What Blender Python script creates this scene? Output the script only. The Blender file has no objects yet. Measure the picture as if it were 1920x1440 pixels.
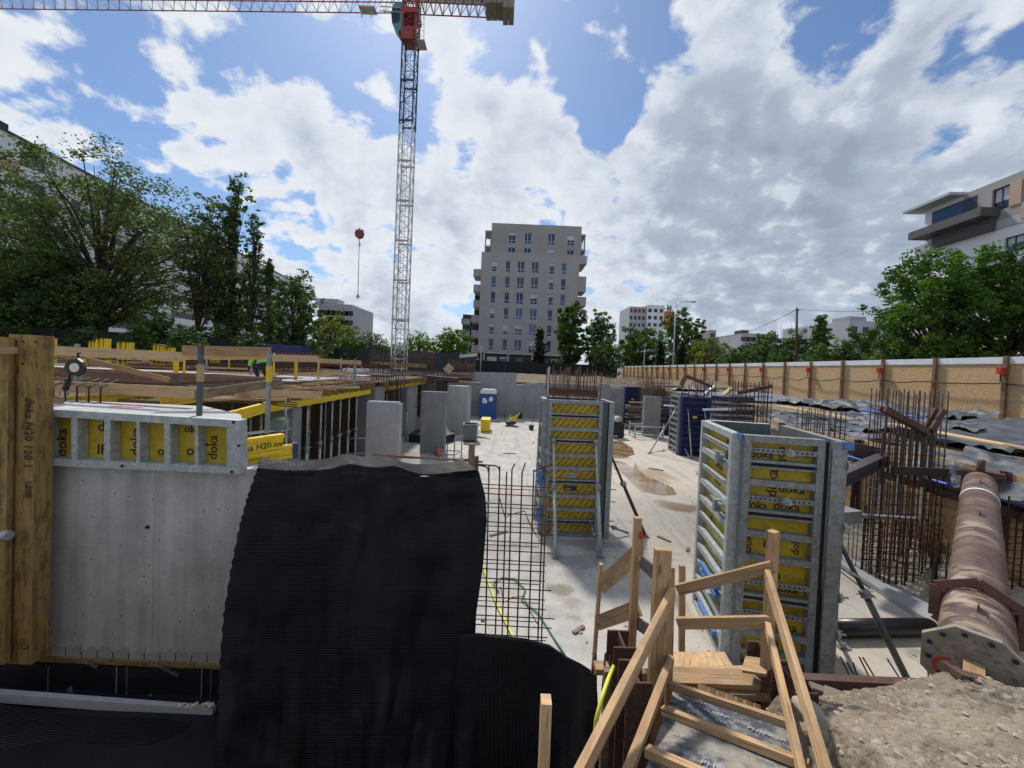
import bpy, math, random
import numpy as np
from mathutils import Vector, Matrix
SC = bpy.context.scene
rnd = random.Random(7)
# ---------------------------------------------------------------- camera
F = 710.0                      # focal length in pixels of the 1920 px wide picture
EYE = Vector((0, 0, 4.1))
PITCH, ROLL = math.radians(-1.2), math.radians(2.4)
CYP = 704.0                    # row of the optical centre
_f = Vector((0, math.cos(PITCH), math.sin(PITCH)))
_u0 = Vector((0, -math.sin(PITCH), math.cos(PITCH)))
_r0 = Vector((1, 0, 0))
_u = _u0 * math.cos(ROLL) - _r0 * math.sin(ROLL)
_r = _r0 * math.cos(ROLL) + _u0 * math.sin(ROLL)
cam = bpy.data.cameras.new('camera')
cam.sensor_width = 36
cam.lens = F / 1920 * 36
cam.shift_y = (CYP - 720) / 1920
cam.clip_start = 0.05
cam.clip_end = 4000
camo = bpy.data.objects.new('camera', cam)
SC.collection.objects.link(camo)
camo.matrix_world = Matrix(((_r.x, _u.x, -_f.x, EYE.x), (_r.y, _u.y, -_f.y, EYE.y), (_r.z, _u.z, -_f.z, EYE.z), (0, 0, 0, 1)))
SC.camera = camo

def ray(px, py):
    return (_f + _r * ((px - 960) / F) - _u * ((py - CYP) / F)).normalized()
def at(px, py, Y):
    d = ray(px, py)
    return EYE + d * (Y / d.y)
def G(px, py, z=0.0):
    d = ray(px, py)
    return EYE + d * ((z - EYE.z) / d.z)
# ---------------------------------------------------------------- exposure, world, sun
SC.view_settings.view_transform = 'Standard'
SC.view_settings.look = 'None'
SC.view_settings.gamma = 1.0
SC.view_settings.exposure = 0.40
SUN_EL, SUN_AZ = math.radians(52), math.radians(-16)   # azimuth from +Y towards +X
sund = Vector((math.sin(SUN_AZ) * math.cos(SUN_EL), math.cos(SUN_AZ) * math.cos(SUN_EL), math.sin(SUN_EL)))
sl = bpy.data.lights.new('sun', 'SUN')
sl.energy = 3.0
sl.angle = math.radians(5)
sl.color = (1, .95, .87)
so = bpy.data.objects.new('sun', sl)
SC.collection.objects.link(so)
so.location = (0, 0, 60)
so.rotation_euler = sund.to_track_quat('Z', 'Y').to_euler()

W = bpy.data.worlds.new('World')
SC.world = W
W.use_nodes = True
nt = W.node_tree
for n in list(nt.nodes): nt.nodes.remove(n)

class NT:
    """tiny helper: build nodes with inputs given as values or sockets"""
    def __init__(s, tree): s.t = tree
    def n(s, typ, inp=None, **attrs):
        nd = s.t.nodes.new(typ)
        for k, v in attrs.items(): setattr(nd, k, v)
        for k, v in (inp or {}).items():
            sk = nd.inputs[k]
            if isinstance(v, bpy.types.NodeSocket): s.t.links.new(v, sk)
            else: sk.default_value = v
        return nd
    def math(s, op, a, b=0.0, c=0.0, clamp=False):
        return s.n('ShaderNodeMath', {0: a, 1: b, 2: c}, operation=op, use_clamp=clamp).outputs[0]
    def vmath(s, op, a, b=(0, 0, 0)):
        nd = s.n('ShaderNodeVectorMath', {0: a, 1: b}, operation=op)
        return nd.outputs['Value'] if op in ('DOT_PRODUCT', 'LENGTH') else nd.outputs[0]
    def mix(s, f, a, b, blend='MIX'):
        nd = s.n('ShaderNodeMix', data_type='RGBA', blend_type=blend)
        for k, v in ((0, f), (6, a), (7, b)):
            if isinstance(v, bpy.types.NodeSocket): s.t.links.new(v, nd.inputs[k])
            else: nd.inputs[k].default_value = v if k == 0 else (tuple(v) + (1,) if len(v) == 3 else v)
        return nd.outputs[2]
    def ramp(s, f, stops, interp='LINEAR'):
        nd = s.n('ShaderNodeValToRGB', {0: f})
        cr = nd.color_ramp
        cr.interpolation = interp
        while len(cr.elements) < len(stops): cr.elements.new(0.5)
        for e, (p, c) in zip(cr.elements, stops):
            e.position = p
            e.color = (c, c, c, 1) if isinstance(c, (int, float)) else tuple(c) + (1,)
        return nd.outputs[0]
    def mrange(s, v, a, b, c=0.0, d=1.0, smooth=True):
        nd = s.n('ShaderNodeMapRange', {0: v, 1: a, 2: b, 3: c, 4: d})
        nd.interpolation_type = 'SMOOTHSTEP' if smooth else 'LINEAR'
        return nd.outputs[0]
    def noise(s, vec, scale, detail=4, rough=.5, dist=0.0):
        return s.n('ShaderNodeTexNoise', {'Vector': vec, 'Scale': scale, 'Detail': detail, 'Roughness': rough, 'Distortion': dist}).outputs[0]
    def mapping(s, vec, scale=(1, 1, 1), rot=(0, 0, 0), loc=(0, 0, 0)):
        return s.n('ShaderNodeMapping', {'Vector': vec, 'Scale': scale, 'Rotation': rot, 'Location': loc}).outputs[0]

T = NT(nt)
sky = T.n('ShaderNodeTexSky', sky_type='NISHITA', sun_disc=False, sun_elevation=SUN_EL, sun_rotation=SUN_AZ % (2 * math.pi),
          altitude=100, air_density=1.0, dust_density=0.6, ozone_density=2.0)
d = T.n('ShaderNodeTexCoord').outputs['Generated']
sx = T.n('ShaderNodeSeparateXYZ', {0: d})
zc = T.math('ADD', T.math('MULTIPLY', T.math('MAXIMUM', sx.outputs[2], 0.0), .8), 0.34)
P = T.n('ShaderNodeCombineXYZ', {0: T.math('DIVIDE', sx.outputs[0], zc), 1: T.math('DIVIDE', sx.outputs[1], zc), 2: 0.37}).outputs[0]
warp = T.n('ShaderNodeTexNoise', {'Vector': P, 'Scale': 1.3, 'Detail': 3}).outputs['Color']
Pw = T.vmath('ADD', P, T.vmath('SCALE', T.vmath('SUBTRACT', warp, (.5, .5, .5))) if False else T.n('ShaderNodeVectorMath', {0: T.vmath('SUBTRACT', warp, (.5, .5, .5)), 'Scale': .18}, operation='SCALE').outputs[0])
def dens(vec):
    big = T.noise(vec, 2.6, 3, .5)
    fine = T.noise(vec, 8.5, 10, .56)
    return T.math('ADD', T.math('MULTIPLY', big, .50), T.math('MULTIPLY', fine, .50))
D1 = dens(Pw)
lx = T.vmath('ADD', Pw, (-.02, .055, 0))
D2 = dens(lx)
bias = None
def blob(px, py, rad, amp):
    global bias
    c = ray(px, py)
    v = T.mrange(T.vmath('DOT_PRODUCT', d, tuple(c)), math.cos(math.radians(rad)), 1.0, 0.0, amp)
    bias = v if bias is None else T.math('ADD', bias, v)
for b in ((1160, 110, 10, -.15), (1140, 200, 5, -.10), (1560, 70, 7, -.13), (1850, 120, 8, -.12), (330, 120, 8, -.05), (460, 150, 7, -.06), (280, 350, 9, -.10), (620, 130, 6, -.08), (200, 180, 6, -.07),
          (720, 190, 9, -.10), (960, 60, 8, -.10), (1000, 180, 11, .09), (1300, 130, 14, .10), (1650, 330, 24, .16), (900, 330, 16, .08),
          (420, 250, 9, .06), (640, 260, 9, .09), (40, 240, 10, .09), (60, 60, 14, .03), (1300, 420, 20, .10), (500, 60, 14, .02), (700, 480, 18, .06)): blob(*b)
hor = T.mrange(sx.outputs[2], 0.0, .30, .10, 0.0)
dn = T.math('ADD', T.math('ADD', D1, bias), hor)
cov = T.mrange(dn, .470, .545)
thick = T.mrange(dn, .50, .90, smooth=False)
lit = T.mrange(T.math('SUBTRACT', D1, D2), -.11, .11, smooth=False)
gr = T.mrange(T.vmath('DOT_PRODUCT', d, tuple(ray(1720, 330))), math.cos(math.radians(42)), 1.0, 0.0, 1.0)
shade = T.math('MULTIPLY', T.math('ADD', T.math('MULTIPLY', thick, .95), T.math('MULTIPLY', gr, .30)), T.math('SUBTRACT', 1.25, lit), clamp=True)
ccol = T.ramp(shade, [(0.0, (.80, .83, .87)), (.22, (.62, .67, .75)), (.5, (.40, .46, .56)), (1.0, (.30, .35, .45))])
hz = T.mrange(sx.outputs[2], -.02, .12, .55, 0.0)
ccol = T.mix(hz, ccol, (.60, .66, .74))
bg1 = T.n('ShaderNodeBackground', {'Color': T.mix(1.0, sky.outputs[0], (.87, 1.0, 1.13), 'MULTIPLY'), 'Strength': .080})
bg2 = T.n('ShaderNodeBackground', {'Color': ccol, 'Strength': .82})
msh = T.n('ShaderNodeMixShader', {0: cov, 1: bg1.outputs[0], 2: bg2.outputs[0]})
T.n('ShaderNodeOutputWorld', {0: msh.outputs[0]})
# ---------------------------------------------------------------- tags and trees of objects
COL = SC.collection
def tag(o, label=None, cat=None, group=None, kind=None):
    if label: o['label'] = label
    if cat: o['category'] = cat
    if group: o['group'] = group
    if kind: o['kind'] = kind
    elif cat: o['kind'] = 'thing'
    return o
ORD = 'first second third fourth fifth sixth seventh eighth ninth tenth eleventh twelfth thirteenth fourteenth fifteenth sixteenth seventeenth eighteenth nineteenth twentieth'.split()
def thing(name, label, cat, loc=(0, 0, 0), rz=0.0, group=None):
    o = bpy.data.objects.new(name, None)
    o.empty_display_size = .2
    COL.objects.link(o)
    o.location = loc
    o.rotation_euler = (0, 0, rz)
    return tag(o, label, cat, group)
def dup(root, loc, rz=None, label=None, group=None, parent=None, scale=None):
    c = root.copy()
    COL.objects.link(c)
    if parent is not None: c.parent = parent
    else:
        c.location = loc
        if rz is not None: c.rotation_euler = (0, 0, rz)
        if label: c['label'] = label
        if group: c['group'] = group
        if scale: c.scale = scale
    for ch in list(root.children): dup(ch, None, parent=c)
    return c
# ---------------------------------------------------------------- mesh builder
UP = Vector((0, 0, 1))
class MB:
    def __init__(s):
        s.v = []; s.f = []; s.m = []; s.uv = []; s.sm = []
    def face(s, pts, uvs=None, m=0, sm=False):
        b = len(s.v)
        s.v.extend([tuple(p) for p in pts])
        s.f.append(tuple(range(b, b + len(pts))))
        s.m.append(m); s.sm.append(sm)
        s.uv.extend(uvs or [(0, 0)] * len(pts))
    def hexa(s, c, m=0, L=None):
        """c: 8 corners, 0-3 one end loop, 4-7 the other; long axis from end to end; uv u runs along it"""
        ru, rv = rnd.random() * 50, rnd.random() * 50
        c = [Vector(p) for p in c]
        b = len(s.v)
        s.v.extend([tuple(p) for p in c])
        per = 0
        l = (c[4] - c[0]).length
        for i in range(4):
            j = (i + 1) % 4
            w = (c[j] - c[i]).length
            s.f.append((b + i, b + j, b + 4 + j, b + 4 + i))
            s.uv.extend([(ru, rv + per), (ru, rv + per + w), (ru + l, rv + per + w), (ru + l, rv + per)])
            s.m.append(m); s.sm.append(False)
            per += w + .03
        w = (c[1] - c[0]).length; h = (c[2] - c[1]).length
        s.f.append((b + 3, b + 2, b + 1, b)); s.uv.extend([(ru, rv + h), (ru + .05, rv + h), (ru + .05, rv), (ru, rv)])
        s.f.append((b + 4, b + 5, b + 6, b + 7)); s.uv.extend([(ru, rv), (ru + .05, rv), (ru + .05, rv + h), (ru, rv + h)])
        s.m += [m, m]; s.sm += [False, False]
        return s
    def beam(s, p, q, w, h, m=0, up=UP):
        p = Vector(p); q = Vector(q)
        a = (q - p).normalized()
        sd = a.cross(Vector(up))
        if sd.length < 1e-3: sd = a.cross(Vector((0, 1, 0)))
        sd.normalize()
        u = sd.cross(a)
        sd = sd * (w / 2); u = u * (h / 2)
        s.hexa([p - sd - u, p + sd - u, p + sd + u, p - sd + u, q - sd - u, q + sd - u, q + sd + u, q - sd + u], m)
        return s
    def box(s, a, b, m=0):
        """axis-aligned box from corner a to corner b, long axis chosen for the grain"""
        x0, x1 = sorted((a[0], b[0])); y0, y1 = sorted((a[1], b[1])); z0, z1 = sorted((a[2], b[2]))
        dx, dy, dz = x1 - x0, y1 - y0, z1 - z0
        cx, cy, cz = (x0 + x1) / 2, (y0 + y1) / 2, (z0 + z1) / 2
        if dx >= dy and dx >= dz: s.beam((x0, cy, cz), (x1, cy, cz), dy, dz, m)
        elif dy >= dz: s.beam((cx, y0, cz), (cx, y1, cz), dx, dz, m)
        else: s.beam((cx, cy, z0), (cx, cy, z1), dx, dy, m, up=(0, 1, 0))
        return s
    def tube(s, pts, r, n=8, m=0, caps=True, sm=True):
        pts = [Vector(p) for p in pts]
        k = len(pts)
        rs = r if isinstance(r, (list, tuple)) else [r] * k
        b = len(s.v)
        a0 = (pts[1] - pts[0]).normalized()
        ref = Vector((0, 0, 1)) if abs(a0.z) < .9 else Vector((0, 1, 0))
        x = a0.cross(ref).normalized()
        us = [0.0]
        for i in range(1, k): us.append(us[-1] + (pts[i] - pts[i - 1]).length)
        ro = rnd.random() * 30
        for i, p in enumerate(pts):
            a = (pts[min(i + 1, k - 1)] - pts[max(i - 1, 0)])
            a = a.normalized() if a.length > 1e-9 else a0
            x = (x - a * x.dot(a))
            x = x.normalized() if x.length > 1e-6 else a.cross(ref).normalized()
            y = a.cross(x)
            for j in range(n):
                t = 2 * math.pi * j / n
                s.v.append(tuple(p + (x * math.cos(t) + y * math.sin(t)) * rs[i]))
        for i in range(k - 1):
            for j in range(n):
                j2 = (j + 1) % n
                s.f.append((b + i * n + j, b + i * n + j2, b + (i + 1) * n + j2, b + (i + 1) * n + j))
                c = 2 * math.pi * rs[i] / n
                s.uv.extend([(us[i] + ro, j * c), (us[i] + ro, (j + 1) * c), (us[i + 1] + ro, (j + 1) * c), (us[i + 1] + ro, j * c)])
                s.m.append(m); s.sm.append(sm)
        if caps:
            for fc in (tuple(b + j for j in reversed(range(n))), tuple(b + (k - 1) * n + j for j in range(n))):
                s.f.append(fc); s.m.append(m); s.sm.append(False)
                s.uv.extend([(ro + .01 * math.cos(j), .01 * math.sin(j)) for j in range(n)])
        return s
    def rod(s, p, q, r=.008, n=5, m=0): return s.tube([p, q], r, n, m, sm=True)
    def prism(s, poly, z0, z1, m=0, fr=None):
        """extrude a 2-d polygon (x, y) from z0 to z1; fr maps local to world"""
        fr = fr or (lambda x, y, z: (x, y, z))
        k = len(poly)
        s.face([fr(x, y, z1) for x, y in poly], [(x, y) for x, y in poly], m)
        s.face([fr(x, y, z0) for x, y in reversed(poly)], [(x, y) for x, y in reversed(poly)], m)
        u = 0
        for i in range(k):
            (xa, ya), (xb, yb) = poly[i], poly[(i + 1) % k]
            l = math.hypot(xb - xa, yb - ya)
            s.face([fr(xa, ya, z0), fr(xb, yb, z0), fr(xb, yb, z1), fr(xa, ya, z1)], [(u, z0), (u + l, z0), (u + l, z1), (u, z1)], m)
            u += l
        return s
    def grid(s, fn, nu, nv, m=0, uvf=None, sm=True):
        b = len(s.v)
        for i in range(nu + 1):
            for j in range(nv + 1):
                s.v.append(tuple(fn(i / nu, j / nv)))
        uvf = uvf or (lambda u, v: (u, v))
        for i in range(nu):
            for j in range(nv):
                q = [(i, j), (i + 1, j), (i + 1, j + 1), (i, j + 1)]
                s.f.append(tuple(b + a * (nv + 1) + c for a, c in q))
                s.uv.extend([uvf(a / nu, c / nv) for a, c in q])
                s.m.append(m); s.sm.append(sm)
        return s
    def text(s, txt, o, xd, yd, size, m=0, center=False):
        vs, fs, w = glyphs(txt)
        o = Vector(o); xd = Vector(xd).normalized() * size; yd = Vector(yd).normalized() * size
        if center: o = o - xd * (w / 2) - yd * .35
        b = len(s.v)
        s.v.extend([tuple(o + xd * x + yd * y) for x, y in vs])
        for f in fs:
            s.f.append(tuple(b + i for i in f)); s.m.append(m); s.sm.append(False)
            s.uv.extend([(0, 0)] * len(f))
        return s
    def build(s, name, mats, parent=None, loc=None, world=False):
        """world=True: the vertices are world coordinates and parent is an unrotated empty"""
        me = bpy.data.meshes.new(name)
        v = np.array(s.v, dtype=np.float32).reshape(-1, 3)
        off = Vector((0, 0, 0))
        if world and parent is not None:
            p = parent
            while p is not None:
                off = off + p.location; p = p.parent
        elif world or loc == 'base':
            mn, mx = v.min(0), v.max(0)
            off = Vector(((mn[0] + mx[0]) / 2, (mn[1] + mx[1]) / 2, mn[2]))
            loc = off
        v = v - np.array(off, dtype=np.float32)
        me.from_pydata(v.tolist(), [], s.f)
        uv = me.uv_layers.new(name='UVMap')
        uv.data.foreach_set('uv', np.array(s.uv, dtype=np.float32).ravel())
        me.polygons.foreach_set('material_index', s.m)
        me.polygons.foreach_set('use_smooth', s.sm)
        for mt in (mats if isinstance(mats, (list, tuple)) else [mats]): me.materials.append(mt)
        me.update()
        o = bpy.data.objects.new(name, me)
        COL.objects.link(o)
        if parent is not None: o.parent = parent
        if loc is not None and parent is None: o.location = loc
        return o
_gc = {}
def glyphs(t):
    if t not in _gc:
        cu = bpy.data.curves.new('tmp', 'FONT'); cu.body = t; cu.size = 1; cu.resolution_u = 3; cu.offset = .012
        ob = bpy.data.objects.new('tmp', cu); COL.objects.link(ob)
        bpy.context.view_layer.update()
        ev = ob.evaluated_get(bpy.context.evaluated_depsgraph_get())
        me = ev.to_mesh()
        vs = [(v.co.x, v.co.y) for v in me.vertices]
        fs = [tuple(p.vertices) for p in me.polygons]
        ev.to_mesh_clear()
        bpy.data.objects.remove(ob); bpy.data.curves.remove(cu)
        _gc[t] = (vs, fs, max(v[0] for v in vs))
    return _gc[t]
# ---------------------------------------------------------------- materials
M = {}
def new_mat(name):
    m = bpy.data.materials.new(name); m.use_nodes = True
    t = NT(m.node_tree)
    b = m.node_tree.nodes['Principled BSDF']
    M[name] = m
    return m, t, b
def L(t, a, b): t.t.links.new(a, b)
def simple(name, c, rough=.6, metal=0.0, var=.25, scale=4.0, bump=0.0, bscale=40, spec=.5, dirt=None, coord='Object'):
    m, t, b = new_mat(name)
    co = t.n('ShaderNodeTexCoord').outputs[coord]
    n1 = t.noise(co, scale, 6, .6)
    n1 = t.mrange(n1, .25, .75, 1 - var, 1 + var, False)
    oi = t.n('ShaderNodeObjectInfo').outputs['Random']
    k = t.math('MULTIPLY', n1, t.math('MULTIPLY_ADD', oi, var * .4, 1 - var * .2))
    col = t.mix(1.0, c, t.n('ShaderNodeCombineColor', {0: k, 1: k, 2: k}).outputs[0], 'MULTIPLY')
    if dirt:
        n2 = t.mrange(t.noise(co, scale * 2.3, 8, .65), .50, .68)
        col = t.mix(t.math('MULTIPLY', n2, .8), col, dirt)
    L(t, col, b.inputs['Base Color'])
    b.inputs['Roughness'].default_value = rough
    b.inputs['Metallic'].default_value = metal
    b.inputs['Specular IOR Level'].default_value = spec
    if bump:
        bm = t.n('ShaderNodeBump', {'Height': t.noise(co, bscale, 5, .6), 'Strength': bump, 'Distance': .01})
        L(t, bm.outputs[0], b.inputs['Normal'])
    return m
def wood(name, ca, cb, rough=.75, dirty=0.0, dc=(.16, .12, .08)):
    m, t, b = new_mat(name)
    uv = t.n('ShaderNodeTexCoord').outputs['UV']
    g = t.noise(t.mapping(uv, (1.2, 30, 1)), 1.0, 5, .6, .6)
    g2 = t.noise(t.mapping(uv, (.7, 3.5, 1)), 1.0, 4, .5, .3)
    oi = t.n('ShaderNodeObjectInfo').outputs['Random']
    f = t.math('ADD', t.math('MULTIPLY', g, .6), t.math('MULTIPLY', g2, .5))
    col = t.mix(t.mrange(f, .35, .75), ca, cb)
    kn = t.n('ShaderNodeTexVoronoi', {'Vector': t.mapping(uv, (2.2, 9, 1)), 'Scale': 1.0}).outputs['Distance']
    col = t.mix(t.mrange(kn, .05, .16, .75, 0), col, tuple(x * .28 for x in ca))
    k = t.math('MULTIPLY_ADD', oi, .28, .84)
    col = t.mix(1.0, col, t.n('ShaderNodeCombineColor', {0: k, 1: k, 2: k}).outputs[0], 'MULTIPLY')
    if dirty:
        dn_ = t.mrange(t.noise(t.mapping(uv, (3, 9, 1)), 1.2, 6, .65), .44, .66, 0, dirty)
        col = t.mix(dn_, col, dc)
    co3 = t.n('ShaderNodeTexCoord').outputs['Object']
    sp_ = t.mrange(t.noise(co3, 9, 7, .7), .56, .66, 0, .6)
    col = t.mix(sp_, col, (.30, .27, .22))
    cr3 = t.mrange(t.noise(t.mapping(uv, (2.0, 70, 1)), 1.0, 2, .5), .62, .67, 0, .7)
    col = t.mix(cr3, col, (.07, .045, .03))
    L(t, col, b.inputs['Base Color'])
    b.inputs['Roughness'].default_value = rough
    b.inputs['Specular IOR Level'].default_value = .25
    bm = t.n('ShaderNodeBump', {'Height': g, 'Strength': .35, 'Distance': .004})
    L(t, bm.outputs[0], b.inputs['Normal'])
    return m
wood('wood_new', (.42, .255, .13), (.62, .42, .225), dirty=.6, dc=(.27, .18, .11))
wood('wood_tan', (.33, .20, .10), (.48, .32, .175), dirty=.6, dc=(.19, .135, .085))
wood('wood_old', (.17, .125, .085), (.30, .225, .15), dirty=.7, dc=(.10, .08, .06))
wood('wood_form', (.26, .17, .055), (.38, .26, .09), dirty=.75, dc=(.12, .075, .035))
wood('wood_rail', (.50, .34, .18), (.60, .43, .25), dirty=.15, dc=(.35, .22, .12))
wood('wood_grey', (.16, .13, .11), (.25, .21, .18), dirty=.5)
simple('galv', (.25, .275, .29), .48, .5, .35, 9, .15, 60, dirt=(.38, .40, .40))
simple('galv_bright', (.42, .46, .47), .50, .35, .28, 11, .12, 60, dirt=(.26, .28, .29))
simple('galv_dark', (.085, .10, .10), .5, .3, .3, 8, .1, 60)
simple('rebar', (.125, .058, .030), .85, .15, .45, 9, .3, 120, dirt=(.055, .03, .02))
simple('rebar_red', (.20, .085, .042), .85, .1, .4, 7, .3, 120)
simple('rebar_dark', (.055, .035, .028), .8, .15, .4, 9, .2, 120)
simple('rust_steel', (.085, .045, .036), .8, .1, .4, 5, .3, 40, dirt=(.16, .085, .05))
simple('strut_paint', (.155, .075, .062), .5, .1, .35, 5, .25, 30)
simple('purple_steel', (.06, .04, .045), .45, .1, .3, 5)
simple('yellow_ply', (.47, .335, .015), .45, 0, .22, 5, .05, 40, dirt=(.30, .22, .05))
simple('yellow', (.72, .50, .015), .5, 0, .18, 4)
simple('yellow_bright', (.82, .60, .02), .5, 0, .15, 4)
simple('yellow_beam', (.50, .35, .02), .6, 0, .3, 5, dirt=(.25, .16, .04))
simple('blue_form', (.012, .022, .125), .42, .0, .3, 4, dirt=(.03, .04, .13))
simple('blue_dark', (.010, .016, .07), .5, 0, .3, 4)
simple('blue_pipe', (.02, .12, .62), .4, 0, .12, 4)
simple('blue_wc', (.008, .085, .32), .45, 0, .12, 3)
simple('white_plastic', (.74, .77, .80), .45, 0, .08, 4)
simple('blue_clamp', (.07, .18, .42), .5, .1, .25, 8)
simple('red_paint', (.55, .035, .02), .5, 0, .2, 6)
simple('red_crane', (.24, .03, .03), .5, 0, .25, 1)
simple('teal', (.05, .22, .21), .45, 0, .15, 2)
simple('crane_blue', (.035, .05, .095), .55, 0, .2, 1)
simple('crane_grey', (.40, .40, .37), .6, 0, .2, 1)
simple('crane_pale', (.56, .57, .56), .6, 0, .15, 1)
simple('ballast', (.20, .19, .155), .9, 0, .25, 1.5)
simple('post_brown', (.20, .11, .06), .8, 0, .3, 4)
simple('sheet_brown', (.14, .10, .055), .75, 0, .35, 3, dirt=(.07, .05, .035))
simple('black', (.012, .012, .013), .5, 0, .2, 6)
simple('black_pipe', (.010, .009, .012), .35, 0, .2, 6)
simple('ink', (.018, .015, .022), .7, 0, .1, 6)
simple('ink_brown', (.06, .035, .015), .8, 0, .3, 20)
simple('dark_red_ink', (.12, .02, .015), .6, 0, .1, 6)
simple('pale_ink', (.32, .33, .36), .7, 0, .3, 30)
simple('membrane_ink', (.17, .18, .22), .7, 0, .3, 30)
simple('white_strip', (.50, .51, .56), .7, 0, .1, 9)
simple('white_tarp', (.72, .74, .78), .55, 0, .1, 3)
simple('hivis', (.35, .72, .05), .6, 0, .12, 9)
simple('navy_cloth', (.015, .018, .035), .85, 0, .2, 9)
simple('skin', (.42, .24, .16), .6, 0, .08, 9)
simple('tarp', (.066, .074, .092), .55, 0, .35, 2.5, .9, 5, spec=.35)
simple('tarp_grey', (.15, .17, .20), .6, 0, .25, 2, .8, 5, spec=.3)
simple('asphalt_membrane', (.011, .011, .016), .40, 0, .3, 3, .2, 12)
simple('fence_dark', (.004, .006, .009), .8, 0, .2, .6)
simple('fence_green', (.028, .04, .05), .8, 0, .3, .6)
simple('facade_white', (.66, .69, .74), .8, 0, .07, .3)
simple('facade_grey', (.30, .29, .28), .8, 0, .1, .3)
simple('facade_mid', (.38, .40, .43), .8, 0, .1, .3)
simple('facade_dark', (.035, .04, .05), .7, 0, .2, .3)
simple('beige_panel', (.42, .31, .21), .7, 0, .1, .8)
simple('balcony_dark', (.075, .07, .08), .6, 0, .15, .8)
simple('orange_panel', (.62, .16, .06), .7, 0, .1, .8)
simple('frame_white', (.62, .64, .68), .5, 0, .05, 2)
simple('frame_dark', (.03, .033, .04), .5, 0, .1, 2)
simple('lamp_grey', (.42, .44, .45), .45, .4, .1, 2)
simple('bark', (.055, .042, .032), .9, 0, .35, 3, .5, 14)
simple('rock', (.34, .29, .225), .9, 0, .3, 5, .5, 25)
simple('bin_grey', (.13, .155, .155), .55, .2, .25, 6)
simple('hose_green', (.05, .22, .12), .5, 0, .1, 6)
simple('hose_yellow', (.72, .68, .06), .5, 0, .1, 6)
simple('orange_stuff', (.45, .13, .05), .6, 0, .2, 6)
simple('pipe_pvc', (.30, .30, .31), .5, 0, .1, 6)
simple('foam', (.70, .68, .55), .8, 0, .15, 30)
simple('canvas', (.42, .40, .33), .9, 0, .3, 5)
simple('label_grey', (.45, .46, .46), .6, 0, .05, 5)
simple('glass_table', (.16, .26, .24), .15, 0, .1, 5)
simple('pink_paint', (.62, .20, .28), .8, 0, .15, 12)
def glass(name, c, rough=.06):
    m, t, b = new_mat(name)
    oi = t.n('ShaderNodeObjectInfo').outputs['Random']
    co = t.n('ShaderNodeTexCoord').outputs['Object']
    L(t, t.mix(t.mrange(oi, .5, 1.0), c, tuple(x * 3.0 for x in c)), b.inputs['Base Color'])
    b.inputs['Roughness'].default_value = rough
    b.inputs['Specular IOR Level'].default_value = .45
    bm = t.n('ShaderNodeBump', {'Height': t.noise(co, .7, 2, .5), 'Strength': .08, 'Distance': .05})
    L(t, bm.outputs[0], b.inputs['Normal'])
glass('glass', (.018, .035, .095))
glass('glass_dark', (.010, .014, .022))

def concrete(name, ca, cb, streak=.5, pins=1.0, rough=.85, joint=0.0):
    m, t, b = new_mat(name)
    co = t.n('ShaderNodeTexCoord').outputs['Object']
    n = t.mrange(t.noise(co, 1.3, 9, .68), .25, .75, .1, .9, False)
    st = t.noise(t.mapping(co, (5, 5, .35)), 1.0, 5, .6)
    fine = t.noise(co, 28, 4, .65)
    f = t.math('ADD', t.math('MULTIPLY', n, .6), t.math('MULTIPLY', st, streak))
    f = t.math('ADD', f, t.math('MULTIPLY_ADD', fine, .3, -.15))
    col = t.mix(t.mrange(f, .3, .3 + .4 + streak * .4), ca, cb)
    v = t.n('ShaderNodeTexVoronoi', {'Vector': co, 'Scale': 11.0}).outputs
    keep = t.mrange(t.n('ShaderNodeSeparateColor', {0: v['Color']}).outputs[0], .55, .60)
    pin = t.math('MULTIPLY', t.mrange(v['Distance'], .07, .14, pins, 0), keep)
    v2 = t.n('ShaderNodeTexVoronoi', {'Vector': co, 'Scale': 34.0}).outputs
    pin2 = t.math('MULTIPLY', t.mrange(v2['Distance'], .08, .17, pins * .7, 0), t.mrange(t.n('ShaderNodeSeparateColor', {0: v2['Color']}).outputs[1], .72, .76))
    pin = t.math('MAXIMUM', pin, pin2)
    col = t.mix(pin, col, (.05, .05, .05))
    if joint:
        sp = t.n('ShaderNodeSeparateXYZ', {0: co})
        jx = t.math('ABSOLUTE', t.math('SUBTRACT', t.math('FRACT', t.math('DIVIDE', sp.outputs[0], joint)), .5))
        col = t.mix(t.mrange(jx, .002, .012, .28, 0), col, (.09, .09, .09))
    L(t, col, b.inputs['Base Color'])
    b.inputs['Roughness'].default_value = rough
    b.inputs['Specular IOR Level'].default_value = .3
    h = t.math('SUBTRACT', t.math('MULTIPLY', fine, .3), pin)
    bm = t.n('ShaderNodeBump', {'Height': h, 'Strength': .5, 'Distance': .006})
    L(t, bm.outputs[0], b.inputs['Normal'])
    return m
concrete('concrete_wall', (.31, .30, .28), (.60, .58, .545), .75, 1.0, joint=1.42)
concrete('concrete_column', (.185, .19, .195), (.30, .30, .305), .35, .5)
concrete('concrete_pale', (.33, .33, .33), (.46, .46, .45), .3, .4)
concrete('concrete_slab', (.42, .42, .42), (.60, .60, .60), .1, .3)
concrete('concrete_far', (.24, .25, .26), (.34, .35, .36), .5, .3, joint=2.4)

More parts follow.
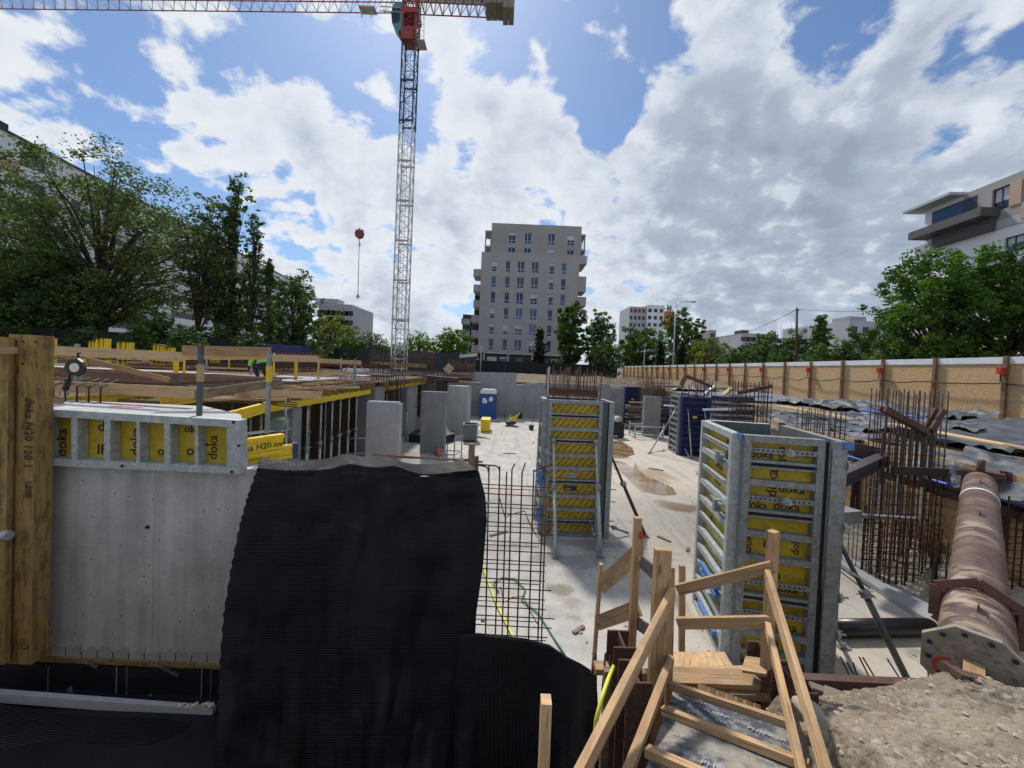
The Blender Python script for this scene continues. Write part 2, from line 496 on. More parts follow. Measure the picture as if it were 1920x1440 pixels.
# pit floor: pale concrete with ochre silt, damp patches, stains and a painted form shadow
m, t, b = new_mat('pit_floor')
co = t.n('ShaderNodeTexCoord').outputs['Object']
n1 = t.noise(co, .35, 6, .62)
n2 = t.noise(co, 1.7, 8, .68)
n3 = t.noise(co, 14, 5, .7)
col = t.mix(t.mrange(n2, .3, .7), (.36, .345, .32), (.50, .49, .47))
ochre = t.math('MULTIPLY', t.mrange(n1, .43, .60), .85)
spx = t.n('ShaderNodeSeparateXYZ', {0: co})
och2 = t.mrange(t.math('ADD', spx.outputs[0], t.math('MULTIPLY_ADD', n2, 2.4, -1.2)), 1.0, 3.4)
ochre = t.math('MULTIPLY', t.math('ADD', t.math('MULTIPLY', och2, .75), t.math('MULTIPLY', ochre, .25)), t.mrange(n2, .2, .55, .55, 1.0))
col = t.mix(t.math('MULTIPLY', ochre, .8), col, (.49, .43, .345))
col = t.mix(t.mrange(t.noise(co, .9, 7, .7), .57, .68, 0, .65), col, (.20, .175, .14))
col = t.mix(t.mrange(n3, .56, .72, 0, .4), col, (.24, .22, .19))
trk = t.noise(t.mapping(co, (2.6, .16, 1), (0, 0, -.12)), 1.0, 5, .6, .4)
col = t.mix(t.mrange(trk, .52, .64, 0, .42), col, (.27, .245, .21))
jn = t.math('ABSOLUTE', t.math('SUBTRACT', t.math('FRACT', t.math('DIVIDE', t.math('ADD', spx.outputs[1], 1.2), 6.5)), .5))
col = t.mix(t.mrange(jn, .001, .0035, .5, 0), col, (.16, .15, .14))
def stain_or_shadow(wx, wy, rx, ry, c, k, ang=0):
    global col
    p = t.mapping(co, (1 / rx, 1 / ry, 0), (0, 0, 0), (-wx / rx, -wy / ry, 0))
    r = t.math('ADD', t.vmath('LENGTH', p), t.math('MULTIPLY_ADD', n2, 1.5, -.75))
    r = t.math('ADD', r, t.math('MULTIPLY_ADD', n3, .5, -.25))
    col = t.mix(t.mrange(r, .45, 1.12, k, 0), col, c)
_fg = []
for px, py, rx, ry, c, k in ((1280, 952, .75, .45, (.20, .13, .07), .9), (1255, 945, .55, .35, (.26, .19, .12), .8), (1048, 1105, .33, .25, (.20, .16, .12), .75),
                             (1075, 1130, .25, .2, (.24, .21, .17), .6), (1150, 850, .8, 1.3, (.22, .14, .07), .85), (1215, 890, 1.2, 1.4, (.30, .22, .13), .8),
                             (1060, 1050, .9, .35, (.22, .22, .22), .7), (1110, 1020, 1.1, .3, (.20, .20, .20), .7), (950, 925, .6, .5, (.55, .36, .26), .5),  # the two neutral greys paint the striped form's cast shadow
                             (985, 795, .9, .4, (.25, .2, .15), .5), (920, 790, 1.2, .4, (.32, .2, .13), .5)):
    p = G(px, py); stain_or_shadow(p.x, p.y, rx, ry, c, k)
L(t, col, b.inputs['Base Color'])
b.inputs['Roughness'].default_value = .8
b.inputs['Specular IOR Level'].default_value = .25
bm = t.n('ShaderNodeBump', {'Height': t.math('ADD', n3, t.math('MULTIPLY', n2, 1.5)), 'Strength': .35, 'Distance': .02})
L(t, bm.outputs[0], b.inputs['Normal'])

m, t, b = new_mat('puddle_water')
co = t.n('ShaderNodeTexCoord').outputs['Object']
L(t, t.mix(t.mrange(t.noise(co, 1.3, 4, .6), .4, .6), (.20, .125, .06), (.30, .22, .13)), b.inputs['Base Color'])
b.inputs['Roughness'].default_value = .015
b.inputs['Specular IOR Level'].default_value = 1.0
b.inputs['IOR'].default_value = 1.5

def dirtmat(name, ca, cb, cc):
    m, t, b = new_mat(name)
    co = t.n('ShaderNodeTexCoord').outputs['Object']
    a = t.noise(co, 2.2, 9, .68)
    c2 = t.noise(co, 26, 6, .7)
    v = t.n('ShaderNodeTexVoronoi', {'Vector': co, 'Scale': 24.0})
    col = t.mix(t.mrange(a, .35, .65), ca, cb)
    col = t.mix(t.mrange(c2, .5, .68, 0, .55), col, cc)
    col = t.mix(t.mrange(t.n('ShaderNodeSeparateColor', {0: v.outputs['Color']}).outputs[0], .84, .9, 0, .55), col, (.36, .34, .30))
    L(t, col, b.inputs['Base Color'])
    b.inputs['Roughness'].default_value = .95
    b.inputs['Specular IOR Level'].default_value = .15
    h = t.math('ADD', t.math('MULTIPLY', c2, 1.0), t.math('MULTIPLY', v.outputs['Distance'], -.8))
    bm = t.n('ShaderNodeBump', {'Height': h, 'Strength': .9, 'Distance': .02})
    L(t, bm.outputs[0], b.inputs['Normal'])
dirtmat('dirt', (.19, .155, .115), (.31, .26, .20), (.10, .08, .06))
dirtmat('dirt_far', (.17, .135, .09), (.25, .20, .14), (.08, .07, .05))
dirtmat('sand_cut', (.38, .33, .26), (.47, .43, .36), (.25, .20, .14))

def osb(name, k=1.0):
    m, t, b = new_mat(name)
    co = t.n('ShaderNodeTexCoord').outputs['Object']
    v = t.n('ShaderNodeTexVoronoi', {'Vector': t.mapping(co, (14, 14, 34), (.3, .5, .4)), 'Scale': 1.4}).outputs['Color']
    v2 = t.n('ShaderNodeTexVoronoi', {'Vector': t.mapping(co, (34, 34, 14), (.5, .1, .9)), 'Scale': 1.2}).outputs['Color']
    f = t.math('ADD', t.math('MULTIPLY', t.n('ShaderNodeSeparateColor', {0: v}).outputs[0], .5), t.math('MULTIPLY', t.n('ShaderNodeSeparateColor', {0: v2}).outputs[1], .5))
    col = t.ramp(f, [(0.1, (.40 * k, .25 * k, .12 * k)), (.5, (.55 * k, .36 * k, .18 * k)), (.95, (.68 * k, .48 * k, .26 * k))])
    col = t.mix(t.mrange(t.noise(co, .8, 4, .6), .35, .7, 0, .35), col, (.52 * k, .36 * k, .20 * k))
    L(t, col, b.inputs['Base Color'])
    b.inputs['Roughness'].default_value = .7
osb('osb'); osb('osb_dark', .62)

# yellow plywood with diagonal rows of dark red print
m, t, b = new_mat('striped_ply')
uv = t.n('ShaderNodeTexCoord').outputs['UV']
sp = t.n('ShaderNodeSeparateXYZ', {0: uv})
u, v = sp.outputs[0], sp.outputs[1]
dg = t.math('ADD', t.math('MULTIPLY', u, 6.4), t.math('MULTIPLY', v, -5.4))
st = t.math('ABSOLUTE', t.math('SUBTRACT', t.math('FRACT', dg), .5))
lng = t.math('ADD', t.math('MULTIPLY', u, 5.0), t.math('MULTIPLY', v, 6.0))
row = t.math('FLOOR', dg)
dash = t.math('FRACT', t.math('MULTIPLY_ADD', row, .37, lng))
let = t.noise(t.mapping(uv, (60, 60, 1)), 1.0, 2, .5)
mask = t.math('MULTIPLY', t.mrange(st, .09, .12, 1, 0), t.math('MULTIPLY', t.mrange(dash, .12, .16), t.mrange(let, .34, .40)))
co = t.n('ShaderNodeTexCoord').outputs['Object']
base = t.mix(t.mrange(t.noise(co, 3, 5, .6), .35, .7), (.54, .37, .02), (.40, .27, .02))
L(t, t.mix(mask, base, (.09, .015, .012)), b.inputs['Base Color'])
b.inputs['Roughness'].default_value = .5

# studded membrane: rows of dimples
def membrane(name, pitch):
    m, t, b = new_mat(name)
    uv = t.n('ShaderNodeTexCoord').outputs['UV']
    sp = t.n('ShaderNodeSeparateXYZ', {0: uv})
    k = 2 * math.pi / pitch
    a = t.math('SINE', t.math('MULTIPLY', sp.outputs[0], k))
    c = t.math('SINE', t.math('MULTIPLY', sp.outputs[1], k))
    h = t.math('MAXIMUM', t.math('MULTIPLY', a, c), t.math('MULTIPLY', t.math('MULTIPLY', a, c), -1.0))
    h = t.math('POWER', h, .7)
    mc = t.mix(t.mrange(t.noise(uv, 3, 5, .6), .3, .7), (.0022, .0027, .0052), (.0052, .0062, .0100))
    mc = t.mix(t.mrange(t.noise(t.mapping(uv, (5, 14, 1), (0, 0, .6)), 1.0, 9, .8), .66, .74, 0, .55), mc, (.11, .105, .10))
    L(t, mc, b.inputs['Base Color'])
    L(t, t.mrange(t.noise(uv, 2.0, 5, .6), .3, .7, .34, .50), b.inputs['Roughness'])
    b.inputs['Specular IOR Level'].default_value = .30
    bm = t.n('ShaderNodeBump', {'Height': t.math('MULTIPLY', h, t.mrange(t.noise(uv, 1.7, 4, .6), .35, .7, .25, 1.0)), 'Strength': .8, 'Distance': .012})
    L(t, bm.outputs[0], b.inputs['Normal'])
membrane('dimple', .040)

# film-faced board with worn pale print
m, t, b = new_mat('film_board')
co = t.n('ShaderNodeTexCoord').outputs['Object']
a = t.mrange(t.noise(co, 3.2, 8, .7), .44, .60)
g = t.mrange(t.noise(co, 17, 6, .7), .5, .62)
col = t.mix(a, (.045, .055, .075), (.26, .235, .19))
col = t.mix(t.math('MULTIPLY', g, .6), col, (.30, .31, .31))
L(t, col, b.inputs['Base Color'])
b.inputs['Roughness'].default_value = .6
bm = t.n('ShaderNodeBump', {'Height': t.noise(co, 20, 6, .7), 'Strength': .4, 'Distance': .006})
L(t, bm.outputs[0], b.inputs['Normal'])

# steel tube smeared with dried mud
m, t, b = new_mat('muddy_strut')
co = t.n('ShaderNodeTexCoord').outputs['UV']
a = t.mrange(t.noise(t.mapping(co, (5, 2.4, 1)), 1.0, 8, .72, 1.0), .45, .60)
a2 = t.mrange(t.noise(t.mapping(co, (.8, .9, 1)), 1.0, 3, .5), .35, .65)
geo = t.n('ShaderNodeNewGeometry').outputs['Normal']
upf = t.mrange(t.n('ShaderNodeSeparateXYZ', {0: geo}).outputs[2], .05, .9)
col = t.mix(t.mrange(t.noise(co, 8, 5, .6), .3, .7), (.115, .066, .053), (.07, .042, .035))
col = t.mix(t.mrange(t.noise(co, 3, 8, .75), .52, .6, 0, .6), col, (.17, .095, .05))
col = t.mix(t.math('MULTIPLY', t.math('MULTIPLY', a, a2), t.math('MULTIPLY_ADD', upf, .75, .25)), col, (.35, .28, .21))
L(t, col, b.inputs['Base Color'])
L(t, t.mrange(a, 0, 1, .42, .9), b.inputs['Roughness'])

# tower facade: stone-coloured panels with thin joints
m, t, b = new_mat('facade_panel')
uv = t.n('ShaderNodeTexCoord').outputs['UV']
br = t.n('ShaderNodeTexBrick', {'Vector': uv, 'Color1': (.325, .315, .315, 1), 'Color2': (.355, .345, .345, 1), 'Mortar': (.25, .24, .235, 1), 'Scale': 1.0, 'Mortar Size': .012, 'Brick Width': 1.3, 'Row Height': .6})
L(t, br.outputs[0], b.inputs['Base Color'])
b.inputs['Roughness'].default_value = .8

def leafmat(name, c, tr=.25, var=.35):
    m, t, b = new_mat(name)
    ri = t.n('ShaderNodeNewGeometry').outputs['Random Per Island']
    co = t.n('ShaderNodeTexCoord').outputs['Object']
    n = t.noise(co, .55, 3, .5)
    k = t.math('MULTIPLY', t.mrange(ri, 0, 1, 1 - var, 1 + var, False), t.mrange(n, .3, .7, .75, 1.25))
    h = t.mix(t.mrange(n, .4, .6), c, (c[0] * 1.35, c[1] * 1.1, c[2] * .8))
    col = t.mix(1.0, h, t.n('ShaderNodeCombineColor', {0: k, 1: k, 2: k}).outputs[0], 'MULTIPLY')
    L(t, col, b.inputs['Base Color'])
    b.inputs['Roughness'].default_value = .55
    b.inputs['Specular IOR Level'].default_value = .3
    tl = t.n('ShaderNodeBsdfTranslucent', {'Color': t.mix(1.0, col, (1.2, 1.5, .5), 'MULTIPLY')})
    mx = t.n('ShaderNodeMixShader', {0: tr, 1: b.outputs[0], 2: tl.outputs[0]})
    L(t, mx.outputs[0], t.t.nodes['Material Output'].inputs[0])
leafmat('leaf_dark', (.062, .115, .038), .34)
leafmat('leaf_olive', (.080, .122, .050), .34)
leafmat('leaf_mid', (.048, .10, .020), .3)
leafmat('leaf_bright', (.085, .165, .024), .35)
leafmat('leaf_yellow', (.12, .145, .030), .35)
leafmat('leaf_thuja', (.018, .032, .016), .12)
leafmat('leaf_maple', (.058, .13, .022), .34)
# ================================================================ the setting
AZ = math.radians(3.2)
DU = Vector((math.sin(AZ), math.cos(AZ), 0)); DV = Vector((math.cos(AZ), -math.sin(AZ), 0))
def PT(lat, al, z=0.0): return DU * al + DV * lat + Vector((0, 0, z))
from mathutils import noise as mn
def fbm(x, y, z=0.0, o=4):
    s, a, f = 0, .5, 1.0
    for _ in range(o):
        s += a * mn.noise(Vector((x * f, y * f, z * f))); a *= .5; f *= 2.1
    return s
RL = 8.6                                           # lateral place of the pit's right side
RF = 11.0                                          # and farther on, where the pit is wider
g = MB()
def gz(lat, al):
    if lat > RL:
        k = min(1, (lat - RL) / 9.0)
        z = 2.45 + .45 * k
        if lat < 17.4 and al < 70: z += .16 * fbm(lat * .5, al * .5) + .07 * fbm(lat * 2, al * 2)
        return z
    return 2.9
def gpatch(l0, l1, a0, a1, nl, na):
    g.grid(lambda u, v: PT(l0 + (l1 - l0) * u, a0 + (a1 - a0) * v, gz(l0 + (l1 - l0) * u + (1e-4 if l0 >= RL else 0), a0 + (a1 - a0) * v)), nl, na)
gpatch(RL, 17.6, 2.8, 15, 22, 40)
gpatch(RF, 17.6, 15, 75, 22, 120)
gpatch(17.6, 1800, 2.8, 75, 2, 2)
gpatch(17.6, 1800, -40, 2.8, 2, 2)
gpatch(-1800, -30, -40, 75, 2, 2)
gpatch(-1800, 1800, 75, 1900, 2, 2)
gpatch(-30, RF - 1e-3, 31.9, 75, 24, 20)
g.grid(lambda u, v: PT(-30 + 47.6 * u, -40 + 41.0 * v, 2.5), 2, 2)          # street level behind the camera
g.face([PT(-30, 1, 2.5), PT(.95, 1, 2.5), PT(.95, 1, 0), PT(-30, 1, 0)])     # cut of the pit on the near side
g.face([PT(RL, 2.8, 0), PT(RL, 15, 0), PT(RL, 15, 2.45), PT(RL, 2.8, 2.45)])
g.face([PT(RL, 15, 0), PT(RF, 15, 0), PT(RF, 15, 2.7), PT(RL, 15, 2.45)])
g.face([PT(RF, 15, 0), PT(RF, 32, 0), PT(RF, 32, 2.7), PT(RF, 15, 2.7)])
g.face([PT(-30, .5, -.01), PT(-30, 32, -.01), PT(-30, 32, 2.9), PT(-30, .5, 2.9)])
g.face([PT(-30, 31.9, -.01), PT(RF, 31.9, -.01), PT(RF, 31.9, 2.9), PT(-30, 31.9, 2.9)])
tag(g.build('ground', M['dirt_far']), kind='structure')
g = MB()
g.face([PT(-30, .8, 0), PT(RL, .8, 0), PT(RL, 15, 0), PT(RF, 15, 0), PT(RF, 32, 0), PT(-30, 32, 0)])
tag(g.build('pit_floor', M['pit_floor']), kind='structure')
# the bank of dirt at the near edge, lower right
def bank_z(x, y):
    z = 2.50 - .06 * max(0, y - 1.2) - .33 * max(0, (y - 1.0) / 1.6) ** 1.5
    xr = 1.80 + .10 * (y - 1.75)
    z -= 2.2 * min(.40, max(0.0, xr - x)) ** 1.15
    z += .10 * fbm(x * 1.1, y * 1.1, 3.1) + .055 * fbm(x * 3.4, y * 3.4, 1.7) + .030 * abs(fbm(x * 11, y * 11, .7)) + .028 * fbm(x * 30, y * 30, .2)
    z -= .13 * min(1, max(0, (y - 1.9) / .5))
    z += .20 * math.exp(-((x - 3.1) ** 2 / .25 + (y - 2.42) ** 2 / .04))
    if y > 2.5: z -= (y - 2.5) * 3.0
    return z
g = MB()
g.grid(lambda u, v: (.9 + 3.6 * u, .95 + 1.85 * v, bank_z(.9 + 3.6 * u, .95 + 1.85 * v)), 240, 130)
g.grid(lambda u, v: (4.5 + 13.0 * u, .95 + 1.85 * v, bank_z(4.5 + 13.0 * u, .95 + 1.85 * v)), 90, 20)
g.grid(lambda u, v: (.9, .95 + 1.85 * v, bank_z(.9, .95 + 1.85 * v) * (1 - u)), 2, 40)
g.grid(lambda u, v: (.9 + 16.6 * v, 2.8, bank_z(.9 + 16.6 * v, 2.8) * (1 - u)), 2, 60)
tag(g.build('dirt_bank', M['dirt']), kind='structure')
# loose stones and clods, past counting
g = MB()
def stone(mb, p, r, sub=1, m=0, flat=.7):
    b = len(mb.v)
    import bmesh
    bm = bmesh.new(); bmesh.ops.create_icosphere(bm, subdivisions=sub, radius=1)
    sd = rnd.random() * 99
    ax = (rnd.uniform(.7, 1.3), rnd.uniform(.7, 1.3), flat * rnd.uniform(.7, 1.2))
    a = rnd.random() * 6.28
    for v in bm.verts:
        k = 1 + .45 * mn.noise(v.co * 1.6 + Vector((sd, 0, 0)))
        x, y, z = v.co.x * ax[0] * k, v.co.y * ax[1] * k, v.co.z * ax[2] * k
        mb.v.append((p[0] + r * (x * math.cos(a) - y * math.sin(a)), p[1] + r * (x * math.sin(a) + y * math.cos(a)), p[2] + r * z))
    for f in bm.faces:
        mb.f.append(tuple(b + v.index for v in f.verts)); mb.m.append(m); mb.sm.append(False); mb.uv.extend([(0, 0)] * len(f.verts))
    bm.free()
for i in range(6000):
    x = 1.5 + 2.9 * rnd.random(); y = 1.0 + 1.6 * rnd.random()
    r = .0025 + .024 * rnd.random() ** 9
    stone(g, (x, y, bank_z(x, y) - r * .25), r)
tag(g.build('loose_stones', M['rock']), 'small stones and clods strewn over the dirt bank', 'gravel', kind='stuff')
g = MB(); stone(g, (1.80, 2.12, bank_z(1.80, 2.12) + .02), .10, 4, flat=.8)
tag(g.build('boulder', M['rock'], world=True), 'big pale rock half sunk in the dirt beside the stair rail', 'rock')

# puddles
def puddle(pts, label):
    c = [G(x, y, .006) for x, y in pts]
    cen = sum(c, Vector()) / len(c)
    out = []
    for i in range(len(c)):
        a, b2 = c[i], c[(i + 1) % len(c)]
        for k in range(6):
            p = a.lerp(b2, k / 6)
            dd = (p - cen)
            p = p + dd.normalized() * .09 * fbm(p.x * 2.7, p.y * 2.7, 5)
            out.append(Vector((p.x, p.y, .006)))
    mb = MB(); mb.face(out)
    return tag(mb.build('puddle', M['puddle_water']), label, 'puddle', kind='structure')
puddle([(1146, 862), (1175, 868), (1186, 880), (1192, 866), (1196, 880), (1212, 893), (1238, 903), (1262, 915), (1270, 928), (1240, 929), (1205, 922), (1184, 905), (1172, 890), (1150, 880)], 'long pale puddle')
puddle([(1146, 826), (1166, 828), (1186, 840), (1190, 852), (1170, 858), (1150, 858), (1142, 842)], 'brown puddle')

# ---------------------------------------------------------------- right side: cut, planks, plywood fence
fence = thing('plywood_fence', 'long pale chipboard hoarding with brown posts and a white top strip', 'fence', PT(17.6, 17.7, 2.9))
ZT = at(1750, 672, 16.67).z
A0 = 17.69
for k in range(-5, 24):
    a = A0 + 2.5 * k
    p = MB(); p.beam(PT(17.62, a, 2.6), PT(17.62, a, ZT + .03), .10, .13, up=DU)
    p.build('post', M['post_brown'], fence, world=True)
    q = MB(); q.beam(PT(17.72, a + .02, 2.6 + (ZT - 2.85) / 2), PT(17.72, a + 2.48, 2.6 + (ZT - 2.85) / 2), .03, ZT - 2.85)
    q.build('panel', M['osb'], fence, world=True)
    w = MB(); w.beam(PT(17.69, a + .06, ZT - .13), PT(17.69, a + 2.44, ZT - .13), .05, .26)
    w.build('top_strip', M['white_tarp'], fence, world=True)
cb = MB(); pts = []
for i in range(0, 400):
    a = A0 - 12 + i * .18
    ph = ((a - A0) / 2.5) % 1.0
    pts.append(PT(17.52, a, ZT - 1.0 - (.13 + .08 * math.sin(a * .31)) * math.sin(ph * math.pi) + .09 * fbm(a * .9, 0)))
cb.tube(pts, .026, 5)
tag(cb.build('power_cable', M['ink'], world=True), 'dark cable sagging from post to post along the chipboard hoarding', 'cable')
for i, k in enumerate((0, 2, 4, 6, 8, 10, 12, 14, 17, 20)):
    a = A0 + 2.5 * {0: 1, 1: -1}.get(i, k - 1) if i < 2 else A0 + 2.5 * (k - 1)
    a = A0 + 2.5 * (-1 + 2 * i)
    bx = MB(); bx.beam(PT(17.46, a, ZT - .66), PT(17.46, a, ZT - .42), .17, .15, up=DU)
    bx.beam(PT(17.46, a, ZT - .95), PT(17.46, a, ZT - .66), .03, .03, 1, up=DU)
    rb = bx.build('socket_box', [M['red_paint'], M['ink']], world=True)
    tag(rb, ['largest red box on the hoarding post at the far right', 'second largest red box on the hoarding, just left of the biggest one', 'third red box on the hoarding counted from the right',
             'fourth red box on the hoarding counted from the right'][i] if i < 4 else 'tiny red box on a distant hoarding post, %s from the right' % ORD[i], 'box', 'red boxes along the hoarding' if i < 4 else 'tiny red boxes on the distant hoarding')

# lagging of the right cut: planks between steel piles
lag = thing('timber_lagging', 'plank lined cut along the right side of the pit with steel piles', 'retaining wall', PT(RL, 10, 0))
bd = MB()
for i in range(0, 12):
    z = .05 + i * .2
    for s in range(5):
        a0 = 2.9 + s * 2.4
        bd.beam(PT(RL - .06, a0, z + .1), PT(RL - .06, a0 + 2.38, z + .1), .06 + .012 * rnd.random(), .19, up=UP)
bd.build('boards', M['osb'], lag, world=True)
tb = MB()
for s in range(5):
    a0 = 2.9 + s * 2.4
    tb.beam(PT(RL - .10, a0, 2.44), PT(RL - .10, a0 + 2.38, 2.44 + .03 * rnd.uniform(-1, 1)), .035, .34, up=UP)
tb.build('top_boards', M['osb'], lag, world=True)
for s in range(4):
    p = MB(); a = 4.2 + s * 3.0
    p.beam(PT(RL - .13, a, 0), PT(RL - .13, a, 2.62), .02, .18, up=DU); p.beam(PT(RL - .2, a, 0), PT(RL - .2, a, 2.62), .16, .02, up=DU)
    p.build('pile', M['rust_steel'], lag, world=True)
wl = MB()
for a0, a1 in ((2.9, 9.4), (9.5, 15)):
    wl.beam(PT(RL - .24, a0, 1.95), PT(RL - .24, a1, 1.95), .14, .16)
wl.build('wale', M['rust_steel'], lag, world=True)
sd_ = MB()
sd_.grid(lambda u, v: PT(RL - .25 - .80 * (1 - v) ** 1.5 - .25 * (fbm(u * 40, v * 3) + .2), 3.0 + 11.9 * u, .03 + .75 * v + .10 * fbm(u * 30, v * 2, 4)), 120, 10)
tag(sd_.build('sand_bank', M['sand_cut']), kind='structure')
hp = MB(); hp.tube([PT(RL - .36, 3.0 + i * .5, 2.16 + .03 * fbm(i * .5, 0)) for i in range(24)], .032, 6)
tag(hp.build('blue_hose', M['blue_pipe'], world=True), 'bright blue pipe running along the top of the planked cut', 'hose')
hp = MB(); hp.tube([PT(13.2 + .4 * fbm(i * .4, 3), 13.5 + i * .35, 2.98 + .05 * fbm(i * .5, 7)) for i in range(8)], .045, 6)
tag(hp.build('blue_hose', M['blue_pipe'], world=True), 'short blue pipe lying over the crumpled dark sheeting by the hoarding', 'hose')

# crumpled sheets on the bank
def sheet(name, label, l0, l1, a0, a1, mat, amp, seed, nl=40, na=70, lift=.06, edge=.5, group=None):
    mb = MB()
    def fn(u, v):
        l = l0 + (l1 - l0) * u + edge * fbm(v * 5, seed, 1) * (1 if u in (0, 1) else .6)
        a = a0 + (a1 - a0) * v + edge * fbm(u * 4, seed, 2)
        w = fbm(l * .9, a * .5, seed)
        f = .9 * abs(mn.noise(Vector((l * 1.3 + 2.5 * w, a * .7 - 1.5 * w, seed)))) + .45 * (.5 - abs(mn.noise(Vector((l * 2.6 + 4 * w, a * 1.1 + 2 * w, seed + 3))))) ** 2
        z = gz(max(l, RL + .01), a) + lift + amp * f * 1.6
        if l < RL: z = 2.5 + lift + amp * f - (RL - l) * .9
        return PT(l, a, z)
    mb.grid(fn, nl, na)
    return tag(mb.build(name, M[mat], world=True), label, 'plastic sheet', group)
sheet('plastic_sheet', 'big shiny dark plastic sheet on the bank behind the near tall rebar cage', 10.6, 17.3, 7.0, 14.6, 'tarp', .20, 1.3, 80, 90)
sheet('plastic_sheet', 'crumpled dark sheeting bunched on the bank left of the near rebar cage', 9.6, 13.6, 11.9, 16.5, 'tarp', .24, 4.1, 60, 60, edge=.9)
sheet('plastic_sheet', 'torn dark sheeting heaped at the foot of the hoarding', 13.8, 17.3, 14.8, 22.5, 'tarp', .28, 7.7, 60, 80, edge=.8)
sheet('plastic_sheet', 'rolled dark sheeting hanging over the planked cut at the far right', 8.15, 10.0, 6.0, 9.0, 'tarp', .26, 9.2, 50, 60)
sheet('plastic_sheet', 'dark sheeting draped along the cut edge behind the big grey form', 8.3, 9.9, 10.2, 14.8, 'tarp', .20, 12.7, 40, 80)
sheet('plastic_sheet', 'wide flat grey sheeting spread below the distant hoarding', 11.5, 17.3, 22.5, 31.0, 'tarp_grey', .10, 15.1, 40, 60)
sheet('plastic_sheet', 'farthest grey blue sheeting heaped beyond the second blue form', 11.6, 15.5, 32.5, 44.0, 'tarp_grey', .30, 18.4, 50, 60, edge=1.0)
for i, (l, a, ln, an, lab) in enumerate(((10.2, 10.2, 3.4, .12, 'long pale plank on the bank under the dark sheet, nearest the camera'), (10.45, 10.4, 3.0, .10, 'pale plank beside the nearest long one on the bank'),
        (10.6, 15.2, 4.2, .05, 'pale plank lying between crumpled sheets on the bank'), (11.0, 15.6, 3.6, .02, 'shorter pale plank between the crumpled sheets on the bank'),
        (9.6, 7.3, 2.6, .2, 'pale board lying on rolled dark sheeting at the far right'), (9.9, 7.0, 2.4, .16, 'second pale board on rolled dark sheeting at the far right'))):
    mb = MB(); mb.beam(PT(l, a - ln / 2, 2.86), PT(l + an * ln, a + ln / 2, 2.90), .16, .04)
    tag(mb.build('plank', M['wood_rail'], world=True), lab, 'plank')

# far concrete wall of the pit
fw = thing('concrete_wall', 'stepped pale grey concrete wall closing the far end of the pit', 'wall', (0, 31.2, 0))
b_ = MB()
def wall_seg(x0, x1, y0, y1, yt0, yt1=None, Y=31.0):
    a, c = at(x0, yt0, Y), at(x1, yt1 or yt0, Y)
    return [(a.x, a.z), (c.x, c.z)]
prof = [wall_seg(740, 888, 0, 0, 700, 699), wall_seg(888, 968, 0, 0, 697.5, 699.5), wall_seg(968, 1012, 0, 0, 722, 717), wall_seg(1012, 1225, 0, 0, 717, 728)]
pts = [p for sgm in prof for p in sgm]
poly = [(pts[0][0], 0)] + pts + [(pts[-1][0], 0)]
b_.prism(poly, 31.0, 31.35, 0, fr=lambda x, z, y: (x, y, z))
b_.build('panel', M['concrete_far'], fw, world=True)
k = MB()
for px in (952, 984):
    a = at(px, 715, 30.96); k.box((a.x - .03, 30.93, 0), (a.x + .03, 30.99, a.z - .2))
k.build('joint_strip', M['concrete_pale'], fw, world=True)
fw2 = MB(); a = at(968, 0, 31.6).x
fw2.grid(lambda u, v: (a + 22 * u, 31.5 + 3.6 * v, 2.6 + 1.0 * v + .25 * fbm(u * 14, v * 3, 2)), 60, 10)
tag(fw2.build('earth_bank', M['dirt_far']), kind='structure')

# ---------------------------------------------------------------- facades
def openings_wall(mb, O, xd, W_, H_, ops, dep=.25, m=0, mr=None, zd=UP):
    """wall W_ x H_ with rectangular holes (x0, x1, z0, z1) and their reveals"""
    nrm = Vector(xd).cross(zd).normalized()      # outward, towards the viewer side
    O = Vector(O); xd = Vector(xd).normalized()
    xs = sorted({0, W_, *[o[0] for o in ops], *[o[1] for o in ops]}); zs = sorted({0, H_, *[o[2] for o in ops], *[o[3] for o in ops]})
    xs = [x for x in xs if 0 <= x <= W_]; zs = [z for z in zs if 0 <= z <= H_]
    def inside(x, z): return any(o[0] < x < o[1] and o[2] < z < o[3] for o in ops)
    for j in range(len(zs) - 1):
        run = None
        for i in range(len(xs) - 1):
            if not inside((xs[i] + xs[i + 1]) / 2, (zs[j] + zs[j + 1]) / 2):
                if run is None: run = xs[i]
                end = xs[i + 1]
            if run is not None and (i == len(xs) - 2 or inside((xs[i + 1] + xs[min(i + 2, len(xs) - 1)]) / 2, (zs[j] + zs[j + 1]) / 2)):
                P_ = [(run, zs[j]), (end, zs[j]), (end, zs[j + 1]), (run, zs[j + 1])]
                mb.face([O + xd * x + zd * z for x, z in P_], [(x, z) for x, z in P_], m)
                run = None
    for x0, x1, z0, z1 in ops:
        cs = [(x0, z0), (x1, z0), (x1, z1), (x0, z1)]
        for i in range(4):
            a, c = cs[i], cs[(i + 1) % 4]
            pa, pc = O + xd * a[0] + zd * a[1], O + xd * c[0] + zd * c[1]
            mb.face([pa, pc, pc - nrm * dep, pa - nrm * dep], None, m if mr is None else mr)
